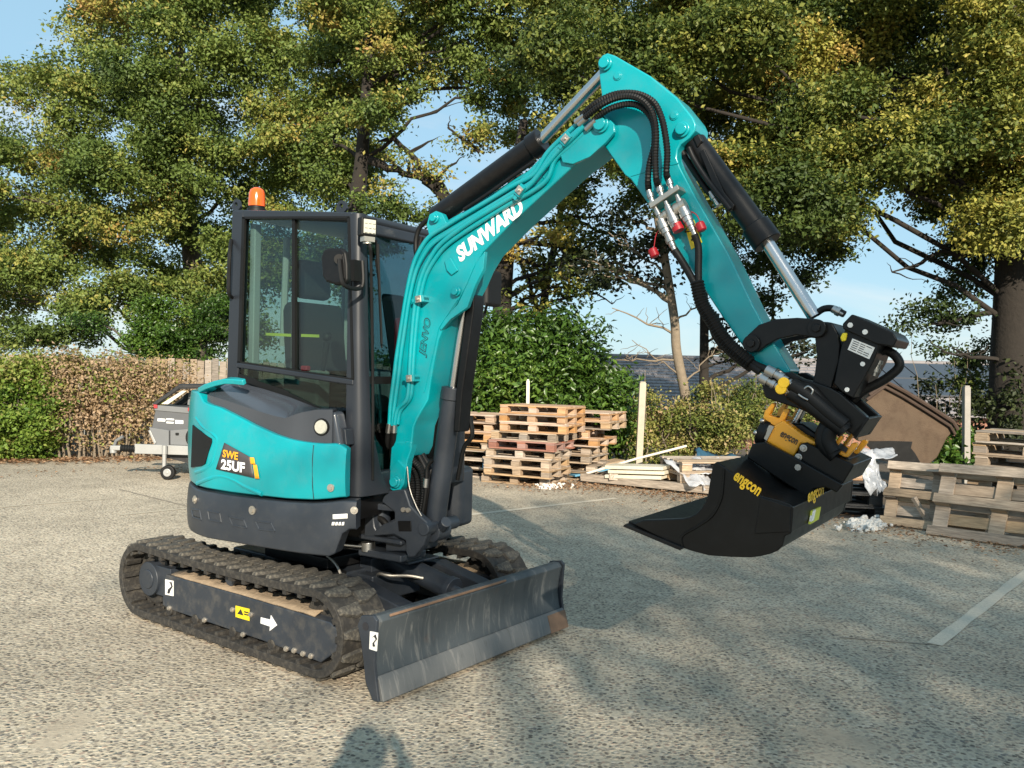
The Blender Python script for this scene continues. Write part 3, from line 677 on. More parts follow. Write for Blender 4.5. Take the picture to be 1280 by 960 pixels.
# front windscreen (upper and lower panes) with header, waist bar and lower panel
xf = lambda z: xb - .055 + (xt - xb + .02) * (z - 1.0) / 1.4
def fpane(z0, z1, y0, y1, name, mat, t=.006, dx=0):
    m = MB(); m.prism([(xf(z0) + dx, z0), (xf(z1) + dx, z1), (xf(z1) + dx + t, z1), (xf(z0) + dx + t, z0)], y0, y1); return m.build(name, mat, cab, smooth=0)
fpane(1.53, TRz - .08, YC + .07, CW1 - .06, 'windscreen', 'dimmed_glass')
fpane(1.00, 1.50, YC + .07, CW1 - .06, 'lower_windscreen', 'dark_glass')
fpane(1.495, 1.535, YC + .06, CW1 - .05, 'waist_bar', 'black_rubber', .02, -.005)
m = MB(); m.box(xb - .10, xb - .012, YC + .12, CW1 - .05, BRz - .03, 1.03); m.build('front_panel', 'cab_paint', cab, bevel=.015)
# inside the cab
it = MB(); it.box(-.02, .42, -.32, .12, 1.20, 1.42); seat = it.build('seat', 'seat_fabric', cab, bevel=.05, seg=3)
it = MB(); it.prism([(-.06, 1.36), (.08, 1.38), (.0, 1.98), (-.12, 1.96)], -.32, .12); it.build('backrest', 'seat_fabric', seat, bevel=.05, seg=3)
it = MB(); it.prism([(-.10, 1.99), (-.01, 2.0), (-.03, 2.24), (-.13, 2.22)], -.23, .03); it.build('headrest', 'seat_fabric', seat, bevel=.04, seg=3)
it = MB(); it.box(.08, .36, -.46, -.35, 1.2, 1.56); it.box(.08, .36, .15, .26, 1.2, 1.56); con = it.build('armrest_console', 'interior_grey', cab, bevel=.02)
it = MB(); it.box(BLx + .05, .70, YC + .06, CW1 - .06, 1.0, 1.03); it.box(BLx + .05, .0, YC + .08, CW1 - .08, 1.03, 1.50); it.build('cab_floor', 'interior_grey', cab, bevel=.01)
it = MB(); it.prism([(.30, 2.05), (.46, 2.0), (.58, 1.52), (.66, 1.05), (.50, 1.05)], .10, .30); it.build('side_console', 'seat_fabric', cab, bevel=.03)
it = MB(); it.tube([(.34, -.40, 1.55), (.37, -.40, 1.72)], [.012, .02], 10); it.sphere((.37, -.40, 1.75), .028); it.tube([(.34, .2, 1.55), (.37, .2, 1.72)], [.012, .02], 10); it.build('joystick', 'black_rubber', cab)
it = MB(); it.box(.24, .29, -.475, -.44, 1.555, 1.585); it.build('control_knob', 'red_plastic', cab, bevel=.008)
it = MB(); it.cyl((.55, .05, 1.60), (.55, .05, 1.88), .055, seg=18); it.cyl((.55, .05, 1.88), (.55, .05, 1.93), .02); it.build('fire_extinguisher', 'red_plastic', cab, bevel=.01)
it = MB(); it.box(BLx + .09, BLx + .135, YC + .07, YC + .12, 1.5, rz(BLx) - .08); it.build('inner_frame', 'interior_grey', cab, bevel=.008)
it = MB(); it.box(.58, .62, -.40, -.28, 1.58, 1.76); it.tube([(.60, -.34, 1.58), (.62, -.34, 1.2)], .015, 6); it.build('monitor', 'black_rubber', cab, bevel=.008)
it = MB(); it.tube([(-.02, -.30, 2.0), (.02, -.33, 1.6), (.03, -.36, 1.35)], .014, 4); it.build('seat_belt', 'black_rubber', seat)
it = MB(); it.tube([(-.08, -.30, 2.35), (-.1, -.30, 1.7)], .02, 8); it.box(-.10, -.02, .22, .30, 1.55, 2.38); it.build('inner_pillar', 'interior_grey', cab)
m = MB(); m.prism(ups([(327, 415.6), (358.5, 417), (358.5, 420.6), (327, 419)], YC), YC + .029, YC + .032); m.prism(ups([(369.5, 417), (392, 417.8), (392, 421.4), (369.5, 420.6)], YC), YC + .039, YC + .042); m.build('window_strip', 'lime_sticker', cab)
# beacon, lifting eyes
bx, bz = UPS(321, 259, -.35); m = MB(); m.cyl((bx, -.35, rz(bx) - .01), (bx, -.35, rz(bx) + .045), .058, seg=24); m.cyl((bx, -.35, rz(bx) + .04), (bx, -.35, rz(bx) + .06), .048, seg=24); bs = m.build('beacon_base', 'black_rubber', cab, bevel=.004)
zb_ = rz(bx) + .06; lens = [(.050, 0), (.050, .03), (.047, .078), (.040, .10), (.022, .113), (0.001, .116)]
m = MB(); vs = []; n = 28
for r, z in lens: vs += [(bx + r * math.cos(2 * math.pi * k / n) * (1 + .012 * (k % 2)), -.35 + r * math.sin(2 * math.pi * k / n) * (1 + .012 * (k % 2)), zb_ + z) for k in range(n)]
m.add(vs, [(i * n + k, i * n + (k + 1) % n, (i + 1) * n + (k + 1) % n, (i + 1) * n + k) for i in range(len(lens) - 1) for k in range(n)]); m.build('beacon_lens', 'amber', cab)
for px, py in ((296.5, 256), (428, 257)):
    x, z = UPS(px, 262, YC + .06); m = MB(); z = rz(x)
    ring = [(x + .034 * math.cos(a) * (1 if math.sin(a) > -.2 else 1.25), z + .035 + .034 * math.sin(a)) for a in [2 * math.pi * k / 20 for k in range(20)]]
    inr = [(x + .014 * math.cos(a), z + .038 + .014 * math.sin(a)) for a in [2 * math.pi * k / 20 for k in range(20)]]
    y0, y1 = YC + .05, YC + .065
    vs = [(a, y0, b) for a, b in ring] + [(a, y0, b) for a, b in inr] + [(a, y1, b) for a, b in ring] + [(a, y1, b) for a, b in inr]; n = 20; fs = []
    for i in range(n):
        j = (i + 1) % n; fs += [(i, j, n + j, n + i), (2 * n + i, 3 * n + i, 3 * n + j, 2 * n + j), (i, 2 * n + i, 2 * n + j, j), (n + i, n + j, 3 * n + j, 3 * n + i)]
    m.add(vs, fs); m.build('lifting_eye', 'cab_paint', cab)
# grab handle at the rear post
m = MB(); m.tube(smoothpath([up3(289, 300, YC - .005), up3(287, 318, YC - .05), up3(286, 345, YC - .05), up3(286, 366, YC - .045), up3(290, 372, YC - .004)]), .011, 8); m.build('grab_handle', 'black_rubber', cab)
# mirror
ym = YC - .16
A = [(400.5, 321), (404, 311.5), (411, 309.5), (426, 310.5), (431, 315), (433, 330), (433.5, 350), (430, 356), (420, 356.5), (407, 352), (402.5, 345)]
m = MB(); m.prism(ups(A, ym), ym, ym + .035); mi = m.build('mirror', 'black_rubber', cab, bevel=.012, seg=3)
mm = MB(); c = up3(417, 333, ym); ins = [(c.x + (x - c.x) * .86, c.z + (z - c.z) * .88) for x, z in ups(A, ym)]; mm.prism(ins, ym - .004, ym); mm.build('mirror_back', 'black_steel', mi, bevel=.006)
m = MB(); m.cyl(up3(424, 324, ym - .012), up3(424, 324, ym + .02), .026, seg=16); m.tube(smoothpath([up3(424, 324, ym - .01), up3(425.5, 340, ym - .015), up3(429, 355, ym - .01), up3(440, 360.5, ym + .05), up3(450, 360, YC - .05), up3(454, 352, YC - .035), up3(453, 326, YC - .035)]), .011, 8)
m.box(*(lambda p: (p.x - .02, p.x + .02))(up3(447, 340, YC)), YC - .045, YC + .004, UPS(447, 352, YC)[1], UPS(447, 326, YC)[1]); m.build('mirror_bracket', 'black_rubber', mi)
# front work light on its stalk
c = up3(459.5, 284, YC - .02); fx = Vector((1, -.35, 0)).normalized(); sx = Vector((.35, 1, 0)).normalized()
Mx = Matrix(((fx.x, sx.x, 0), (fx.y, sx.y, 0), (0, 0, 1))).to_4x4(); Mx.translation = c
m = MB(); m.box(-.03, .02, -.045, .045, -.048, .048, Mx); wk = m.build('work_light', 'black_rubber', cab, bevel=.008)
m = MB(); m.box(.02, .026, -.034, .034, -.036, .036, Mx)
for i in range(3):
    for j in range(3): m.box(.026, .031, -.031 + i * .0225, -.031 + i * .0225 + .016, -.033 + j * .0235, -.033 + j * .0235 + .017, Mx)
m.build('light_face', 'lamp_face', wk, bevel=.002)
m = MB(); m.tube([c + Vector((0, 0, -.05)), c + Vector((0, 0, -.085))], .022, 10); m.box(-.02, .025, -.03, .03, -.075, -.05, Mx); m.build('light_bracket', 'zinc', wk)
m = MB(); m.tube(smoothpath([c + Vector((0, 0, -.08)), up3(463, 310, YC - .01), up3(464, 340, YC + .02), up3(466, 470, YC + .08), up3(466, 600, YC + .10)]), .008, 8); m.build('light_cable', 'black_rubber', wk)
# wipers
for a, b in (((472.5, 305), (477, 430)), ((470, 300), (475, 352))):
    pa, za = UPX(*a, xf(2.2) + .03); pb, zb2 = UPX(*b, xf(1.7) + .03)
    m = MB(); m.tube([(xf(za) + .03, pa, za), (xf(zb2) + .03, pb, zb2)], .007, 6); m.tube([(xf(za) + .018, pa + .015, za - .1), (xf(zb2) + .018, pb + .015, zb2 - .02)], .006, 6); m.build('wiper', 'black_rubber', cab)
# far mirror seen past the boom
m = MB(); fm = at(615, 360, 6.35); fl = UPL(fm - Vector((MX, MY, 0)))
m.add(*(lambda b: (b.v, b.f))(MB().box(fl.x - .03, fl.x + .03, fl.y - .10, fl.y + .10, fl.z - .14, fl.z + .13))); fmr = m.build('far_mirror', 'black_rubber', cab, bevel=.03, seg=3)
m = MB(); m.tube(smoothpath([(fl.x, fl.y - .05, fl.z - .1), (fl.x - .05, fl.y - .05, fl.z - .22), (xb - .05, CW1, fl.z - .25)]), .011, 8); m.build('far_mirror_bracket', 'black_rubber', fmr)
# left front bumper block of the revolving frame
m = MB(); m.plan([(.35, .40), (.74, .28), (.80, .34), (.78, .48), (.4, .68)], .62, .98); U(m, 'front_bumper', 'dark_paint', bevel=.03, seg=3)
# ---------------------------------------------------------------- swing post
YB = -.33; YM = -.235; YB1 = -.14
m = MB()
m.prism(ups([(483, 614), (507, 611), (514, 632), (525, 643), (535, 652), (538, 661), (531, 681), (520, 696), (511, 697), (508, 688), (508, 676), (494, 668), (470, 670), (468, 664), (480, 655), (494, 650), (494, 640), (478, 627)], YB - .02), YB - .03, YB + .015)
m.prism(ups([(495, 612), (507, 612), (514, 632), (530, 650), (538, 661), (531, 681), (520, 696), (511, 697), (500, 660)], YB1), YB1 - .01, YB1 + .035)
m.prism(ups([(506, 640), (525, 655), (520, 690), (500, 690), (480, 690), (480, 655)], YB), YB + .01, YB1)
m.box(*(lambda a, b: (a, b))(UPS(452, 680, YB)[0], UPS(506, 680, YB)[0]), YB - .03, YB1, UPS(480, 697, YB)[1] - .005, UPS(480, 689, YB)[1])
m.box(*(lambda a, b: (a, b))(UPS(452, 680, YB)[0], UPS(506, 680, YB)[0]), YB - .03, YB1, UPS(480, 677, YB)[1], UPS(480, 671, YB)[1])
m.prism(ups([(456, 627), (471, 630), (468, 645), (469, 658), (474, 668), (466, 671), (456, 671), (457, 650)], YB - .02), YB - .03, YB + .05)
sp = U(m, 'swing_post', 'dark_paint', bevel=.010, seg=3)
xs0, xs1 = UPS(461, 650, YB)[0], UPS(469, 650, YB)[0]; zt_, zb_ = UPS(465, 631, YB)[1], UPS(465, 671, YB)[1]
m = MB(); m.cyl((xs0 + .03, YB + .06, zb_ - .02), (xs0 + .03, YB + .06, zt_), .058, seg=24); m.build('hinge_pin_housing', 'dark_paint', sp, bevel=.008)
m = MB(); m.prism(ups([(440, 626), (456, 626), (494, 632), (494, 639), (458, 636), (440, 637)], YB), YB - .02, YB1 + .02); m.build('hinge_plate', 'dark_paint', sp, bevel=.008)
m = MB(); xx = UPS(460, 690, YB)[0]; z0, z1 = UPS(460, 689, YB)[1], UPS(460, 677, YB)[1]
m.cyl((xx, YB + .0, z0), (xx, YB + .0, z1), .038, seg=20); m.build('swing_cylinder_eye', 'steel', sp, bevel=.004)
m = MB(); m.cyl((xx, YB, (z0 + z1) / 2), (xx - .36, YB - .14, (z0 + z1) / 2 + .012), .026, seg=18); m.build('swing_cylinder_rod', 'chrome', sp)
m = MB(); m.cyl((xx - .27, YB - .105, (z0 + z1) / 2 + .01), (xx - .5, YB - .2, (z0 + z1) / 2 + .018), .042, seg=18); m.build('swing_cylinder', 'black_steel', sp)
m = MB(); q = ups([(498, 651), (514, 651), (515, 664), (499, 664)], YB - .03); m.prism(q, YB - .036, YB - .03); m.build('cast_panel', 'black_steel', sp, bevel=.004)
for a in ((505, 637), (511, 637.5)):
    p = up3(*a, YB - .03); m = MB(); m.cyl(p, p + Vector((0, -.012, 0)), .013, seg=10); m.build('grease_fitting', 'zinc', sp)
pc = up3(530, 661, YB - .03); m = MB(); m.cyl(pc + Vector((0, -.008, 0)), (pc.x, YB1 + .05, pc.z), .036, seg=22); m.build('cylinder_pin', 'dark_paint', sp, bevel=.004)
# ---------------------------------------------------------------- boom
Bp = [(489, 562), (489.5, 552), (491, 515), (494, 480), (499, 430), (505, 388), (513, 345), (523, 316), (536, 296), (556, 281), (600, 255), (647, 226), (681, 191), (702, 171), (729, 152), (741, 147.5), (752, 146), (761, 149), (766.5, 155.5), (767, 164), (757, 177), (735, 194), (713, 211), (677, 244), (640, 278), (604, 315), (592, 335), (583, 356), (570, 380), (557, 402), (548, 425), (541, 460), (535, 500), (521, 524), (517, 534), (514, 560), (509, 571), (489, 571)]
foot_p = [(489.5, 552), (488, 571), (486.5, 590), (486, 604), (488.5, 612), (494.5, 615.5), (501, 612.5), (505.5, 604), (507, 590), (509, 576), (514, 562), (514, 552)]
m = MB(); m.prism(ups(Bp, YB), YB, YB1)
BM = U(m, 'boom', 'teal_paint', bevel=.009, seg=3)
for y0_, nm_ in ((YB - .003, 'boom_foot'), (YB1 - .047, 'far_boom_foot')):
    m = MB(); m.prism(ups(foot_p, y0_), y0_, y0_ + .05); m.build(nm_, 'teal_paint', BM, bevel=.006, seg=2)
# raised tip plate and foot pad
def plate(px, y0, y1, name, mat='teal_paint', par=None, bevel=.004, **k):
    m = MB(); m.prism(ups(px, y0), y0, y1); return m.build(name, mat, par or BM, bevel=bevel, **k)
plate([(699, 189), (705, 180), (744, 146.5), (752, 145), (761, 148), (767.5, 155.5), (768, 165), (757, 178), (737, 196), (716, 205), (703, 203)], YB - .022, YB, 'boom_tip_plate')
plate([(486, 604), (488, 585), (497, 575), (507, 585), (505, 604), (500, 613), (494, 615.5), (488, 611.5)], YB - .014, YB, 'boom_foot_boss')
plate([(533, 281), (536.5, 268), (544.5, 263.5), (552.5, 267), (558, 279), (552, 287), (537, 298)], YB - .008, YB + .03, 'cylinder_lug')
plate([(533, 281), (536.5, 268), (544.5, 263.5), (552.5, 267), (558, 279), (552, 287), (537, 298)], YB1 - .03, YB1, 'cylinder_lug')
plate([(606, 314), (596, 326), (585, 352), (572, 380), (556, 398), (549, 410), (551, 413), (563, 399), (584, 384), (594, 356), (604, 336)], YB - .008, YB + .02, 'cylinder_bracket')
plate([(628, 312), (612, 322), (602, 345), (590, 375), (580, 388), (560, 402), (566, 408), (588, 392), (606, 350), (616, 330)], YB1 - .02, YB1 + .012, 'cylinder_bracket')
plate([(555, 326), (563, 322), (572, 338), (564, 344), (558, 338)], YB - .012, YB, 'pipe_bracket')
def pin(px, py, y, r, name, mat='teal_paint', par=None, h=.03, conv=up3, y1=None):
    c = conv(px, py, y); m = MB(); m.cyl(c, c + Vector((0, -h * .5, 0)), r * 1.32, seg=26); m.cyl(c + Vector((0, -h * .5, 0)), c + Vector((0, -h, 0)), r, seg=26)
    return m.build(name, mat, par or BM, bevel=.004)
pin(752, 156, YB - .022, .030, 'boom_pin'); pin(495.5, 602, YB - .014, .026, 'boom_pin'); pin(544.5, 273, YB - .008, .020, 'boom_pin'); pin(571.5, 364.5, YB - .004, .020, 'boom_pin')
# pressed ridge lines
m = MB(); m.tube([up3(530, 490, YB - .002), up3(548, 410, YB - .002), up3(572, 374, YB - .002)], .004, 6); m.build('weld_seam', 'teal_paint', BM)
m = MB(); m.tube([up3(676, 214, YB - .001), up3(684, 231, YB - .001)], .003, 6); m.build('weld_seam', 'teal_paint', BM)
# hydraulic pipes along the back of the boom
def pipe(px, y, r=.0125, mat='teal_paint', name='hydraulic_pipe', par=None, n=7):
    ys = y if isinstance(y, (list, tuple)) else [y] * len(px)
    m = MB(); m.tube(smoothpath([up3(a, b, yy) for (a, b), yy in zip(px, ys)], n), r, 10); return m.build(name, mat, par or BM, smooth=60)
pipe([(487, 531), (488.5, 505), (493, 470), (496, 445), (503, 400), (507.5, 372), (514, 340), (522, 318), (536, 297), (560, 281), (600, 257), (640, 233), (667, 218), (683, 193), (700, 175), (722, 155)], YB - .012)
pipe([(491, 532), (492.5, 512), (498, 472), (501, 445), (507.5, 400), (512, 372), (519, 342), (528, 322), (541, 305), (566, 288), (606, 263), (640, 242), (667, 226), (690, 193), (706, 178), (726, 160)], YB - .028)
pipe([(497, 530), (500, 514), (512, 498), (515, 480), (517, 445), (521, 400), (524.5, 375), (532, 345), (545, 322), (560, 305), (590, 284), (640, 253), (664, 240), (684, 224), (694, 200), (712, 184), (733, 164)], YB - .014)
pipe([(493, 531), (497, 512), (508, 500), (511, 482), (513, 445), (516.5, 400), (520, 375), (527, 345), (538, 322), (552, 304), (584, 280), (630, 252), (657, 236), (677, 214), (697, 190), (714, 174), (730, 158)], YB - .030)
pipe([(559, 279), (590, 261), (640, 229), (668, 211), (690, 187)], YB + .07, .011)
def clamp(px, py, ang, w=.06, h=.036):
    c = up3(px, py, YB - .045); a = RAD(ang); Mx = Matrix.Translation(c) @ Matrix.Rotation(-a, 4, 'Y')
    m = MB(); m.box(-w / 2, w / 2, -.006, .05, -h / 2, h / 2, Mx); m.box(-w * .9, w * .5, .0, .05, -h * .28, h * .28, Mx); o = m.build('pipe_clamp', 'teal_paint', BM, bevel=.003)
    m = MB(); m.box(-.018, .018, -.012, -.004, -.018, .018, Mx); m.cyl(Mx @ Vector((0, -.012, 0)), Mx @ Vector((0, -.022, 0)), .009, seg=6); m.build('clamp_bolt', 'zinc', o, bevel=.002)
for a in ((524, 374, 8), (512.5, 473, 5), (650, 238, 48), (707.5, 174, 44)): clamp(*a)
for a, b in (((487, 530), (485.5, 541)), ((493, 531), (492.5, 541))):
    m = MB(); m.tube([up3(*a, YB - .02), up3(*b, YB - .018)], .017, 10); m.build('hose_fitting', 'steel', BM)
    m = MB(); m.tube(smoothpath([up3(*b, YB - .018), up3(b[0] - 1, b[1] + 12, YB + .0), up3(b[0] - 3, b[1] + 40, YB + .06), up3(b[0] - 2, b[1] + 80, YB + .1)]), .015, 10); m.build('hydraulic_hose', 'black_rubber', BM)
# lettering on the boom
def side_text(txt, a, b, y, mat, par, height, bold=.02, shear=0.0, name='lettering'):
    A, B = up3(*a, y), up3(*b, y); xd = (B - A).normalized(); yd = Vector((0, -1, 0)).cross(xd)
    return text_obj(name, txt, mat, par, A, xd, yd, width=(B - A).length, height=height, bold=bold, shear=shear)
side_text('SUNWARD', (575.5, 328.5), (657, 264), YB - .003, 'white_paint', BM, .084, .05, .18)
side_text('JENVO', (533.5, 447.5), (541.5, 399), YB - .003, 'print_dark', BM, .060, .03, .25)
side_text('JENVO', (532.6, 446.3), (540.4, 400), YB - .005, 'teal_paint', BM, .050, -.012, .25)
# ---------------------------------------------------------------- boom cylinder
def cyl_part(name, a, b, ya, yb, r, mat, par=None, r1=None, seg=26, bevel=0):
    m = MB(); m.cyl(up3(*a, ya), up3(*b, yb), r, r1, seg); return m.build(name, mat, par or bcyl, bevel=bevel) if par is not False else U(m, name, mat, bevel=bevel)
bcyl = cyl_part('boom_cylinder', (544, 655), (566, 488), YM, YM, .055, 'dark_paint', False, bevel=.006)
m = MB(); c = up3(546, 662, YM); m.cyl(c + Vector((0, -.055, 0)), c + Vector((0, .055, 0)), .06, seg=24); m.cyl(up3(558, 652, YM - .05), up3(548, 664, YM), .03, seg=12); m.build('cylinder_eye', 'dark_paint', bcyl, bevel=.005)
cyl_part('cylinder_gland', (564.6, 500), (566.5, 484), YM, YM, .062, 'dark_paint', bevel=.006)
cyl_part('cylinder_rod', (566, 490), (582, 378), YM, YM, .026, 'chrome')
m = MB(); g = ups([(566, 540), (569, 490), (571, 470), (583, 374), (587, 367), (592, 369), (591, 388), (580, 470), (577, 490), (573, 540)], YM - .055); m.prism(g, YM - .05, YM + .045); gd = m.build('cylinder_guard', 'black_steel', bcyl, bevel=.008)
pp = up3(588, 373, YM - .052); m = MB(); m.cyl(pp, pp + Vector((0, -.01, 0)), .017, seg=12); m.build('bolt', 'zinc', gd)
m = MB(); m.tube(smoothpath([up3(588, 520, YM + .06), up3(590, 545, YM + .06), up3(580, 560, YM + .07), up3(572, 600, YM + .08)]), .012, 8); m.build('hydraulic_hose', 'black_rubber', bcyl)
# hoses in the boom foot
def hose(px, ys, r=.016, mat='black_rubber', par=None, name='hydraulic_hose', ribs=False, conv=up3, n=8):
    ys = ys if isinstance(ys, (list, tuple)) else [ys] * len(px)
    P = smoothpath([conv(a, b, y) for (a, b), y in zip(px, ys)], n)
    if ribs:
        L = [0]
        for a, b in zip(P, P[1:]): L.append(L[-1] + (b - a).length)
        N = int(L[-1] / .0065); Q = []; j = 0
        for k in range(N + 1):
            s = L[-1] * k / N
            while j < len(L) - 2 and L[j + 1] < s: j += 1
            t = (s - L[j]) / max(1e-6, L[j + 1] - L[j]); Q.append(P[j].lerp(P[j + 1], min(1, t)))
        m = MB(); m.tube(Q, r, 8, rfun=lambda i: 1.10 if i % 2 else .90); return m.build(name, mat, par or BM, smooth=30)
    m = MB(); m.tube(P, r, 10); return m.build(name, mat, par or BM, smooth=60)
hose([(510, 577), (520, 590), (523, 610), (520, 632), (512, 648)], YM, .018, ribs=True, par=sp)
hose([(514, 573), (527, 588), (530, 612), (527, 636), (520, 650)], YM - .03, .018, ribs=True, par=sp)
hose([(508, 580), (515, 600), (515, 625), (508, 642)], YM + .02, .02, ribs=True, par=sp)
hose([(524, 570), (533, 590), (534, 615), (530, 640), (524, 655)], YM + .01, .016, par=sp)
hose([(528, 568), (539, 590), (540, 620), (534, 650)], YM + .04, .016, par=sp)
hose([(509, 583), (512, 610), (520, 632), (527, 645)], YB - .03, .0035, mat='zinc', par=sp)
hose([(540, 575), (534, 585), (533, 605), (531, 625), (527, 648)], YM - .06, .011, par=sp)
m = MB(); m.tube([up3(533, 598, YM - .06), up3(532, 609, YM - .06)], .016, 10); m.build('hose_fitting', 'steel', sp)
hose([(470, 645), (480, 652), (488, 664)], YB + .02, .018, par=sp); hose([(469, 652), (479, 660), (487, 668)], YB + .04, .018, par=sp)
# ---------------------------------------------------------------- arm cylinder on top of the boom
acyl = cyl_part('arm_cylinder', (545, 272), (674, 178), YM, YM, .056, 'black_steel', False, bevel=.005)
cyl_part('cylinder_gland', (664, 185), (678, 175), YM, YM, .064, 'black_steel', acyl, bevel=.006)
cyl_part('cylinder_rod', (672, 180), (757, 90), YM, YM, .028, 'chrome', acyl)
hose([(527, 296), (521, 318), (520, 300), (525, 284), (537, 273), (548, 270)], YM - .05, .013, par=acyl)
hose([(580, 262), (612, 241), (650, 214), (668, 202)], YM - .05, .010, mat='black_steel', par=acyl, name='hydraulic_pipe')
# ---------------------------------------------------------------- arm
YA = -.315; YA1 = -.155
Ap = [(748.5, 77), (752, 69), (759, 66), (768, 69), (813, 95), (846, 122), (866, 147), (869.5, 155), (869, 163), (862, 172), (851, 180), (847, 187), (846, 197), (850, 209), (869, 245), (910, 316), (942, 383), (966, 427), (988, 463), (984, 470), (972, 461), (962, 463), (955, 468), (947, 465), (931, 437), (900, 392), (869, 345), (842, 304), (815, 262), (788, 224), (781, 219), (754, 181), (751, 150), (752, 122), (749, 98)]
m = MB(); m.prism(ups(Ap, YA), YA, YA1); AM = U(m, 'arm', 'teal_paint', bevel=.008, seg=3)
def aplate(*a, **k): k.setdefault('par', AM); return plate(*a, **k)
pin(757.5, 80, YA, .026, 'arm_pin', par=AM); pin(853.5, 162.5, YA, .026, 'arm_pin', par=AM)
for a in ((772, 95), (842.5, 144.5)): pin(*a, YA, .016, 'plug', par=AM, h=.008)
m = MB(); m.tube([up3(789, 220, YA - .001), up3(820, 211, YA - .001), up3(848, 204, YA - .001)], .003, 6); m.build('weld_seam', 'teal_paint', AM)
# hoses arching over the elbow
for px, y0 in (([(727, 144), (745, 129), (768, 118), (795, 117), (816, 127), (826, 145), (831, 165), (834, 190), (833, 215), (835, 224)], YB - .05),
               ([(731, 147), (750, 132), (772, 122), (792, 121), (808, 130), (817, 146), (820, 168), (819, 195), (820, 222), (823, 232)], YB - .065),
               ([(742, 151), (758, 138), (778, 131), (795, 131), (809, 140), (817, 155), (818, 180), (812, 205), (810, 225), (811, 238)], YB - .045)):
    hose(px, [y0 + .01] + [y0 - .02] * (len(px) - 2) + [YA - .045], .0145, ribs=True, par=AM)
for a, b in (((720, 153), (731, 144)), ((724, 156), (735, 146)), ((733, 162), (745, 150))):
    m = MB(); m.tube([up3(*a, YB - .03), up3(*b, YB - .045)], .015, 10); m.build('hose_fitting', 'steel', AM)
# quick coupler bar and couplings
m = MB(); A, B = up3(815, 259, YA - .05), up3(851, 235, YA - .05); d = (B - A).normalized(); Mx = Matrix(((d.x, 0, d.z), (0, 1, 0), (d.z, 0, -d.x))).transposed().to_4x4(); Mx.translation = A
m.box(0, (B - A).length, -.03, .05, -.012, .012, Mx); cb = m.build('coupler_bar', 'zinc', AM, bevel=.003)
def fitting(a, b, y, rs, par, mat='steel', name='hose_coupling'):
    A, B = up3(*a, y), up3(*b, y); n = len(rs); P = []; R = []
    for i, r in enumerate(rs):
        P += [A.lerp(B, i / n), A.lerp(B, (i + .92) / n)]; R += [r, r]
    m = MB(); m.tube(P, R, 14); return m.build(name, mat, par)
for a, b in (((811, 238), (817, 257)), ((823, 230), (829, 250)), ((835, 222), (841, 241))): fitting(a, b, YA - .055, [.013, .016, .012, .018], cb)
fitting((819, 259), (844, 314), YA - .055, [.011, .015, .010, .023, .027, .023, .017, .021, .015, .012], cb)
fitting((832, 252), (846, 284), YA - .06, [.011, .016, .019, .023, .027, .024], cb)
fitting((846, 244), (869, 294), YA - .055, [.011, .015, .012, .024, .027, .023, .019, .015, .012], cb)
fitting((845, 280), (849, 289), YA - .06, [.024, .026], cb, 'red_plastic', 'red_cap')
fitting((825, 273), (858, 255), YA - .045, [.02, .024, .022, .028, .03], cb, 'zinc', 'coupler_plate')
def cap(px, py, y):
    c = up3(px, py, y); m = MB(); m.cyl(c + Vector((-.009, 0, .019)), c + Vector((.009, 0, -.019)), .021, seg=18); return m.build('red_cap', 'red_plastic', cb, bevel=.008)
cap(817, 316, YA - .05); cap(876, 283.5, YA - .05)
hose([(826, 284), (820, 294), (817, 312)], YA - .05, .0022, mat='red_plastic', par=cb, name='cap_cord'); hose([(858, 262), (870, 268), (876, 279)], YA - .05, .0022, mat='red_plastic', par=cb, name='cap_cord')
aplate([(855, 279), (867, 274), (877.5, 303), (864, 312)], YA - .004, YA, 'sticker', 'yellow_sticker', bevel=0, label='yellow warning sticker on the arm')
m = MB()
T3 = [up3(856, 290, YA - .006), up3(861, 280, YA - .006), up3(865, 289, YA - .006)]
m.tube(T3 + [T3[0]], .003, 4); m.tube([up3(864, 300, YA - .006), up3(872, 297, YA - .006)], .004, 4); m.build('printed_mark', 'print_dark', AM)
# auxiliary hoses down the arm
hose([(843, 312), (852, 326), (865, 348), (872, 365), (877, 388), (893, 412), (912, 438), (932, 452), (950, 465)], [YA - .06] + [YA - .05] * 8, .016, par=AM)
hose([(868, 293), (873, 310), (873, 340), (874, 360), (882, 380), (897, 405), (915, 430), (938, 452), (958, 462)], [YA - .06] + [YA - .045] * 8, .016, par=AM)
hose([(871, 352), (877, 378), (890, 400), (905, 424), (922, 441), (938, 454)], YA - .06, .030, ribs=True, par=AM, name='hose_sleeve')
hose([(893, 392), (893, 412), (902, 428), (920, 445), (940, 460)], YA - .03, .022, par=AM)
# hard lines on the front of the arm
hose([(848, 196), (866, 232), (886, 268), (892, 281)], YA1 + .0, .016, par=AM)
hose([(892, 281), (898, 294), (909, 312)], YA1 + .0, .012, mat='zinc', par=AM, name='hydraulic_pipe')
hose([(909, 312), (922, 336), (933, 356)], YA1 + .0, .016, par=AM)
fitting((930, 350), (944, 382), YA1, [.014, .018, .02, .03, .028], AM, 'zinc', 'hose_fitting')
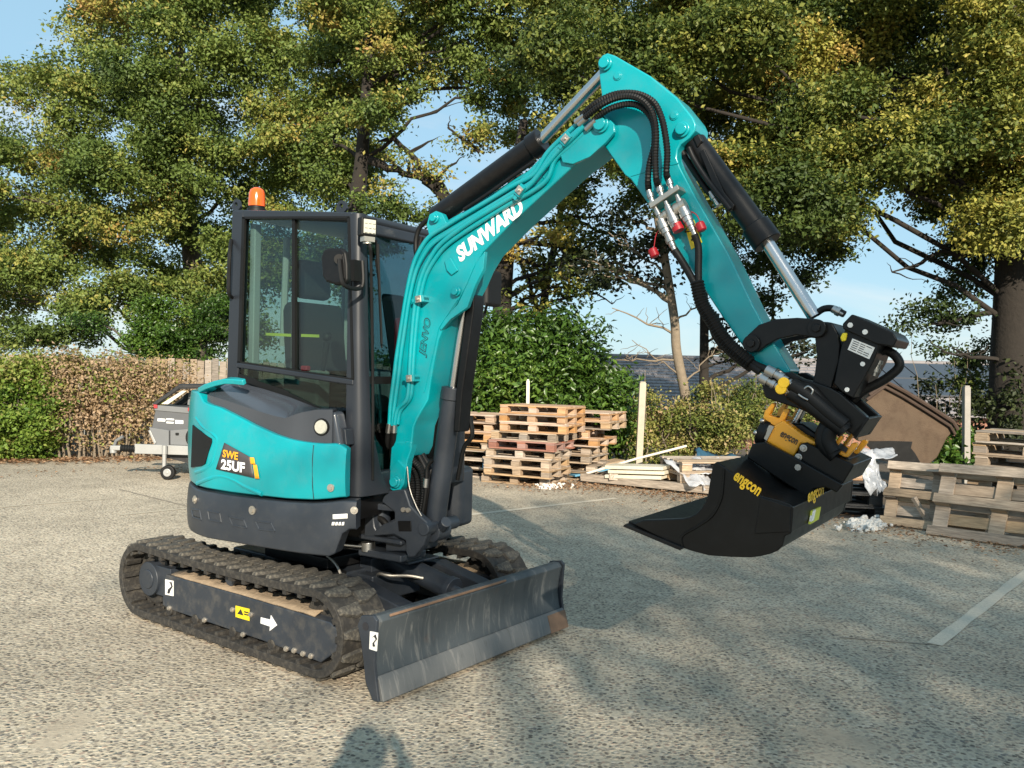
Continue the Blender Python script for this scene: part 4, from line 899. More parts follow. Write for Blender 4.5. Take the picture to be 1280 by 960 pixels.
# ---------------------------------------------------------------- bucket cylinder
kcyl = cyl_part('bucket_cylinder', (868, 178), (956, 298), YM, YM, .052, 'black_steel', False, bevel=.005)
cyl_part('cylinder_gland', (944, 282), (960, 304), YM, YM, .064, 'black_steel', kcyl, bevel=.006)
cyl_part('cylinder_rod', (955, 297), (1018, 396), YM, YM, .028, 'chrome', kcyl)
m = MB(); g = ups([(866, 172), (874, 167), (879, 176), (872, 186)], YM - .05); m.prism(g, YM - .06, YM + .06); m.build('cylinder_eye', 'black_steel', kcyl, bevel=.008)
hose([(861, 185), (868, 200), (884, 225), (905, 252), (913, 262)], YM - .06, .013, mat='black_steel', par=kcyl, name='hydraulic_pipe')
hose([(850, 186), (868, 215), (884, 238), (889, 243)], YM - .02, .014, par=kcyl)
fitting((888, 240), (899, 257), YM - .02, [.015, .018, .013, .016], kcyl, 'steel', 'hose_fitting')
plate([(874, 190), (880, 186), (905, 240), (918, 256), (915, 263), (908, 262), (895, 242)], YM - .06, YM - .03, 'cylinder_bracket', 'black_steel', par=kcyl)
# ---------------------------------------------------------------- links, hitch and tiltrotator
YL = YA - .04; YL1 = YA1 + .04
lk = [(931, 428), (934, 419), (948, 406), (969, 398.8), (996, 397), (1020, 398.5), (1031, 404), (1034, 413), (1028, 421), (1017, 422), (996, 419), (972, 424), (957, 432.5), (949, 439), (940, 441), (934, 437)]
m = MB(); m.prism(ups(lk, YL), YL, YL + .035); LK = U(m, 'bucket_link', 'black_steel', bevel=.006)
m = MB(); m.prism(ups(lk, YL), YL1 - .035, YL1); m.build('far_link', 'black_steel', LK, bevel=.006)
for a in ((940, 429.5), (1021.5, 410.5)):
    c = up3(*a, YL); m = MB(); m.cyl(c, c + Vector((0, -.014, 0)), .036, seg=22); m.cyl(c + Vector((0, -.014, 0)), c + Vector((0, -.026, 0)), .018, seg=6); m.build('link_pin', 'black_steel', LK, bevel=.003)
tl = [(1018, 420), (1030, 402), (1040, 403), (1048, 418), (1050.5, 430), (1049, 452), (1042, 476), (1038, 488), (1015, 478), (1018, 466), (1020.5, 445)]
m = MB(); m.prism(ups(tl, YL + .01), YL + .012, YL1 - .012); TL = U(m, 'tilt_link', 'black_steel', bevel=.008)
# quick hitch body
qh = [(954, 482), (958, 472), (973, 466), (989, 465), (1006, 474), (1015, 476), (1040, 485), (1052, 492), (1085, 521), (1080, 534), (1071, 548), (1064, 541), (1034, 527), (1003, 512), (975, 503), (958, 497)]
m = MB(); m.prism(ups(qh, YL), YL - .02, YL + .03); QH = U(m, 'quick_hitch', 'bucket_black', bevel=.006)
m = MB(); m.prism(ups(qh, YL), YL1 - .02, YL1 + .03); m.build('far_hitch_plate', 'bucket_black', QH, bevel=.006)
m = MB(); m.prism(ups([(956, 492), (960, 480), (985, 490), (1036, 516), (1070, 536), (1066, 541), (1034, 527), (1000, 511)], YL), YL, YL1); m.build('hitch_deck', 'bucket_black', QH, bevel=.004)
m = MB(); m.prism(ups([(1066, 541), (1085, 521), (1088, 523), (1070, 548)], YL), YL - .02, YL1 + .02); m.build('hitch_end_plate', 'black_steel', QH, bevel=.003)
# black cover box with its lid
bx_ = [(1056, 411), (1064, 408), (1100, 430), (1092, 452), (1066, 498), (1052, 490), (1042, 480), (1050, 440)]
m = MB(); m.prism(ups(bx_, YL - .01), YL - .01, YL1 + .03); CB = U(m, 'valve_cover', 'black_steel', bevel=.006)
m = MB(); m.prism(ups([(1053, 405), (1065, 392.5), (1116, 415), (1122, 424), (1117, 433.5), (1096, 430.5), (1054, 411.5)], YL - .02), YL - .024, YL1 + .045); ld = m.build('cover_lid', 'black_steel', CB, bevel=.006)
for a in ((1063, 406.4), (1081.5, 415)):
    c = up3(*a, YL - .024); m = MB(); m.cyl(c, c + Vector((0, -.006, 0)), .010, seg=12); m.build('bolt', 'white_sticker', ld)
for a in ((1078.5, 455), (1059, 487)):
    c = up3(*a, YL - .01); m = MB(); m.cyl(c, c + Vector((0, -.006, 0)), .009, seg=12); m.build('bolt', 'white_sticker', CB)
plate([(1065.5, 423), (1093.5, 434.5), (1086.5, 449), (1059.5, 437)], YL - .014, YL - .01, 'rating_plate', 'white_sticker', par=CB, bevel=0, label='white rating plate on the black cover box')
m = MB()
for k in range(5):
    t = .15 + k * .17; a = Vector((1065.5 + (1059.5 - 1065.5) * t, 423 + 14 * t, 0)); b = Vector((1093.5 - 7 * t, 434.5 + 14.5 * t, 0))
    for u0, u1 in ((.08, .35), (.4, .62), (.66, .9)):
        if rng.random() < .85: m.tube([up3(a.x + (b.x - a.x) * u0, a.y + (b.y - a.y) * u0, YL - .0145), up3(a.x + (b.x - a.x) * u1, a.y + (b.y - a.y) * u1, YL - .0145)], .0014, 4)
m.build('printed_mark', 'decal_grey', CB)
plate([(1050, 422), (1053, 416), (1059, 416), (1057, 426), (1052, 427)], YL - .02, YL + .02, 'yellow_marker', 'yellow_sticker', par=CB)
hose([(1020, 392), (1030, 386), (1042, 386), (1056, 393)], YM, .014, par=CB); fitting((1041, 386), (1055, 393), YM, [.016, .019, .014], CB, 'steel', 'hose_fitting')
hose([(1098, 439), (1110, 439), (1121, 447), (1124, 458), (1112, 470), (1096, 480), (1080, 488), (1066, 500)], YM, .018, par=CB)
fitting((1098, 450), (1092, 470), YM, [.02, .014, .02, .012], CB, 'steel', 'hose_fitting')
# hose couplings beside the arm tip
for a, b in (((958, 462), (985, 476)), ((951, 472), (974, 484)), ((985, 479), (992, 483)), ((985, 488), (990, 491))): fitting(a, b, YL - .045, [.022, .022, .016, .02, .015], QH)
for a in ((980.5, 478.5), (977, 486)):
    c = up3(*a, YL - .06); m = MB(); m.cyl(c, c + Vector((.004, -.03, 0)), .022, seg=18); m.build('yellow_cap', 'print_yellow', QH, bevel=.004)
hose([(990, 481), (1003, 489), (1020, 503), (1040, 520), (1056, 532)], YL - .05, .030, par=QH)
hose([(988, 491), (1000, 498), (1020, 512), (1040, 528), (1052, 536), (1056, 540)], YL - .045, .030, par=QH)
hose([(996, 486), (1012, 488), (1026, 503), (1046, 524), (1058, 536)], YL - .03, .026, par=QH)
hose([(1003, 488), (1010, 483), (1016, 488), (1013, 495)], YL - .07, .004, mat='steel', par=QH, name='wire_clip'); hose([(998, 493), (1004, 497), (1010, 500)], YL - .085, .004, mat='steel', par=QH, name='wire_clip')
hose([(1036, 530), (1030, 540), (1029, 552), (1036, 562), (1045, 570)], YL - .02, .032, par=QH); hose([(1047, 532), (1038, 538), (1035, 552), (1042, 565)], YL - .03, .03, par=QH)
# tiltrotator: orange body, hooks, black housing
Y2 = YM - .13; Y3 = YM + .13
ob = [(957.5, 552), (966, 534), (969.5, 530.5), (979, 525), (1003, 543), (1023.5, 554.5), (1018, 557), (1001, 554.5), (992, 571.5)]
m = MB(); m.prism(ups(ob, Y2), Y2, Y3); OB = U(m, 'tiltrotator', 'orange_paint', bevel=.008, seg=3)
side_text('engcon', (973, 547.5), (993.5, 559), Y2 - .004, 'print_dark', OB, .032, .02)
hookL = [(953, 523), (955, 514), (964, 503.5), (968, 503.5), (967.5, 507), (961, 519), (973, 523), (979, 511), (985.5, 511), (986, 514), (978, 528), (975, 536), (962, 530)]
m = MB(); m.prism(ups(hookL, Y2 + .01), Y2 + .015, Y2 + .05); m.build('hook', 'orange_paint', OB, bevel=.005); m = MB(); m.prism(ups(hookL, Y2 + .01), Y3 - .05, Y3 - .015); m.build('far_hook', 'orange_paint', OB, bevel=.005)
hookR = [(1037, 562), (1049, 545), (1053, 545), (1052, 549), (1043, 561), (1056, 567), (1064, 554), (1071, 553), (1071, 558), (1059, 572), (1055, 572)]
m = MB(); m.prism(ups(hookR, Y2 + .01), Y2 + .015, Y2 + .05); m.build('hook', 'orange_paint', OB, bevel=.005); m = MB(); m.prism(ups(hookR, Y2 + .01), Y3 - .05, Y3 - .015); m.build('far_hook', 'orange_paint', OB, bevel=.005)
m = MB(); m.prism(ups([(953.5, 547), (961.5, 531), (968, 533.5), (958.5, 551.5)], Y2 - .003), Y2 - .006, Y2 + .05); m.build('end_plate', 'zinc', OB, bevel=.002)
m = MB(); c0, c1 = up3(946, 538, Y2), up3(958, 543, Y2); m.cyl(c0 + Vector((0, .05, 0)), c1 + Vector((0, .05, 0)), .062, seg=20); m.cyl(c0 + Vector((0, .2, 0)), c1 + Vector((0, .2, 0)), .062, seg=20); m.build('tilt_cylinder', 'black_steel', OB, bevel=.008)
for a in ((945, 541), (953, 526)):
    c = up3(*a, Y2); m = MB(); m.sphere(c, .012, 8, 6); m.build('bolt', 'steel', OB)
m = MB(); m.prism(ups([(984, 529), (1000, 530), (1025, 547), (1020, 552), (1005, 546), (992, 537)], Y2 + .02), Y2 + .05, Y3 - .02); m.build('rotor_housing', 'black_steel', OB, bevel=.012, seg=3)
m = MB(); m.cyl(up3(1003, 512, YM), up3(994, 530, YM), .016); m.build('lock_rod', 'chrome', OB)
rb = [(1000.7, 554.5), (1008, 553), (1068, 581), (1053, 606), (995, 573)]
m = MB(); m.prism(ups(rb, Y2 - .02), Y2 - .022, Y3 + .10); RBX = m.build('rotor_box', 'bucket_black', OB, bevel=.006)
for a in ((1004.8, 560.2), (998.5, 571.3)):
    c = up3(*a, Y2 - .022); m = MB(); m.cyl(c, c + Vector((0, -.008, 0)), .015, seg=18); m.cyl(c + Vector((0, -.008, 0)), c + Vector((0, -.014, 0)), .009, seg=6); m.build('bolt', 'steel', RBX, bevel=.002)
m = MB(); m.prism(ups([(1008, 554), (1040, 560), (1060, 575), (1050, 580)], Y2), Y2 + .03, Y3); m.build('top_cover', 'black_rubber', OB, bevel=.006)
# mounting bracket between the rotor and the bucket
mb_ = [(933, 572), (940, 555), (955, 552), (992, 571), (1054, 606), (1046, 616), (1032, 609), (1016, 612), (1010, 622), (985, 607)]
for y0, y1 in ((Y2 - .05, Y2 - .02), (Y3 + .05, Y3 + .08)):
    m = MB(); m.prism(ups(mb_, y0), y0, y1); m.build('bucket_mount', 'bucket_black', OB, bevel=.006)
m = MB(); m.prism(ups([(960, 560), (1000, 580), (1040, 603), (1030, 610), (985, 596), (962, 582)], Y2), Y2, Y3 + .06); m.build('mount_bridge', 'bucket_black', OB, bevel=.006)
for a in ((998, 584),):
    c = up3(*a, Y2 - .05); m = MB(); m.cyl(c, c + Vector((0, -.01, 0)), .013, seg=8); m.build('bolt', 'steel', OB)
# ---------------------------------------------------------------- bucket
YK = YM - .50; LB = 1.04
sidep = [(790.5, 655), (804, 650), (840, 648.7), (853, 648), (862, 646), (870, 642), (876, 636), (881, 628), (884.5, 619), (886.5, 605), (889, 590), (891.5, 580), (896, 577), (908, 585.5), (930, 602), (951.6, 619.6), (972, 625), (987, 630), (991.6, 634), (990.5, 650), (989, 667), (981, 670.5), (978, 682.5), (972, 688.5), (963, 692.5), (950, 695.5), (938, 697), (915, 696.5), (886, 694.5), (868, 690), (851, 684.5), (820, 670)]
sl = ups(sidep, YK)
m = MB(); m.prism(sl, YK, YK + .022); BK = U(m, 'ditching_bucket', 'bucket_black', bevel=.005, label='black ditching bucket with yellow lettering')
m = MB(); m.prism(sl, YK + LB - .022, YK + LB); m.build('far_side_plate', 'bucket_black', BK, bevel=.005)
def shell_y(path, t, y0, y1, name, mat='bucket_black', bevel=.003):
    """bent plate: a (x, z) path with thickness t, running across the bucket"""
    P = [Vector((a, b)) for a, b in path]; N = []
    for i in range(len(P)):
        d = (P[min(i + 1, len(P) - 1)] - P[max(i - 1, 0)]).normalized(); N.append(Vector((-d.y, d.x)))
    poly = [tuple(p) for p in P] + [tuple(p + n * t) for p, n in zip(P[::-1], N[::-1])]
    m = MB(); m.prism(poly, y0, y1); return m.build(name, mat, BK, bevel=bevel, smooth=30)
fl_ = ups([(782, 656.5), (820, 671), (851, 684), (868, 689), (886, 693.5), (915, 695.5), (938, 696), (950, 694.5), (963, 691.5), (972, 687.5), (977.5, 681.5), (980.5, 669.5), (988.5, 666), (990, 650), (991, 634)], YK)
shell_y(fl_, .016, YK + .02, YK + LB - .02, 'bucket_shell')
shell_y(ups([(991.6, 634), (972, 625.5), (951.6, 620), (930, 602.5), (908, 586), (896, 577.5)], YK), .016, YK + .02, YK + LB - .02, 'bucket_top')
m = MB(); m.prism(ups([(779.5, 657.5), (783, 654.5), (856, 684), (851, 687.5)], YK), YK - .012, YK + LB + .012); m.build('cutting_edge', 'black_steel', BK, bevel=.002, label='flat cutting edge along the lip of the bucket')
# stiffening welds on the near side plate
m = MB(); m.tube(smoothpath([up3(905, 587, YK - .001), up3(904, 605, YK - .001), up3(901, 625, YK - .001), up3(890, 645, YK - .001), up3(872, 658, YK - .001), up3(853, 670, YK - .001), up3(853, 684, YK - .001)]), .005, 6); m.build('weld_seam', 'bucket_black', BK)
m = MB(); m.prism(ups([(951, 621), (989, 633), (987.5, 665), (944, 667)], YK), YK - .006, YK + .001); m.build('wear_plate', 'bucket_black', BK, bevel=.004)
m = MB(); m.tube([up3(945, 555, Y2 - .05), up3(932, 568, YK + .2), ], .004, 4); 
m = MB(); A = up3(932, 568.5, YK + .45); B = up3(1012, 622.5, YK + .45); m.tube([A, B], .006, 6); m.build('weld_seam', 'black_steel', BK)
side_text('engcon', (913, 602.5), (944.5, 624.5), YK - .008, 'print_yellow', BK, .047, .03)
XBK = UPS(991, 640, YK)[0] + .004
def bk(px, py, off=0.0): y, z = UPX(px, py, XBK + off); return Vector((XBK + off, y, z))
A, B = bk(1008.5, 634), bk(1028.5, 622.5); text_obj('lettering', 'engcon', 'print_yellow', BK, A + Vector((.003, 0, 0)), B - A, Vector((1, 0, 0)).cross(B - A), width=(B - A).length, height=.052, bold=.03)
def bquad(name, px, mat, off, label=None):
    q = [bk(*p, off) for p in px]; m = MB(); m.add(q + [v - Vector((.008, 0, 0)) for v in q], [(0, 1, 2, 3), (7, 6, 5, 4), (0, 4, 5, 1), (1, 5, 6, 2), (2, 6, 7, 3), (3, 7, 4, 0)]); return m.build(name, mat, BK, smooth=0, label=label)
bquad('sticker', [(1013, 655.5), (1023.5, 649), (1026.5, 633.5), (1016, 638.5)], 'lime_sticker', .003, 'yellow and white sticker on the back of the bucket')
bquad('printed_mark', [(1014, 652), (1017.5, 650), (1020, 636.8), (1016.6, 638.6)], 'white_sticker', .0045)
# ================================================================ GROUND
def ground_mat():
    m = bpy.data.materials.new('aggregate'); m.use_nodes = True; nt = m.node_tree; L = nt.links
    b = nt.nodes['Principled BSDF']; b.inputs['Roughness'].default_value = .85; b.inputs['Specular IOR Level'].default_value = .25
    tc = nd(nt, 'ShaderNodeTexCoord'); P = tc.outputs['Object']
    wob = nd(nt, 'ShaderNodeTexNoise'); wob.inputs['Scale'].default_value = 30; wob.inputs['Detail'].default_value = 2
    L.new(P, wob.inputs['Vector']); wv = nd(nt, 'ShaderNodeVectorMath', operation='SCALE'); wv.inputs['Scale'].default_value = .02
    L.new(wob.outputs['Color'], wv.inputs[0]); ad = nd(nt, 'ShaderNodeVectorMath', operation='ADD'); L.new(P, ad.inputs[0]); L.new(wv.outputs[0], ad.inputs[1])
    v = nd(nt, 'ShaderNodeTexVoronoi'); v.inputs['Scale'].default_value = 48; v.inputs['Randomness'].default_value = 1; L.new(ad.outputs[0], v.inputs['Vector'])
    # pebble colours
    sep = nd(nt, 'ShaderNodeSeparateColor'); L.new(v.outputs['Color'], sep.inputs[0])
    cr = nd(nt, 'ShaderNodeValToRGB'); e = cr.color_ramp.elements; cr.color_ramp.interpolation = 'CONSTANT'
    for _ in range(6): e.new(.5)
    stops = [(0, (.15, .125, .10)), (.07, (.25, .21, .165)), (.26, (.35, .295, .23)), (.48, (.44, .38, .295)), (.70, (.30, .26, .215)), (.80, (.37, .275, .21)), (.87, (.60, .52, .41)), (.95, (.20, .18, .16))]
    for a, (p, c) in zip(e, stops): a.position = p; a.color = c + (1,)
    L.new(sep.outputs[0], cr.inputs[0])
    # mortar between pebbles
    mr = nd(nt, 'ShaderNodeMapRange'); mr.inputs[1].default_value = .40; mr.inputs[2].default_value = .60; L.new(v.outputs['Distance'], mr.inputs[0])
    mor = nd(nt, 'ShaderNodeMix', data_type='RGBA'); mor.inputs['B'].default_value = (.53, .45, .335, 1)
    L.new(cr.outputs[0], mor.inputs['A']); L.new(mr.outputs[0], mor.inputs['Factor'])
    # sand patches where the pebbles are buried
    n1 = nd(nt, 'ShaderNodeTexNoise'); n1.inputs['Scale'].default_value = .9; n1.inputs['Detail'].default_value = 9; n1.inputs['Roughness'].default_value = .68; n1.inputs['Distortion'].default_value = .6; L.new(P, n1.inputs['Vector'])
    sp = nd(nt, 'ShaderNodeMapRange'); sp.inputs[1].default_value = .60; sp.inputs[2].default_value = .66; L.new(n1.outputs[0], sp.inputs[0])
    s2 = nd(nt, 'ShaderNodeMix', data_type='RGBA'); s2.inputs['B'].default_value = (.48, .40, .30, 1); L.new(mor.outputs['Result'], s2.inputs['A'])
    sf = nd(nt, 'ShaderNodeMath', operation='MULTIPLY'); sf.inputs[1].default_value = .85; L.new(sp.outputs[0], sf.inputs[0]); L.new(sf.outputs[0], s2.inputs['Factor'])
    # large stains: lighter and darker tones spread at random
    n2 = nd(nt, 'ShaderNodeTexNoise'); n2.inputs['Scale'].default_value = .35; n2.inputs['Detail'].default_value = 6; L.new(P, n2.inputs['Vector'])
    st = nd(nt, 'ShaderNodeMapRange'); st.inputs[1].default_value = .35; st.inputs[2].default_value = .7; st.inputs[3].default_value = .72; st.inputs[4].default_value = 1.12; L.new(n2.outputs[0], st.inputs[0])
    hs = nd(nt, 'ShaderNodeHueSaturation'); L.new(st.outputs[0], hs.inputs['Value']); L.new(s2.outputs['Result'], hs.inputs['Color'])
    n5 = nd(nt, 'ShaderNodeTexNoise'); n5.inputs['Scale'].default_value = 3.1; n5.inputs['Detail'].default_value = 5; L.new(P, n5.inputs['Vector'])
    st2 = nd(nt, 'ShaderNodeMapRange'); st2.inputs[1].default_value = .3; st2.inputs[2].default_value = .7; st2.inputs[3].default_value = .86; st2.inputs[4].default_value = 1.1; L.new(n5.outputs[0], st2.inputs[0])
    h2 = nd(nt, 'ShaderNodeHueSaturation'); L.new(st2.outputs[0], h2.inputs['Value']); L.new(hs.outputs[0], h2.inputs['Color'])
    L.new(h2.outputs[0], b.inputs['Base Color'])
    inv = nd(nt, 'ShaderNodeMath', operation='SUBTRACT'); inv.inputs[0].default_value = .7; L.new(v.outputs['Distance'], inv.inputs[1])
    k = nd(nt, 'ShaderNodeMath', operation='MULTIPLY'); L.new(inv.outputs[0], k.inputs[0])
    om = nd(nt, 'ShaderNodeMath', operation='SUBTRACT'); om.inputs[0].default_value = 1; L.new(sf.outputs[0], om.inputs[1]); L.new(om.outputs[0], k.inputs[1])
    hgt = nd(nt, 'ShaderNodeMath', operation='MULTIPLY'); L.new(k.outputs[0], hgt.inputs[0]); L.new(sep.outputs[1], hgt.inputs[1])
    bp = nd(nt, 'ShaderNodeBump'); bp.inputs['Strength'].default_value = 1.0; bp.inputs['Distance'].default_value = .012; L.new(hgt.outputs[0], bp.inputs['Height']); L.new(bp.outputs[0], b.inputs['Normal'])
    MATS['aggregate'] = m
ground_mat()
pmat('soil', (.10, .075, .05), .95, var=.4, scale=3, bump=.6, bscale=20)
pmat('line_paint', (.56, .49, .385), .85, var=.12, scale=40, dirt=(.33, .28, .215), dirt_amt=.9)
pmat('faint_paint', (.50, .435, .33), .9, var=.15, scale=40, dirt=(.36, .30, .225), dirt_amt=.9)
pmat('joint', (.24, .205, .16), .9, var=.3)
# one sheet: the yard at z = 0, falling to lower gardens behind the hedges
def gz(x, y):
    edge = 17.0 + (0 if x < 0 else 0); t = min(1, max(0, (y - 19) / 7)); return -2.2 * t * t * (3 - 2 * t)
xs = [-400, -120, -60] + [-36 + 2 * i for i in range(37)] + [60, 120, 400]; ys = [-120, -40, -10, -2] + [2 * i for i in range(16)] + [36, 44, 60, 100, 200, 600]
m = MB(); m.grid([[(x, y, gz(x, y)) for x in xs] for y in ys]); GR = m.build('ground', 'aggregate', kind='structure', smooth=60)
def gpatch(name, pts, mat, z, kind='structure'):
    m = MB(); m.add([(p.x, p.y, z) for p in pts], [tuple(range(len(pts)))]); return m.build(name, mat, smooth=0, kind=kind)
def gl(px, py, w, px2, py2, w2, name='parking_line', mat='line_paint', z=.004, seg=14):
    a, b = gnd(px, py), gnd(px2, py2); d = (b - a).normalized(); n = Vector((-d.y, d.x, 0)); rows = [[], []]
    for i in range(seg + 1):
        t = i / seg; c = a.lerp(b, t); w_ = (w + (w2 - w) * t) * (1 + .12 * math.sin(i * 2.3))
        rows[0].append((*(c + n * w_ / 2).xy, z)); rows[1].append((*(c - n * w_ / 2).xy, z))
    m = MB(); m.grid(rows); return m.build(name, mat, kind='structure', smooth=0)
gl(1168, 806, .085, 1340, 672, .085); gl(576, 645, .09, 770, 623, .09)
gl(1340, 690, .1, 1420, 640, .1, 'parking_line')
gl(1050, 797, .02, 1165, 806, .02, 'slab_joint', 'joint', .003); gl(150, 612, .03, 262, 640, .03, 'slab_joint', 'joint', .003)
gl(0, 634, .06, 130, 624, .06, 'parking_line', 'faint_paint'); gl(150, 644, .06, 250, 634, .06, 'parking_line', 'faint_paint')

soilp = [gnd(-60, 577), gnd(60, 579), gnd(180, 572), gnd(560, 585)]
m = MB(); m.add([(-40, 14.2, .003), (-9, 13.7, .003), (-6.4, 14.6, .003), (-1.0, 14.2, .003), (1.5, 12.4, .003), (3.6, 10.4, .003), (4.2, 9.4, .003), (5.5, 7.9, .003), (30, -4, .003), (40, 18.5, .003), (-40, 18.5, .003)], [tuple(range(11))]); m.build('soil_strip', 'soil', smooth=0, kind='structure')

# ================================================================ LEAVES
def rand_unit(n):
    v = rng.normal(size=(n, 3)); return v / np.linalg.norm(v, axis=1, keepdims=True)
def leaf_cloud(name, mat, blobs, leaf, per_twig, parent=None, twig_sigma=.17, flat=.55, asp=1.7, hang=0.0, shellp=.55, tint_sd=.12, lit=None, kind=None, clump=True):
    """blobs: (centre, radii, twig count, tint).  Every leaf is a folded diamond of its own."""
    Cs = []; Ts = []; Ns = []
    for c, r, nt_, tint in blobs:
        nt_ = max(1, int(nt_))
        d = rand_unit(nt_); rad = rng.random(nt_) ** (1 / 3.0); rad = rad * (1 - shellp) + shellp * (rad ** .35)
        if nt_ >= 30 and clump:
            ns = max(4, nt_ // 11); sd_ = rand_unit(ns); sr = .45 + .5 * rng.random(ns); w_ = rng.integers(0, ns, nt_)
            d = sd_[w_] * .75 + d * .25; base_ = sd_ * sr[:, None]; pick = base_[w_] + rand_unit(nt_) * (rng.random(nt_) ** .45)[:, None] * (.27 + .10 * rng.random(ns))[w_][:, None]
            p = np.array(c) + pick * np.array(r); tw_t = tint + (rng.normal(size=ns) * tint_sd)[w_] + rng.normal(size=nt_) * tint_sd * .45
        else:
            p = np.array(c) + d * rad[:, None] * np.array(r); tw_t = tint + rng.normal(size=nt_) * tint_sd
        k = np.maximum(2, rng.poisson(per_twig, nt_)); idx = np.repeat(np.arange(nt_), k)
        sg = twig_sigma * (0.6 + .8 * rng.random(nt_))
        q = p[idx] + rng.normal(size=(len(idx), 3)) * sg[idx][:, None] * np.array([1, 1, flat])
        Cs.append(q); Ts.append(tw_t[idx] + rng.normal(size=len(idx)) * .06); Ns.append(d[idx] * .5 + np.array([0, 0, .55]) + rng.normal(size=(len(idx), 3)) * .55)
    C_ = np.concatenate(Cs); T = np.clip(np.concatenate(Ts), 0, 1); N = np.concatenate(Ns); N /= np.linalg.norm(N, axis=1, keepdims=True)
    n = len(C_); a = rand_unit(n); a[:, 2] -= hang; u = a - N * (a * N).sum(1)[:, None]; u /= np.linalg.norm(u, axis=1, keepdims=True) + 1e-9; w = np.cross(N, u)
    L_ = leaf * (.65 + .7 * rng.random(n))[:, None]; Wd = L_ / asp
    V = np.empty((n, 4, 3)); V[:, 0] = C_ - u * L_ * .5; V[:, 1] = C_ + w * Wd * .5 + u * L_ * .05 + N * Wd * .16; V[:, 2] = C_ + u * L_ * .5 - N * L_ * .08; V[:, 3] = C_ - w * Wd * .5 + u * L_ * .05 + N * Wd * .16
    me = bpy.data.meshes.new(name); me.vertices.add(n * 4); me.vertices.foreach_set('co', V.reshape(-1).astype(np.float32))
    i4 = np.arange(n) * 4; tri = np.stack([i4, i4 + 1, i4 + 2, i4, i4 + 2, i4 + 3], 1).reshape(-1).astype(np.int32)
    me.loops.add(n * 6); me.loops.foreach_set('vertex_index', tri); me.polygons.add(n * 2); me.polygons.foreach_set('loop_start', np.arange(n * 2, dtype=np.int32) * 3)
    at_ = me.attributes.new('tint', 'FLOAT', 'FACE'); at_.data.foreach_set('value', np.repeat(T, 2).astype(np.float32))
    me.update(); me.materials.append(MATS[mat]); o = bpy.data.objects.new(name, me); COL.objects.link(o)
    if parent is not None: o.parent = parent
    if kind: o['kind'] = kind
    return o
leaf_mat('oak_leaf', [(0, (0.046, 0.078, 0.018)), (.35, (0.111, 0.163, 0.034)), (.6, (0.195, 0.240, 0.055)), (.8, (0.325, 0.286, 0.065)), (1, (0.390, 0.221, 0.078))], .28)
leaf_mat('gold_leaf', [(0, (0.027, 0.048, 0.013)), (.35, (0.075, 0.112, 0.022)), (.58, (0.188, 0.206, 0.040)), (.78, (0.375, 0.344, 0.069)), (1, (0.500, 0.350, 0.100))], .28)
leaf_mat('dark_leaf', [(0, (.014, .02, .008)), (.5, (.04, .055, .016)), (1, (.10, .11, .035))], .2)
leaf_mat('laurel_leaf', [(0, (.016, .04, .008)), (.5, (.055, .115, .016)), (.85, (.12, .20, .03)), (1, (.30, .30, .10))], .22, .38, .5)
leaf_mat('hedge_leaf', [(0, (.06, .12, .014)), (.35, (.16, .24, .035)), (.52, (.26, .28, .07)), (.66, (.30, .21, .11)), (1, (.42, .30, .19))], .3)
leaf_mat('bramble_leaf', [(0, (0.037, 0.062, 0.018)), (.4, (0.138, 0.175, 0.037)), (.7, (0.288, 0.275, 0.075)), (1, (0.425, 0.300, 0.163))], .28)
leaf_mat('dead_leaf', [(0, (.12, .06, .03)), (.5, (.27, .15, .08)), (1, (.42, .29, .18))], .15)
pmat('bark', (.075, .06, .045), .95, var=.4, scale=12, bump=1.0, bscale=25)
pmat('bark_dark', (.022, .0175, .0135), .95, var=.35, scale=10, bump=1.0, bscale=22)
pmat('bark_pale', (.20, .16, .115), .95, var=.3, scale=14, bump=.7, bscale=30)
def limb(m, a, b, r0, r1, wob=.06, n=7, seg=7, sag=0.0):
    a, b = Vector(a), Vector(b); L = (b - a).length; P = []; R = []
    for i in range(n + 1):
        t = i / n; p = a.lerp(b, t); w = math.sin(math.pi * t) * wob * L
        p = p + Vector((random.uniform(-1, 1), random.uniform(-1, 1), random.uniform(-.7, .7))) * w * .55 + Vector((0, 0, sag * L * math.sin(math.pi * t))); P.append(p); R.append(r0 + (r1 - r0) * t)
    m.tube(P, R, seg); return P
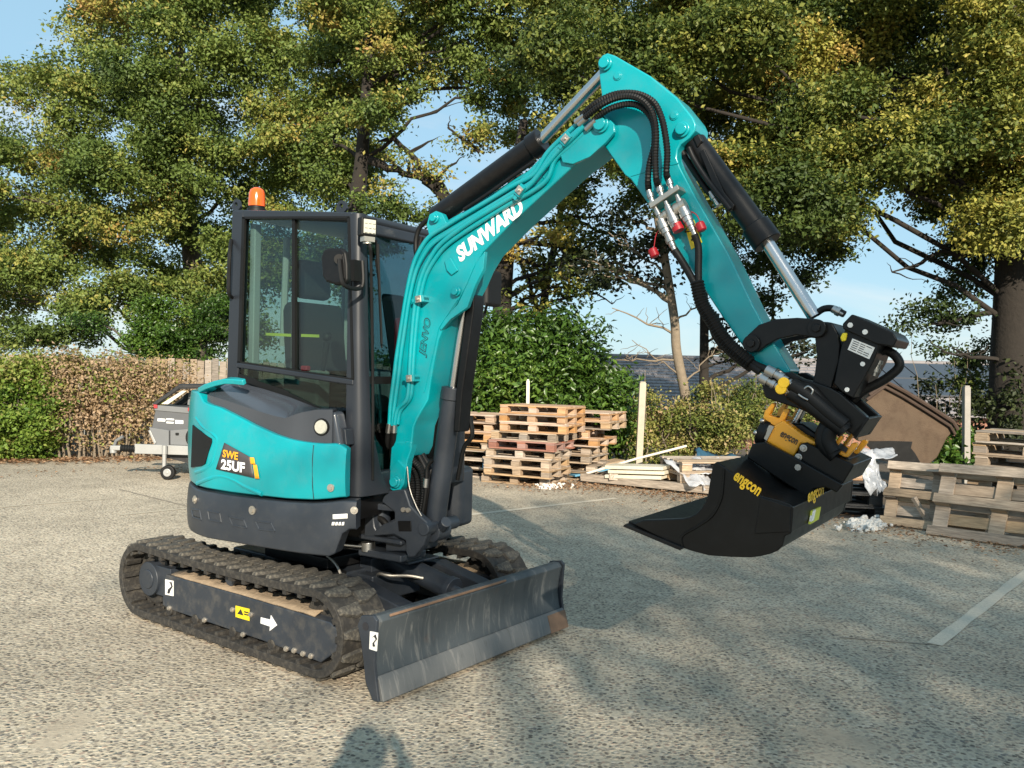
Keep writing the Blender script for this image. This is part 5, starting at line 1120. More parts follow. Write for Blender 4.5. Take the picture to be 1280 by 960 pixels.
def make_tree(name, label, group, base, trunk, r0, r1, clusters, mat, leaf, per, bark='bark', twigs=3, sig=.17, cat='tree', dens=1.0, bare=(), branch=99, **kw):
    """trunk: list of points from the ground; clusters: (centre, radii, twig count, tint)"""
    t = empty(name, base); tag(t, label, cat, group); B = Vector(base); m = MB()
    P = smoothpath([Vector(p) - B for p in trunk], 6); n = len(P); m.tube(P, [r0 * (1.25 - .25 * min(1, i / 3)) + (r1 - r0) * i / (n - 1) for i in range(n)], 14)
    for ci, (c, r, k, ti) in enumerate(clusters):
        if ci >= branch: break
        cv = Vector(c) - B
        # leave the trunk below the cluster
        j = min(range(n), key=lambda i: abs(P[i].z - (cv.z - .45 * (Vector((cv.x, cv.y)) - Vector((P[i].x, P[i].y))).length)))
        rr = (r0 + (r1 - r0) * j / (n - 1)); rb = max(.025, min(rr * .6, .035 + .02 * max(r)))
        Q = limb(m, P[j], cv, rb, .018, .10, sag=.06)
        for q in range(twigs):
            d = rand_unit(1)[0] * np.array(r) * .85; s = Q[random.randint(3, len(Q) - 1)]
            limb(m, s, cv + Vector(d), rb * .38, .006, .14, 5, 5)
    for a, b, ra, rb in bare:
        Q = limb(m, Vector(a) - B, Vector(b) - B, ra, rb, .10, 8, 6)
        for q in range(7):
            s = Q[random.randint(2, len(Q) - 1)]; L = (Vector(b) - Vector(a)).length; limb(m, s, s + Vector((random.uniform(-.35, .35), random.uniform(-.3, .3), random.uniform(-.1, .3))) * L, rb * 1.1, .003, .15, 5, 4)
    m.build('trunk', bark, t, smooth=60)
    cl = [(Vector(c) - B, r, max(3, int(k * dens)), ti) for c, r, k, ti in clusters]
    leaf_cloud('crown', mat, [((c.x, c.y, c.z), r, k, ti) for c, r, k, ti in cl], leaf, per, t, sig, **kw)
    return t
def cl(px, py, d, rpx, rpy, k, ti, depth=None):
    """leaf cluster surveyed in the photo: centre, half sizes (photo px) and depth"""
    c = at(px, py, d); s = d / CAM_F; return (tuple(c), (rpx * s, (depth or max(rpx, rpy)) * s, rpy * s), int(k), ti)
# ================================================================ TREES AND HEDGES
def inpoly(p, poly):
    c = False
    for (x1, y1), (x2, y2) in zip(poly, poly[1:] + poly[:1]):
        if (y1 > p[1]) != (y2 > p[1]) and p[0] < (x2 - x1) * (p[1] - y1) / (y2 - y1) + x1: c = not c
    return c
def fill(poly, d0, d1, n, r0, r1, ti, tsd=.10, dens=.085, seed=1, sep=.62):
    """scatter leaf masses through a surveyed crown outline"""
    R = random.Random(seed); xs_ = [p[0] for p in poly]; ys_ = [p[1] for p in poly]; out = []; pts = []; tries = 0
    while len(pts) < n and tries < n * 60:
        tries += 1; p = (R.uniform(min(xs_), max(xs_)), R.uniform(min(ys_), max(ys_))); r = R.uniform(r0, r1)
        if not inpoly(p, poly) or any(math.hypot(p[0] - q[0], p[1] - q[1]) < sep * (r + q[2]) * .75 for q in pts): continue
        pts.append((p[0], p[1], r)); d = R.uniform(d0, d1)
        out.append(cl(p[0], p[1], d, r * R.uniform(.9, 1.35), r * R.uniform(.6, .95), dens * r * r, ti + R.gauss(0, tsd), r))
    return out
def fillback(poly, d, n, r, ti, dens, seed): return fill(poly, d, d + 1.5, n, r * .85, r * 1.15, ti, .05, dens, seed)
P1 = [(-60, 190), (8, 160), (22, 85), (70, 62), (120, 22), (150, -60), (430, -60), (465, 60), (455, 190), (415, 255), (400, 330), (285, 425), (200, 405), (120, 385), (60, 405), (-60, 415)]
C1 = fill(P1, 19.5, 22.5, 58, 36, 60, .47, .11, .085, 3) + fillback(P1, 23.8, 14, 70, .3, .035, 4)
tb = at(240, 560, 22.8); tb.z = gz(tb.x, tb.y)
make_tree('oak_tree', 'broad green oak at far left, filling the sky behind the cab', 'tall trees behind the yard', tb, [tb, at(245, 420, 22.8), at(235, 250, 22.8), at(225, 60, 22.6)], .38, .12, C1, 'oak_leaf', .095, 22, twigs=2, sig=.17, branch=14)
P2 = [(405, -60), (690, -60), (700, 60), (655, 120), (600, 115), (560, 95), (500, 120), (462, 175), (420, 230), (395, 200)]
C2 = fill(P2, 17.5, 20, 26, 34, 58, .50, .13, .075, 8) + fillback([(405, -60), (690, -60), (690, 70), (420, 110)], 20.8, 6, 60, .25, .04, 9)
C2 += [cl(*q) for q in [(470, 262, 18.5, 50, 18, 70, .3), (520, 266, 18.5, 40, 13, 50, .3), (430, 290, 19.3, 46, 30, 120, .28), (20, 418, 20, 50, 18, 130, .3), (90, 424, 20.4, 36, 14, 70, .35), (425, 350, 19.5, 40, 40, 120, .25), (505, 200, 18, 16, 10, 10, .66), (480, 235, 18, 20, 10, 12, .6), (590, 180, 18, 26, 16, 16, .65), (560, 250, 18, 20, 10, 10, .6), (620, 160, 18, 34, 28, 60, .62), (640, 110, 18.3, 36, 30, 80, .55), (540, 215, 18, 18, 10, 14, .7), (470, 300, 19, 40, 20, 60, .2)]]
tb = at(452, 560, 18.8); tb.z = 0
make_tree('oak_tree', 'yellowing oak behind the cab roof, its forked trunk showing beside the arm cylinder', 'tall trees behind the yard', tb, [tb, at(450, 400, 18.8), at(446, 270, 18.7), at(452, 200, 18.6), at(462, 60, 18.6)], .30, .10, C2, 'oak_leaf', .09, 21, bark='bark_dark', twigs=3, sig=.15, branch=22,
          bare=[(at(462, 200, 18.5), at(530, 225, 18.3), .10, .05), (at(530, 225, 18.3), at(575, 262, 18.2), .09, .05), (at(566, 255, 18.2), at(492, 172, 18.4), .10, .05), (at(600, 190, 18), at(560, 160, 18), .05, .02), (at(575, 300, 18.2), at(548, 240, 18.2), .12, .08)])
tb = at(622, 560, 16.9); tb.z = 0
C3 = [cl(*q) for q in [(640, 255, 16.6, 46, 24, 70, .86), (665, 300, 16.5, 42, 26, 50, .84), (610, 330, 16.7, 40, 26, 40, .9), (690, 345, 16.6, 34, 24, 30, .55), (715, 285, 16.8, 34, 20, 30, .5), (735, 330, 17, 30, 18, 26, .2), (760, 300, 17, 32, 16, 26, .2), (700, 250, 16.9, 32, 16, 30, .7), (745, 350, 17, 40, 14, 30, .2), (655, 380, 16.9, 34, 20, 26, .55), (720, 370, 17, 26, 14, 16, .3)]]
make_tree('oak_tree', 'thin browning oak with bare boughs rising behind the laurel bush', 'tall trees behind the yard', tb, [tb, at(625, 430, 16.9), at(632, 330, 16.9), at(642, 230, 16.8), at(655, 150, 16.8)], .24, .08, C3, 'gold_leaf', .10, 14, bark='bark_dark', twigs=4, sig=.16,
          bare=[(at(630, 390, 16.9), at(585, 300, 16.7), .06, .02), (at(640, 300, 16.9), at(790, 335, 16.9), .06, .02), (at(636, 320, 16.9), at(740, 345, 17.0), .05, .02), (at(645, 280, 16.9), at(760, 270, 17), .05, .015)])
tb = at(680, 560, 17.6); tb.z = 0
C3b = [cl(*q) for q in [(690, 300, 17.6, 46, 30, 46, .35), (665, 345, 17.6, 34, 26, 34, .6), (725, 318, 17.7, 40, 24, 34, .15), (690, 225, 17.6, 40, 30, 60, .5), (675, 170, 17.7, 44, 36, 110, .5), (720, 240, 17.7, 40, 20, 40, .25)]]
make_tree('oak_tree', 'slender two-stemmed tree with sparse leaves just right of the browning oak', 'tall trees behind the yard', tb, [tb, at(676, 430, 17.6), at(684, 350, 17.6), at(700, 270, 17.6), at(705, 150, 17.6)], .11, .05, C3b, 'gold_leaf', .10, 16, bark='bark_dark', twigs=3, sig=.16,
          bare=[(at(690, 340, 17.6), at(765, 380, 17.6), .035, .012), (at(700, 270, 17.6), at(785, 300, 17.6), .045, .015), (at(676, 420, 17.6), at(655, 340, 17.5), .06, .03), (at(655, 340, 17.5), at(640, 290, 17.5), .04, .015)])
P4 = [(665, -60), (1400, -60), (1400, 260), (1265, 290), (1200, 262), (1140, 170), (1085, 235), (1035, 262), (960, 285), (905, 262), (860, 235), (800, 215), (740, 190), (690, 120)]
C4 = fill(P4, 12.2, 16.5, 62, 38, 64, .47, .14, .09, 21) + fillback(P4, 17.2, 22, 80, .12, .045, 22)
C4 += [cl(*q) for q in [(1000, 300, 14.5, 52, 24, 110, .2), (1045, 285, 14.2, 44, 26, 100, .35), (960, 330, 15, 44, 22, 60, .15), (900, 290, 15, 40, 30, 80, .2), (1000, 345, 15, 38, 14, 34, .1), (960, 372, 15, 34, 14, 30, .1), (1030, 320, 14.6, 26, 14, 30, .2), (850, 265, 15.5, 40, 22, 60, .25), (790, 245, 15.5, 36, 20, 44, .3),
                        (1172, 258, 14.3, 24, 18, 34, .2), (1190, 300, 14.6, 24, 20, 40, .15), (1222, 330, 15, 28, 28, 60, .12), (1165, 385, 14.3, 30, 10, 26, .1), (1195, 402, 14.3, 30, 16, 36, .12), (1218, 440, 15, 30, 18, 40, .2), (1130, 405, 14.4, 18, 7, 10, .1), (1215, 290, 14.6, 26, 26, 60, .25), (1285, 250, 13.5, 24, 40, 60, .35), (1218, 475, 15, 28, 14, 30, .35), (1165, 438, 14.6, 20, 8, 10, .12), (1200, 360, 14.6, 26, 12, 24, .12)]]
tb = at(1268, 590, 14.2); tb.z = 0
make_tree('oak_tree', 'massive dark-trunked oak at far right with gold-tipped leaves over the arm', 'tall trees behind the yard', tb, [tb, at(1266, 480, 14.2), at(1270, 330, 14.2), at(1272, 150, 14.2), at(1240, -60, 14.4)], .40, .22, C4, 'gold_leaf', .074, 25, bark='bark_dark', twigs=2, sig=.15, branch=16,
          bare=[(at(1240, 390, 14.2), at(1165, 405, 14.1), .05, .02), (at(1250, 300, 14.2), at(1115, 340, 14.1), .05, .012), (at(1250, 450, 14.1), at(1180, 440, 14), .04, .015)])
for q in range(3): pass
tb = at(862, 575, 15.2); tb.z = 0
C5 = [cl(*q) for q in [(800, 312, 15.2, 36, 18, 34, .12), (770, 345, 15.3, 34, 16, 26, .12), (735, 330, 15.3, 30, 14, 20, .12), (840, 300, 15.2, 26, 18, 26, .2), (820, 350, 15.3, 26, 12, 12, .12), (790, 275, 15.3, 34, 18, 34, .2)]]
make_tree('young_tree', 'thin pale-barked young tree with a bent stem behind the white post', 'tall trees behind the yard', tb, [tb, at(858, 505, 15.2), at(846, 440, 15.2), at(843, 400, 15.2), at(832, 330, 15.2), at(820, 260, 15.2)], .095, .07, C5, 'dark_leaf', .10, 12, bark='bark_pale', twigs=4, sig=.16,
          bare=[(at(846, 420, 15.2), at(765, 385, 15.3), .025, .008), (at(848, 450, 15.2), at(770, 450, 15.3), .022, .008), (at(838, 360, 15.2), at(720, 330, 15.3), .03, .01), (at(845, 400, 15.2), at(890, 370, 15.3), .02, .008), (at(855, 480, 15.2), at(900, 430, 15.3), .02, .006), (at(835, 345, 15.2), at(760, 290, 15.3), .025, .008), (at(850, 470, 15.2), at(790, 425, 15.3), .018, .006)])
tb = at(880, 570, 16); tb.z = 0
C6 = [cl(*q) for q in [(905, 330, 16, 34, 24, 40, .15), (870, 300, 16, 34, 24, 40, .2), (925, 390, 16, 30, 16, 22, .1), (950, 410, 16, 26, 12, 16, .1), (985, 430, 16, 26, 12, 18, .1), (1010, 440, 16.2, 22, 12, 16, .15), (910, 440, 16, 26, 14, 14, .3)]]
make_tree('young_tree', 'dark straight young tree beside the pale bent one, partly behind the arm', 'tall trees behind the yard', tb, [tb, at(880, 480, 16), at(880, 380, 16), at(876, 280, 16)], .10, .07, C6, 'dark_leaf', .10, 12, bark='bark_dark', twigs=3, sig=.16,
          bare=[(at(880, 430, 16), at(975, 370, 16), .025, .008), (at(966, 400, 16), at(967, 320, 16), .03, .015), (at(880, 460, 16), at(1000, 430, 16), .025, .008)])
tb = at(195, 560, 18.2); tb.z = 0
make_tree('conifer', 'bright green bushy conifer standing just behind the wooden fence', 'tall trees behind the yard', tb, [tb, at(195, 440, 18.2), at(193, 385, 18.2)], .10, .03, [cl(*q) for q in [(180, 425, 17.8, 24, 28, 150, .58), (205, 415, 17.9, 24, 34, 150, .55), (190, 390, 18, 18, 20, 80, .57), (215, 435, 18, 22, 20, 90, .5), (250, 425, 18.6, 34, 26, 130, .3), (275, 400, 18.8, 30, 40, 140, .25), (120, 405, 19, 40, 14, 50, .3)]], 'laurel_leaf', .07, 26, twigs=2, sig=.13, tint_sd=.08)
# trees behind the photographer, which shade the right side of the yard
for k_, bx_ in enumerate((6.9, 13.0, 19.2, 25.5)):
    R = random.Random(50 + k_); cs = []; by_ = -17.0
    for k in range(88):
        x = bx_ - 3.1 + 6.2 * (k % 11 + R.uniform(-.45, .45)) / 10; z = 5.2 + 5.7 * (k // 11 + R.uniform(-.4, .4)) / 7
        cs.append(((x, by_ + R.uniform(-1.2, 1.2), z), (.95, .9, .8), 29, .4))
    make_tree('lime_tree', ('first shade tree behind the camera, nearest the excavator', 'second shade tree behind the camera', 'third shade tree behind the camera', 'fourth shade tree behind the camera, farthest right')[k_], 'shade trees behind the camera', (bx_, by_, 0), [(bx_, by_, 0), (bx_ + .1, by_, 4), (bx_, by_, 10)], .3, .08, cs, 'oak_leaf', .155, 10, twigs=0, sig=.62, branch=8, clump=False)
far = [hb_ for i in range(46) for hb_ in [((-46 + 1.08 * i + random.uniform(-.4, .4), 56 + random.uniform(-2, 2), -.6 + random.uniform(-.4, .9)), (1.5, 1.5, 2.6), 150, .28 + random.uniform(-.1, .1))]]
ft = leaf_cloud('distant_wood', 'oak_leaf', far, .30, 9, None, .45); ft['kind'] = 'stuff'
# ---- hedges and shrubs
def shrub(name, label, cat, base, blobs, mat, leaf, per, stems, sig=.12, bark='bark', stem_r=.015, group=None, **kw):
    t = empty(name, base); tag(t, label, cat, group); B = Vector(base); m = MB()
    for a, b in stems: limb(m, Vector(a) - B, Vector(b) - B, stem_r, stem_r * .35, .08, 6, 5)
    if stems: m.build('stem', bark, t, smooth=60)
    leaf_cloud('foliage', mat, [(tuple(Vector(c) - B), r, k, ti) for c, r, k, ti in blobs], leaf, per, t, sig, **kw); return t
def hb(x, y, z, rx, ry, rz_, k, ti): return ((x, y, z), (rx, ry, rz_), k, ti)
R = random.Random(4); bl = []; st = []
for i in range(26):
    t = i / 25; x = -11.5 + 4.1 * t; y = 13.1 + .5 * t + R.uniform(-.2, .3)
    for z in (.25, .65, 1.05, 1.45): bl.append(hb(x, y + (0 if z < 1 else .25), z, .34, .34, .3, 34, .26 + R.uniform(-.1, .1) + (.22 if z > 1.3 else 0)))
    st.append(((x, y + .2, 0), (x + R.uniform(-.2, .2), y + .2, 1.5)))
shrub('hedge', 'green leafy end of the hedge at the left edge', 'hedge', (-9, 13.6, 0), bl, 'hedge_leaf', .068, 22, st)
bl = []; st = []
for i in range(20):
    t = i / 19; x = -7.35 + 1.75 * t; y = 13.75 + .85 * t + R.uniform(-.12, .2)
    for z in (.45, .8, 1.15, 1.45): bl.append(hb(x, y, z + .10 * math.sin(i), .22, .26, .26, (13 if z > .6 else 5) * (1 if t < .7 else .55), .80 + R.uniform(-.14, .14) - (.28 if R.random() < .16 else 0)))
    for _ in range(3): st.append(((x + R.uniform(-.1, .1), y + R.uniform(-.15, .2), 0), (x + R.uniform(-.15, .15), y + R.uniform(-.1, .2), R.uniform(1.1, 1.7))))
shrub('hedge', 'browning beech hedge with bare stems between green hedge and trailer', 'hedge', (-6.3, 14.3, 0), bl, 'hedge_leaf', .056, 20, st, bark='bark_pale', stem_r=.017)
lb = [cl(q[0], q[1], q[2] + .75, *q[3:]) for q in [(610, 470, 13.3, 42, 60, 300, .52), (655, 480, 13.2, 44, 60, 320, .55), (700, 490, 13.2, 42, 58, 300, .52), (742, 505, 13.3, 34, 56, 220, .5), (640, 420, 13.5, 40, 30, 170, .4), (690, 425, 13.5, 36, 26, 140, .3), (735, 450, 13.5, 32, 28, 110, .3), (765, 475, 13.6, 20, 24, 50, .3), (580, 430, 13.6, 40, 50, 200, .45), (770, 540, 13.4, 22, 40, 90, .5), (620, 560, 13.3, 60, 36, 200, .45), (540, 500, 13.8, 40, 70, 200, .4), (735, 415, 13.6, 14, 16, 20, .2), (700, 398, 13.6, 20, 12, 24, .2), (480, 520, 14.2, 50, 50, 160, .4)]]
lbase = at(660, 600, 14.1); lbase.z = 0
shrub('laurel_bush', 'big glossy green laurel bush behind the stacked pallets', 'bush', lbase, lb, 'laurel_leaf', .105, 15, [(lbase + Vector((dx, 0, 0)), Vector(lbase) + Vector((dx * 1.6, .1, 1.7))) for dx in (-.9, -.5, -.1, .3, .7, 1.0)], sig=.17, asp=2.3)
bb = [cl(*q[:6], q[6] - .10) for q in [(790, 545, 14.2, 30, 40, 110, .55), (830, 550, 14.2, 34, 42, 130, .6), (870, 545, 14.1, 34, 44, 140, .55), (910, 540, 14, 34, 50, 150, .5), (950, 535, 13.8, 36, 50, 150, .5), (995, 545, 13.6, 36, 44, 130, .5), (1040, 560, 13.4, 34, 36, 90, .4), (830, 505, 14.4, 30, 20, 40, .7), (890, 500, 14.4, 34, 22, 60, .65), (930, 485, 14.4, 36, 22, 60, .55), (800, 500, 14.6, 22, 18, 24, .65), (965, 480, 14.4, 26, 24, 50, .5), (870, 590, 14, 60, 20, 90, .5), (1000, 500, 14.3, 26, 22, 40, .5)]]
bbase = at(900, 600, 14); bbase.z = 0
stm = [(Vector(bbase) + Vector((x, R.uniform(-.3, .3), 0)), Vector(bbase) + Vector((x + R.uniform(-.4, .4), R.uniform(-.2, .3), R.uniform(.9, 1.75)))) for x in [-1.7 + .16 * i for i in range(24)]]
shrub('bramble_hedge', 'yellowing bramble hedge behind the timber pile and the bucket', 'hedge', bbase, bb, 'bramble_leaf', .056, 24, stm, bark='bark_pale', stem_r=.012, tint_sd=.2)
gb = at(1190, 590, 12.6); gb.z = 0
shrub('shrub', 'small bright green shrub between the rusty skip and the concrete post', 'bush', gb, [cl(*q) for q in [(1178, 560, 12.4, 16, 20, 60, .6), (1198, 555, 12.5, 16, 24, 60, .6), (1190, 580, 12.4, 22, 14, 50, .5)]], 'laurel_leaf', .09, 12, [(gb, gb + Vector((.1, 0, .6)))], sig=.1)
db = at(1235, 600, 14.8); db.z = 0
shrub('shrub', 'tangle of dark undergrowth round the foot of the big oak', 'bush', db, [cl(*q) for q in [(1160, 500, 15.5, 40, 30, 50, .2), (1220, 500, 15, 36, 40, 70, .25), (1250, 520, 13.6, 30, 50, 60, .35), (1150, 540, 15, 40, 30, 60, .2), (1225, 560, 14.8, 40, 40, 90, .2), (1275, 480, 13.6, 20, 50, 40, .4)]], 'dark_leaf', .085, 11, [(Vector(db) + Vector((dx, R.uniform(-.6, .2), 0)), Vector(db) + Vector((dx + R.uniform(-.4, .4), R.uniform(-.4, .4), R.uniform(1.2, 2.6)))) for dx in [-1.2 + .14 * i for i in range(20)]], bark='bark_pale', stem_r=.01)
# ---- leaf litter
def litter(name, pts, n, mat='dead_leaf', size=.075):
    L_ = []; P = [Vector((*p, 0)) for p in pts]; seg = [(a, b) for a, b in zip(P, P[1:])]
    V = []; F = []; T = []
    for i in range(n):
        a, b = R.choice(seg); c = a.lerp(b, R.random()); q = c + Vector((R.gauss(0, .3), R.gauss(0, .28), .012 + .02 * R.random())); s = size * R.uniform(.5, 1.2); an = R.uniform(0, 6.28); u = Vector((math.cos(an), math.sin(an), R.uniform(-.3, .3))) * s * .5; w = Vector((-math.sin(an), math.cos(an), R.uniform(-.4, .4))) * s * .32
        k = len(V); V += [q - u, q + w + Vector((0, 0, .01)), q + u, q - w + Vector((0, 0, .008))]; F += [(k, k + 1, k + 2), (k, k + 2, k + 3)]; T += [R.random()] * 2
    me = bpy.data.meshes.new(name); me.from_pydata(V, [], F); a_ = me.attributes.new('tint', 'FLOAT', 'FACE'); a_.data.foreach_set('value', T); me.materials.append(MATS[mat])
    o = bpy.data.objects.new(name, me); COL.objects.link(o); o['kind'] = 'stuff'; return o
litter('leaf_litter', [(-11, 12.9), (-8.0, 13.2), (-6.6, 13.8), (-5.2, 14.4), (-3.5, 14.6)], 2600)
litter('leaf_litter', [(.2, 11.6), (1.2, 12.0), (2.4, 10.9), (3.4, 9.7)], 1500, size=.05)
litter('leaf_litter', [(3.6, 9.3), (4.2, 8.7), (4.8, 8.0), (5.5, 7.4)], 500, size=.055)
litter('leaf_litter', [(1.0, 10.5), (3.2, 8.7), (4.4, 7.4)], 60, size=.05)
litter('leaf_litter', [(-8, 11), (-5.5, 12.5), (-4, 13)], 160, size=.05)

# ================================================================ FENCE, HOUSE, POSTS
wood_mat('wood_fence', (.16, .115, .075), (.34, .26, .18), .22)
wood_mat('wood_grey', (.16, .115, .078), (.45, .345, .24), .34)
wood_mat('wood_tan', (.22, .15, .09), (.46, .33, .21), .25)
wood_mat('wood_orange', (.28, .155, .08), (.52, .32, .17), .22)
wood_mat('wood_red', (.22, .10, .075), (.36, .17, .12), .2)
wood_mat('wood_pale', (.42, .34, .25), (.60, .52, .41), .15)
pmat('black_plastic', (.018, .018, .019), .45, var=.2, dirt=(.09, .085, .075), dirt_amt=.3)
pmat('blue_block', (.10, .27, .40), .7, var=.25, scale=20)
pmat('concrete', (.30, .28, .25), .9, var=.2, scale=12, bump=.3)
pmat('cream_board', (.62, .57, .45), .5, var=.08, dirt=(.3, .26, .2), dirt_amt=.3)
pmat('post_wood', (.40, .35, .27), .8, var=.25, scale=12)
pmat('white_wood', (.60, .56, .48), .7, var=.15)
pmat('rust', (.085, .056, .034), .85, var=.45, scale=2.6, bump=.5, dirt=(.045, .026, .017), dirt_amt=.8)
pmat('rust_dark', (.05, .03, .02), .85, var=.4, scale=9, bump=.4)
pmat('slate', (.20, .185, .19), .85, var=.3, scale=2.5, objrand=0, dirt=(.30, .27, .25), dirt_amt=.5)
pmat('solar', (.03, .032, .04), .55, var=.1, coat=.5)
pmat('brick_wall', (.26, .13, .09), .9, var=.3, scale=9)
pmat('blue_tarp', (.035, .10, .16), .4, var=.2)
film_mat('plastic_film', (.62, .63, .66), .55)
pmat('rubble', (.62, .60, .56), .9, var=.15, scale=9)
fa, fb_ = Vector((-9.5, 15.9, 0)), Vector((-1.0, 17.0, 0)); fn = empty('wooden_fence', fa); tag(fn, 'weathered vertical board fence behind the brown hedge and trailer', 'fence')
d = (fb_ - fa).normalized(); n = int((fb_ - fa).length / .135); ang = math.atan2(d.y, d.x); bm0 = []
for k in range(5):
    h = 1.66 + .03 * math.sin(k * 2.1); bm0.append((h, MB().box(0, .122, -.011, .011, .02, h)))
pr = []
for k, (h, b_) in enumerate(bm0): pr.append(b_.build('board', 'wood_fence', fn, bevel=.003, seg=1, rot=ang)); pr[-1].location = d * (k * .135)
for k in range(5, n):
    o = dup(pr[random.randint(0, 4)], fn, d * (k * .135) + Vector((0, .012 * (k % 2), random.uniform(-.02, .02))))
m = MB()
for z in (.4, 1.3): m.box(0, (fb_ - fa).length, .015, .055, z, z + .09)
m.build('rail', 'wood_fence', fn, rot=ang)
# house with a low slate roof beyond the hedge
hx0, hx1, yr, ye, zr, ze = 2.6, 27.0, 34.0, 29.0, 2.22, .35
hs_ = empty('bungalow', (hx0, ye, -2.2)); tag(hs_, 'low bungalow with dark tiled roof and solar panels beyond the hedge', 'house'); hb0 = Vector((hx0, ye, -2.2))
m = MB(); m.box(.4, hx1 - hx0 - .4, .45, 2 * (yr - ye) - .45, 0, ze + 2.2 + .1); m.build('wall', 'brick_wall', hs_)
m = MB()
sl_ = (zr - ze) / (yr - ye); L_ = hx1 - hx0
m.add([(0, 0, ze + 2.2), (L_, 0, ze + 2.2), (L_, yr - ye, zr + 2.2), (0, yr - ye, zr + 2.2), (L_, 2 * (yr - ye), ze + 2.2), (0, 2 * (yr - ye), ze + 2.2)], [(0, 1, 2, 3), (3, 2, 4, 5), (0, 3, 5), (1, 4, 2)]); rf = m.build('roof', 'slate', hs_, smooth=0)
m = MB(); rows_ = 17
for i in range(rows_):
    y0 = (yr - ye) * i / rows_; y1 = (yr - ye) * (i + 1.12) / rows_; z0 = ze + 2.2 + sl_ * y0
    for j in range(int(L_ / .34)):
        x0 = j * .34 + (.17 if i % 2 else 0); h = .035 + .012 * ((i * 7 + j * 13) % 5) / 5; z1 = ze + 2.2 + sl_ * y1
        m.add([(x0, y0, z0 + .01), (x0 + .325, y0, z0 + .01), (x0 + .325, y0, z0 + h + .02), (x0, y0, z0 + h + .02), (x0 + .325, y1, z1 + .012), (x0, y1, z1 + .012)], [(0, 1, 2, 3), (3, 2, 4, 5), (1, 4, 2), (0, 3, 5)])
m.build('roof_tiles', 'slate', rf, smooth=0, kind='stuff')
m = MB(); m.tube([(0, yr - ye, zr + 2.25), (L_, yr - ye, zr + 2.25)], .1, 8); m.build('ridge', 'slate', rf)
pp_ = None
for i in range(9):
    for j in range(2):
        x = 10.6 + i * 1.06 + j * .0; y = 1.55 + j * 1.62
        if pp_ is None:
            mm_ = MB(); mm_.add([(0, 0, .08), (1.0, 0, .08), (1.0, 1.52, .08 + 1.52 * sl_), (0, 1.52, .08 + 1.52 * sl_), (0, 0, .03), (1.0, 0, .03), (1.0, 1.52, .03 + 1.52 * sl_), (0, 1.52, .03 + 1.52 * sl_)], [(0, 1, 2, 3), (7, 6, 5, 4), (0, 4, 5, 1), (1, 5, 6, 2), (2, 6, 7, 3), (3, 7, 4, 0)])
            pp_ = mm_.build('solar_panel', 'solar', rf, smooth=0, loc=(x, y, ze + 2.2 + sl_ * y + .06))
        else: dup(pp_, rf, (x, y, ze + 2.2 + sl_ * y + .06))
def post_thing(name, label, cat, a, b, w, dist, mat, wood=False):
    A = at(*a, dist); A.z = 0; T = at(*b, dist); t = T - A
    m = MB(); Mx = Matrix.Translation((0, 0, 0)) @ t.to_track_quat('Z', 'Y').to_matrix().to_4x4(); L_ = t.length
    m.box(-w / 2, w / 2, -w / 2, w / 2, -.02, L_ - .02, Mx); m.box(-w / 2 + .008, w / 2 - .008, -w / 2 + .008, w / 2 - .008, L_ - .02, L_, Mx)
    o = m.build(name, mat, bevel=.006, loc=A); return tag(o, label, cat)
post_thing('fence_post', 'tall white wooden post standing behind the timber pile', 'post', (798, 580), (803.5, 477), .098, 12.9, 'post_wood')
post_thing('fence_post', 'grey concrete post beside the small green shrub', 'post', (1208, 590), (1208, 482), .085, 12.2, 'concrete')
post_thing('fence_post', 'short pale post poking out of the laurel above the pallets', 'post', (659, 600), (660, 474), .05, 12.75, 'white_wood')

# ================================================================ PALLETS
PL, PW = 1.2, .8
def pallet_protos():
    g = {}
    for nm, b in (('bottom_board', MB().box(-.6, .6, -.05, .05, 0, .022)), ('block', MB().box(-.0725, .0725, -.05, .05, 0, .078)), ('stringer', MB().box(-.0725, .0725, -.4, .4, 0, .021)), ('deck_board', MB().box(-.6, .6, -.06, .06, 0, .021))):
        me = bpy.data.meshes.new(nm); bmm = bmesh.new(); vs = [bmm.verts.new(v) for v in b.v]
        for f in b.f: bmm.faces.new([vs[i] for i in f])
        bmesh.ops.bevel(bmm, geom=list(bmm.edges), offset=.003, segments=1, affect='EDGES'); bmm.to_mesh(me); bmm.free(); g[nm] = me
    return g
PROTO = pallet_protos()
MESHV = {}
def pmesh(nm, mat):
    if (nm, mat) not in MESHV: me = PROTO[nm].copy(); me.materials.append(MATS[mat]); MESHV[(nm, mat)] = me
    return MESHV[(nm, mat)]
def pallet(label, group, loc, yaw, mat, zs=1.0, jit=.012, skip=(), mats=None, matrix=None, name='pallet', missing=0.0, lw=(1, 1)):
    t = empty(name, loc, yaw); tag(t, label, 'pallet', group)
    if matrix is not None: t.matrix_world = matrix
    t.scale = (lw[0], lw[1], zs)
    def put(nm, x, y, z):
        if R.random() < missing: return
        mt = (mats or {}).get(nm, mat)
        if nm == 'block' and mats and (x < -.3) and 'corner' in mats: mt = mats['corner']
        o = bpy.data.objects.new(nm, pmesh(nm, mt)); COL.objects.link(o); o.parent = t; o.location = (x + R.gauss(0, jit * .5), y + R.gauss(0, jit * .4), z); o.rotation_euler = (0, 0, R.gauss(0, .008))
    for y in (-.35, 0, .35): put('bottom_board', 0, y, 0)
    for x in (-.527, 0, .527):
        for y in (-.35, 0, .35): put('block', x, y, .0222)
    for x in (-.527, 0, .527): put('stringer', x, 0, .1004)
    for y in (-.34, -.17, 0, .17, .34): put('deck_board', 0, y, .1216)
    return t
PH = .1430
ORD = ['bottom', 'second', 'third', 'fourth', 'fifth', 'sixth', 'seventh', 'eighth', 'ninth', 'tenth']
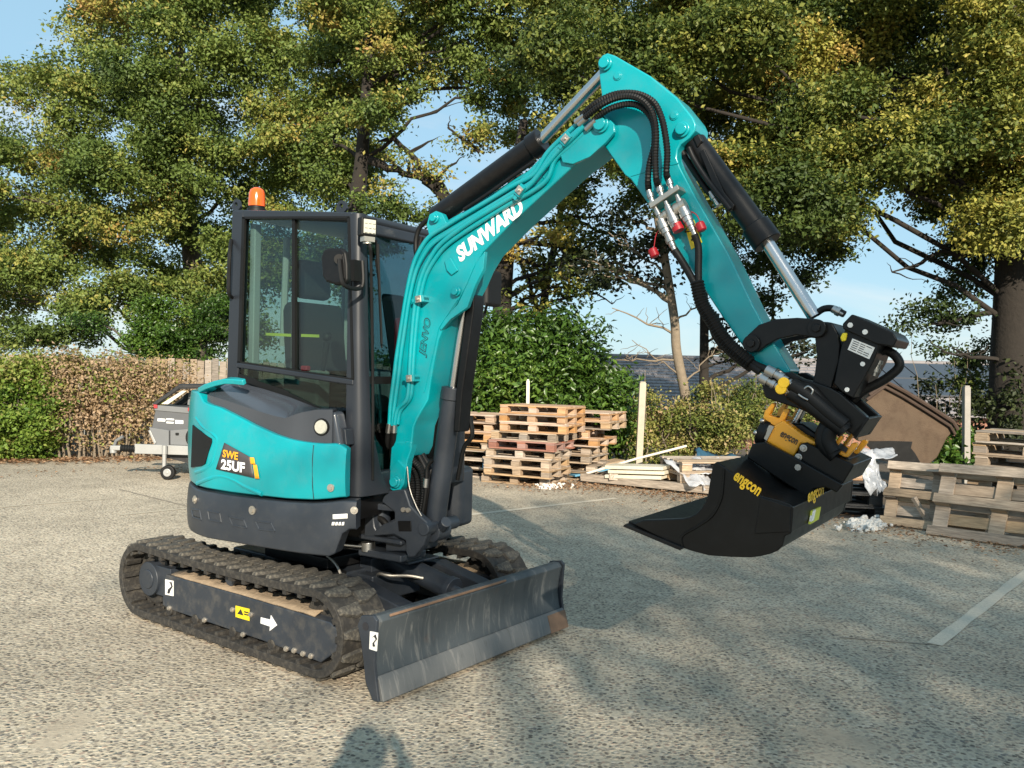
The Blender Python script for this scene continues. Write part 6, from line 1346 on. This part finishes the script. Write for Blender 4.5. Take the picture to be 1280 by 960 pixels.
def stack(corner, dirF, n, specs, where, group, zs, z0=0.0, jx=.03, lw=(1, 1)):
    """corner: nearest ground corner; dirF: ground direction of the long face seen in the photo"""
    f = Vector((dirF[0], dirF[1], 0)).normalized(); r = Vector((f.y, -f.x, 0))
    if r.y < 0: r = -r
    yaw = math.atan2(f.y, f.x); lw0 = lw
    for k in range(n):
        mat, desc, kw = specs[k]; kw.setdefault('lw', lw0); c = Vector(corner) + f * (.6 * lw0[0] + kw.pop('dx', 0)) + r * (.4 * lw0[1] + kw.pop('dy', 0)) + Vector((R.gauss(0, jx), R.gauss(0, jx), 0)); c.z = z0 + k * PH * zs
        pallet(f'{desc}, {ORD[k]} {"of" if k == 0 else "from the bottom of"} {where}' if k < n - 1 else f'{desc}, topmost of {where}', group, c, yaw + R.gauss(0, .015), mat, zs, **kw)
cA = gnd(688, 610); dA = gnd(612, 603.5) - cA
stack(cA, dA, 9, [('wood_tan', 'brown weathered pallet', {}), ('wood_tan', 'brown weathered pallet', {}), ('wood_tan', 'tan weathered pallet', {}), ('wood_grey', 'dull brown pallet', {}), ('wood_red', 'red-stained pallet', {'dx': -.06}), ('wood_grey', 'grey pallet', {'dx': -.06}), ('wood_orange', 'orange new pallet', {'dx': -.16, 'dy': .04}), ('wood_orange', 'orange new pallet', {'dx': -.12, 'dy': .02}), ('wood_orange', 'pale orange pallet', {'dx': -.16, 'dy': .1})], 'the tall stack before the laurel', 'pallets in the tall stack', .86, lw=(.84, .95))
cB = gnd(613, 601); cB = cB + Vector((.02, .22, 0)); 
stack(cB, dA, 7, [('wood_tan', 'brown pallet', {}), ('wood_grey', 'blue-cornered pallet', {'mats': {'corner': 'blue_block'}}), ('wood_grey', 'grey pallet with missing pieces', {'missing': .2}), ('wood_tan', 'grey-brown pallet', {}), ('wood_orange', 'orange pallet', {}), ('wood_orange', 'orange pallet', {'dy': .05}), ('wood_orange', 'loose orange pallet', {'dy': -.05})], 'the stack behind the boom cylinder', 'pallets in the left stack', .93)
cC = gnd(730, 601); cC = Vector((cC.x + .1, cC.y - .05, 0))
stack(cC, dA, 8, [('wood_grey', 'dark grey pallet', {}), ('wood_grey', 'dark broken pallet', {'missing': .3}), ('wood_grey', 'grey pallet', {}), ('wood_tan', 'dull tan pallet', {}), ('wood_orange', 'orange pallet', {'dx': -.1}), ('wood_orange', 'thin orange pallet', {'dx': .05, 'missing': .1}), ('wood_tan', 'grey-fronted pallet', {'dx': -.22}), ('wood_orange', 'orange pallet', {'dx': -.22})], 'the stack against the hedge', 'pallets in the right-hand stack', .88)
# black plastic and wooden pallets behind the bucket
cD = gnd(1106, 650); dD = gnd(1030, 646) - cD
stack(cD, dD, 5, [('black_plastic', 'black plastic pallet', {}), ('black_plastic', 'black plastic pallet', {}), ('black_plastic', 'black plastic pallet', {}), ('wood_orange', 'tan wooden pallet', {'dx': .12, 'dy': .05, 'lw': (.8, .9)}), ('wood_pale', 'pale wooden pallet under a plastic sheet', {'dx': .12, 'dy': .05, 'lw': (.8, .9)})], 'the mixed stack behind the bucket', 'pallets in the stack behind the bucket', .98)
# leaning pallets
def lean(label, a, b, lean_deg, mat, shift=0.0, ln=1.2, z=0.02, lw=(1, 1), mats=None):
    A, B = gnd(*a), gnd(*b); x = (B - A).normalized(); back = Vector((-x.y, x.x, 0))
    if back.y < 0: back = -back
    e = RAD(lean_deg); up = Vector((0, 0, 1)) * math.sin(e) + back * math.cos(e); nrm = up.cross(x) if up.cross(x).dot(back) > 0 else x.cross(up)
    # pallet local: X along ground edge, Y up the lean, Z (deck) away from the viewer
    if x.cross(up).dot(nrm) < 0: x = -x; A = A - x * ln
    M = Matrix((x, up, nrm)).transposed().to_4x4(); M.translation = A + x * (ln / 2 + shift) + up * .40 * lw[1] + Vector((0, 0, z))
    return pallet(label, 'pallets leaning at the right', M.translation, 0, mat, 1.0, .01, matrix=M, lw=lw, mats=mats)
lean('big grey-brown pallet leaning at the right edge, in front of the others', (1157, 669), (1284, 687), 62, 'wood_grey', mats={'stringer': 'wood_tan', 'deck_board': 'wood_tan'})
lean('grey pallet with a loose diagonal slat, leaning just left of the big one', (1100, 657), (1190, 668), 66, 'wood_grey', mats={'stringer': 'wood_tan'}, ln=1.0, lw=(.85, .92))
a, b = gnd(1100, 657), gnd(1190, 668)
ds = MB(); A1, B1 = at(1142, 622, 9.1), at(1160, 652, 9.05); ds.tube([A1, B1], .03, 4); sl1 = ds.build('loose_slat', 'wood_tan'); tag(sl1, 'short loose slat lying diagonally across the left leaning pallet', 'slat')
cR = gnd(1218, 655); cR = Vector((cR.x + .35, cR.y + .75, 0)); dR_ = Vector((gnd(1284, 687) - gnd(1157, 669)))
stack(cR + dR_.normalized() * .0, dR_, 7, [('wood_grey', 'grey pallet', {}), ('wood_grey', 'grey pallet', {}), ('wood_tan', 'brown pallet', {}), ('wood_grey', 'grey-brown pallet', {}), ('wood_grey', 'grey-brown pallet', {}), ('wood_tan', 'dark brown pallet', {'dx': .05}), ('wood_grey', 'weathered pallet', {'dx': .05})], 'the stack behind the leaning pallets', 'pallets in the far right stack', 1.0)
# small chips and sticks on the ground
for i, (a, b, lb_) in enumerate([((1228, 672), (1260, 669), 'thin grey stick lying on the yard before the leaning pallet')]):
    m = MB(); p, q = gnd(*a), gnd(*b); m.tube([p + Vector((0, 0, .012)), q + Vector((0, 0, .02))], .012, 6); tag(m.build('stick', 'wood_grey'), lb_, 'stick')
# rusty tipped skip
D = 10.4
sk = [(1072, 552), (1076, 512), (1088, 492), (1108, 479), (1132, 492), (1160, 510), (1188, 528), (1194, 537), (1184, 548), (1172, 572), (1158, 584), (1132, 580), (1128, 566), (1112, 553)]
P = [at(a, b, D) for a, b in sk]; c0 = sum(P, Vector()) / len(P)
skp = empty('rusty_skip', (c0.x, D, 0)); tag(skp, 'large rusty steel skip tipped on its side behind the black pallets', 'skip')
loc_ = [(p.x - c0.x, p.z) for p in P]
m = MB(); m.prism(loc_, 0, .95, sh=(.12, 0, .10)); m.build('body', 'rust', skp, bevel=.02)
rim_ = [at(a, b, D) for a, b in [(1086, 494), (1108, 478), (1132, 490.5), (1162, 509), (1190, 527), (1196, 537)]]
m = MB()
for off, r in (((0, 0, 0), .028), ((-.035, -.01, -.055), .020)): m.tube([Vector((p.x - c0.x + off[0], -.02 + off[1], p.z + off[2])) for p in rim_], r, 8)
m.build('rim', 'rust_dark', skp)
m = MB(); q = [at(a, b, D) for a, b in [(1080, 552), (1112, 551), (1140, 552), (1138, 560), (1143, 566), (1150, 578), (1130, 582), (1100, 575)]]; m.prism([(p.x - c0.x, p.z) for p in q], -.012, .01); m.build('underside_shade', 'black_steel', skp)  # dark sheet standing in for the shade under the skip
# ---- timber pile
def beam(name, label, a, b, w, h, mat, cat='beam', z=None, bevel=.004):
    A, B = Vector(a), Vector(b); d = (B - A); Mx = Matrix.Translation(A) @ d.to_track_quat('X', 'Z').to_matrix().to_4x4(); m = MB(); m.box(0, d.length, -w / 2, w / 2, -h / 2, h / 2)
    o = m.build(name, mat, bevel=bevel, seg=1); o.matrix_world = Mx; return tag(o, label, cat)
def zat(px, py, d, z): p = at(px, py, d); p.z = z; return p
g1, g2 = gnd(728, 604), gnd(960, 628)
beam('timber_beam', 'long brown beam along the front of the timber pile', (g1.x, g1.y, .09), (g2.x, g2.y, .09), .12, .10, 'wood_grey')
beam('timber_beam', 'shorter brown beam lying behind the long one', (g1.x + .2, g1.y + .5, .06), (g2.x, g2.y + .55, .06), .14, .12, 'wood_tan')
for k, (px, lb_) in enumerate(((770, 'left'), (832, 'right'))):
    p = gnd(px, 608); beam('timber_block', f'short wooden block under the {lb_} end of the cream boards', (p.x - .05, p.y - .1, .14), (p.x + .05, p.y + .5, .14), .12, .09, 'wood_grey')
for k, (x0, x1, y0, lab) in enumerate(((762, 832, 594, 'lowest cream board of the small stack on the timber pile'), (766, 836, 588, 'middle cream board of the small stack on the timber pile'), (762, 834, 582.5, 'topmost cream board of the small stack on the timber pile'))):
    a, b = at(x0, y0, 12.1), at(x1, y0 + 2, 11.7); beam('cream_board', lab, a, b, .38, .05, 'cream_board', 'board', bevel=.008)
a, b = at(733, 592, 12.3), at(858, 557.5, 12.6); m = MB(); m.tube([a, a.lerp(b, .5) + Vector((0, 0, .015)), b], .018, 8); tag(m.build('thin_pole', 'white_wood'), 'thin white pole propped diagonally across the timber pile', 'pole')
a, b = at(715, 594, 12.6), at(770, 583, 12.9); beam('plank', 'bluish grey plank at the left end of the timber pile', a, b, .2, .03, 'blue_block', 'plank')
a, b = at(722, 586, 12.7), at(775, 575, 13.1); beam('plank', 'grey plank above the bluish one at the left end', a, b, .25, .03, 'wood_grey', 'plank')
pallet('weathered pallet lying under the plastic sheet at the right end of the timber pile', 'pallets on the timber pile', (2.75, 11.9, .14), .25, 'wood_tan', 1.0)
pallet('upper weathered pallet lying under the plastic sheet of the timber pile', 'pallets on the timber pile', (2.8, 11.9, .28), .2, 'wood_grey', 1.0)
def sheet(name, label, pts, mat, dist, nx=14, ny=8, amp=.05, cat='sheet'):
    q = [at(*p, dd) for p, dd in zip(pts, dist)]; rows = []
    for j in range(ny + 1):
        v = j / ny; row = []
        for i in range(nx + 1):
            u = i / nx; p = (q[0] * (1 - u) + q[1] * u) * (1 - v) + (q[3] * (1 - u) + q[2] * u) * v
            w = amp * (math.sin(9 * u + 5 * v) * .5 + math.sin(17 * u - 11 * v + 1) * .3 + R.gauss(0, .25)); row.append(p + Vector((w * .3, -abs(w) * .6, w)))
        rows.append(row)
    m = MB(); m.grid(rows); return tag(m.build(name, mat, smooth=80, solid=.004), label, cat)
sheet('plastic_sheet', 'crumpled clear plastic sheet draped over the end of the timber pile', [(828, 577), (880, 572), (893, 612), (868, 606)], 'plastic_film', (11.7, 12, 11.2, 11.1), amp=.06)
sheet('plastic_sheet', 'flap of plastic sheet lying over the pallets of the timber pile', [(845, 576), (905, 574), (900, 592), (850, 590)], 'plastic_film', (12, 12.2, 11.4, 11.5), amp=.05)
sheet('blue_tarp', 'folded dark blue tarpaulin behind the plastic sheet', [(868, 562), (925, 572), (935, 584), (872, 574)], 'blue_tarp', (12.9, 13, 12.5, 12.5), amp=.05, cat='tarp')
sheet('plastic_sheet', 'torn plastic sheet hanging from the pallets behind the bucket', [(1062, 566), (1092, 566), (1106, 612), (1088, 616)], 'plastic_film', (8.95, 8.95, 8.85, 8.85), amp=.05)
sheet('plastic_sheet', 'white plastic wrap on top of the pallets behind the bucket', [(1060, 560), (1118, 562), (1120, 572), (1062, 572)], 'plastic_film', (9.3, 9.3, 8.95, 8.95), amp=.03)
# rubble
m = MB()
for k in range(150):
    c = gnd(R.gauss(1082, 13), R.gauss(660, 3.2)); s = R.uniform(.012, .04); q = MB().sphere((0, 0, 0), 1, 5, 4); Mx = Matrix.Translation((c.x, c.y, s * .4 + .05 * R.random())) @ Matrix.Rotation(R.uniform(0, 6), 4, (R.random() + .1, R.random(), R.random()))
    m.add([Mx @ (Vector(v) * s * Vector((1, R.uniform(.6, 1.2), 1)).x * R.uniform(.75, 1.2)) for v in q.v], q.f)
m.build('rubble', 'rubble', smooth=0, kind='stuff')
m = MB()
for k in range(60):
    c = gnd(R.gauss(690, 9), R.gauss(606, 1.6)); s = R.uniform(.012, .04); q = MB().sphere((0, 0, 0), 1, 5, 4); Mx = Matrix.Translation((c.x, c.y - .25, s * .4)) @ Matrix.Rotation(R.uniform(0, 6), 4, (R.random() + .1, R.random(), R.random()))
    m.add([Mx @ (Vector(v) * s * R.uniform(.7, 1.2)) for v in q.v], q.f)
m.build('rubble', 'rubble', smooth=0, kind='stuff')

# ================================================================ TRAILER
pmat('trailer_grey', (.085, .088, .094), .45, var=.08); pmat('trailer_pale', (.14, .145, .15), .5, var=.08)
pmat('galvanised', (.36, .36, .35), .42, metal=.35, var=.1); pmat('dull_red', (.34, .03, .035), .4, var=.1)
DT = 11.7; tc_ = gnd(213, 605); tr = empty('trailer', (at(240, 560, DT).x, DT, 0)); tag(tr, 'small trailer carrying a grey machine box with slanted window, left of the excavator', 'trailer'); T0 = Vector(tr.location)
def tp(px, py, y=0): p = at(px, py, DT + y); return (p.x - T0.x, p.z)
def tprism(name, px, y0, y1, mat, par=None, bevel=.006, **k):
    m = MB(); m.prism([tp(a, b, y0) for a, b in px], y0, y1); return m.build(name, mat, par or tr, bevel=bevel, **k)
ch = tprism('chassis', [(168, 555), (300, 560), (300, 571), (168, 567)], -.03, .03, 'galvanised')
tprism('chassis_rail', [(176, 557), (300, 560), (300, 569), (176, 566)], 1.0, 1.05, 'galvanised', ch)
dbm = MB(); x0, z0 = tp(168, 561); x1, z1 = tp(152, 560); dbm.tube([(x0 + .02, 0, z0)] + [(x0 + (x1 - x0) * i / 10, 0, z0 + (z1 - z0) * i / 10) for i in range(11)], .05, 12, rfun=lambda i: 1.1 if i % 2 else .85); dbm.build('bellows', 'black_rubber', ch)
x2, z2 = tp(139, 560); m = MB(); m.box(x2, x1, -.045, .045, z1 - .03, z1 + .035); m.cyl((x2 + .03, 0, z2 - .07), (x2 + .03, 0, z2 + .03), .045, seg=14); m.build('coupling', 'galvanised', ch, bevel=.012)
m = MB(); m.tube([(*tp(144, 556), 0)][:0] + [Vector((tp(143, 557)[0], 0, tp(143, 557)[1])), Vector((tp(145, 551)[0], 0, tp(145, 551)[1])), Vector((tp(154, 545.5)[0], 0, tp(154, 545.5)[1]))], .022, 8); m.build('coupling_handle', 'trailer_pale', ch)
jx, jz = tp(208.5, 567); m = MB(); m.cyl((jx, -.08, .12), (jx, -.08, jz + .03), .028, seg=14); m.cyl((jx, -.08, jz - .0), (jx, -.08, jz + .12), .034, seg=14); m.box(jx - .02, jx + .06, -.10, -.06, .08, .14); jw = m.build('jockey_stand', 'galvanised', tr)
wx = tp(213, 600)[0]; m = MB(); m.cyl((wx, -.115, .10), (wx, -.045, .10), .10, seg=26); m.build('jockey_wheel', 'black_rubber', jw, bevel=.015); m = MB(); m.cyl((wx, -.125, .10), (wx, -.035, .10), .055, seg=18); m.cyl((wx, -.132, .10), (wx, -.03, .10), .02, seg=10); m.build('wheel_hub', 'galvanised', jw, bevel=.008)
bd = tprism('machine_body', [(190, 532), (194, 512), (193, 507), (300, 512), (300, 560), (196, 556), (187, 543)], .06, .95, 'trailer_grey', bevel=.015)
tprism('lower_panel', [(186, 534), (211, 538), (211, 557), (193, 556), (190, 545)], .02, .06, 'trailer_pale', bd); tprism('lower_panel', [(213, 538), (238, 536), (236, 557), (213, 556)], .03, .06, 'trailer_pale', bd)
tprism('top_band', [(192, 506), (250, 511), (250, 518), (193, 513)], .045, .06, 'trailer_pale', bd)
tprism('red_marker', [(191.5, 505.5), (196.5, 506), (196.5, 510.5), (192, 510.5)], .03, .05, 'dull_red', bd); tprism('red_marker', [(234.5, 509.5), (247, 510.5), (247, 515), (234.5, 514)], .03, .05, 'dull_red', bd)
for a, b, c_, d_ in ((197, 523, 206.5, 526.5), (208, 523, 217.5, 525), (208, 527, 217, 529), (219, 525, 229, 529.5)):
    tprism('printed_mark', [(a, b), (c_, b + .6), (c_, d_ + .3), (a, d_)], .053, .06, 'white_paint', bd, bevel=0)
# the slanted lid and its window frames
lid = MB()
def lbar(a, b, w, y): 
    p, q = tp(*a, y), tp(*b, y); lid.tube([(p[0], y, p[1]), (q[0], y, q[1])], w, 6)
for y in (.08, .92):
    lbar((193, 506), (224, 484), .03, y); lbar((224, 483), (300, 482), .035, y)
lid.prism([tp(218, 487, .06), tp(224, 481.5, .06), (tp(300, 480, .06)), tp(300, 484, .06), tp(226, 486, .06)], .06, .95); lo = lid.build('lid', 'black_plastic', bd)
tprism('lid_window', [(201, 505), (228, 488), (233, 489), (210, 505.5)], .10, .13, 'white_wood', lo); tprism('inner_machine', [(215, 506), (234, 491), (247, 490), (252, 510)], .5, .8, 'black_steel', bd)
tprism('inner_panel', [(236, 488), (243, 488), (243, 508), (234, 506)], .35, .42, 'trailer_pale', bd)
wc = tp(246, 547); m = MB(); m.cyl((wc[0], -.02, wc[1]), (wc[0], .14, wc[1]), .155, seg=30); wh = m.build('wheel', 'black_rubber', tr, bevel=.02); m = MB(); m.cyl((wc[0], -.035, wc[1]), (wc[0], .10, wc[1]), .105, seg=26); m.build('wheel_rim', 'cream_board', wh, bevel=.01)
tprism('light_cable', [(185, 538), (188, 538), (195, 553), (193, 556), (191, 552)], .0, .02, 'galvanised', bd); tprism('latch', [(219, 541), (223, 541), (223, 544), (219, 544)], .01, .03, 'black_rubber', bd)
ug = MB(); ug.prism([tp(190, 568, .1), tp(300, 570, .1), tp(300, 582, .1), tp(240, 580, .1), tp(215, 574, .1)], .1, .8); ug.build('underbody', 'black_plastic', ch)
m = MB(); m.cyl((1.25, -.12, .30), (1.25, .08, .30), .30, seg=30); m.cyl((1.25, .95, .30), (1.25, 1.15, .30), .30, seg=30); m.build('road_wheel', 'black_rubber', tr, bevel=.02)

# ================================================================ THE PHOTOGRAPHER (behind the camera; only the shadow is in the picture)
pmat('jacket', (.03, .04, .06), .8, var=.2); pmat('skin', (.50, .30, .22), .55, var=.06); pmat('trousers', (.04, .045, .06), .85, var=.2); pmat('hair', (.05, .03, .02), .7); pmat('phone', (.015, .015, .017), .25)
def skinned(name, mat, verts, edges, radii, parent, root=0, sub=2):
    me = bpy.data.meshes.new(name); me.from_pydata(verts, edges, []); me.materials.append(MATS[mat]); o = bpy.data.objects.new(name, me); COL.objects.link(o); o.parent = parent
    o.modifiers.new('skin', 'SKIN'); me.skin_vertices.new() if not me.skin_vertices else None
    for v, r in zip(me.skin_vertices[0].data, radii): v.radius = (r, r) if not isinstance(r, tuple) else r
    me.skin_vertices[0].data[root].use_root = True
    if sub: q = o.modifiers.new('sub', 'SUBSURF'); q.levels = 1; q.render_levels = sub
    for p_ in me.polygons: p_.use_smooth = True
    return o
pe_ = empty('person', (.02, -.42, 0)); tag(pe_, 'person in dark jacket holding up a phone behind the camera', 'person')
pv = [(0, 0, .95), (0, .01, 1.15), (0, 0, 1.38), (0, .02, 1.50), (0, .04, 1.58), (0, .05, 1.68), (0, .04, 1.77),
      (-.17, 0, 1.42), (-.24, .10, 1.20), (-.14, .28, 1.50), (-.11, .34, 1.55), (.17, 0, 1.42), (.24, .10, 1.20), (.14, .28, 1.50), (.11, .34, 1.55),
      (-.10, 0, .88), (-.11, .02, .50), (-.12, -.02, .09), (-.13, .13, .04), (.10, 0, .88), (.11, .02, .50), (.12, -.02, .09), (.13, .13, .04)]
pe2 = [(0, 1), (1, 2), (2, 3), (3, 4), (4, 5), (5, 6), (2, 7), (7, 8), (8, 9), (9, 10), (2, 11), (11, 12), (12, 13), (13, 14), (0, 15), (15, 16), (16, 17), (17, 18), (0, 19), (19, 20), (20, 21), (21, 22)]
pr_ = [(.15, .11), (.15, .11), (.16, .11), .06, .075, .09, .06, .07, .05, .038, .03, .07, .05, .038, .03, .09, .065, .045, .04, .09, .065, .045, .04]
skinned('body', 'jacket', pv, pe2, pr_, pe_)
m = MB(); m.sphere((0, .055, 1.66), .095, 16, 12, (.85, 1.0, 1.22)); m.sphere((0, .155, 1.65), .018, 8, 6); m.sphere((-.085, .05, 1.65), .02, 8, 6, (.5, 1, 1.4)); m.sphere((.085, .05, 1.65), .02, 8, 6, (.5, 1, 1.4)); m.build('head', 'skin', pe_)
m = MB(); m.sphere((0, .035, 1.70), .10, 16, 12, (.9, 1.0, 1.0)); m.build('hair', 'hair', pe_)
for s in (-1, 1):
    hv = [(s * .115, .335, 1.54), (s * .105, .352, 1.575)]; he = [(0, 1)]; hr = [.030, .034]
    for k in range(4):
        i = len(hv); hv += [(s * (.092 - .003 * k), .372, 1.548 + .02 * k), (s * .074, .392, 1.552 + .02 * k), (s * .055, .39, 1.555 + .02 * k)]; he += [(1, i), (i, i + 1), (i + 1, i + 2)]; hr += [.010, .009, .008]
    i = len(hv); hv += [(s * .09, .345, 1.60), (s * .066, .352, 1.612)]; he += [(1, i), (i, i + 1)]; hr += [.011, .009]
    skinned('hand', 'skin', hv, he, hr, pe_, 0, 1)
m = MB(); m.box(-.105, .055, .372, .381, 1.535, 1.61); m.build('phone', 'phone', pe_, bevel=.003)
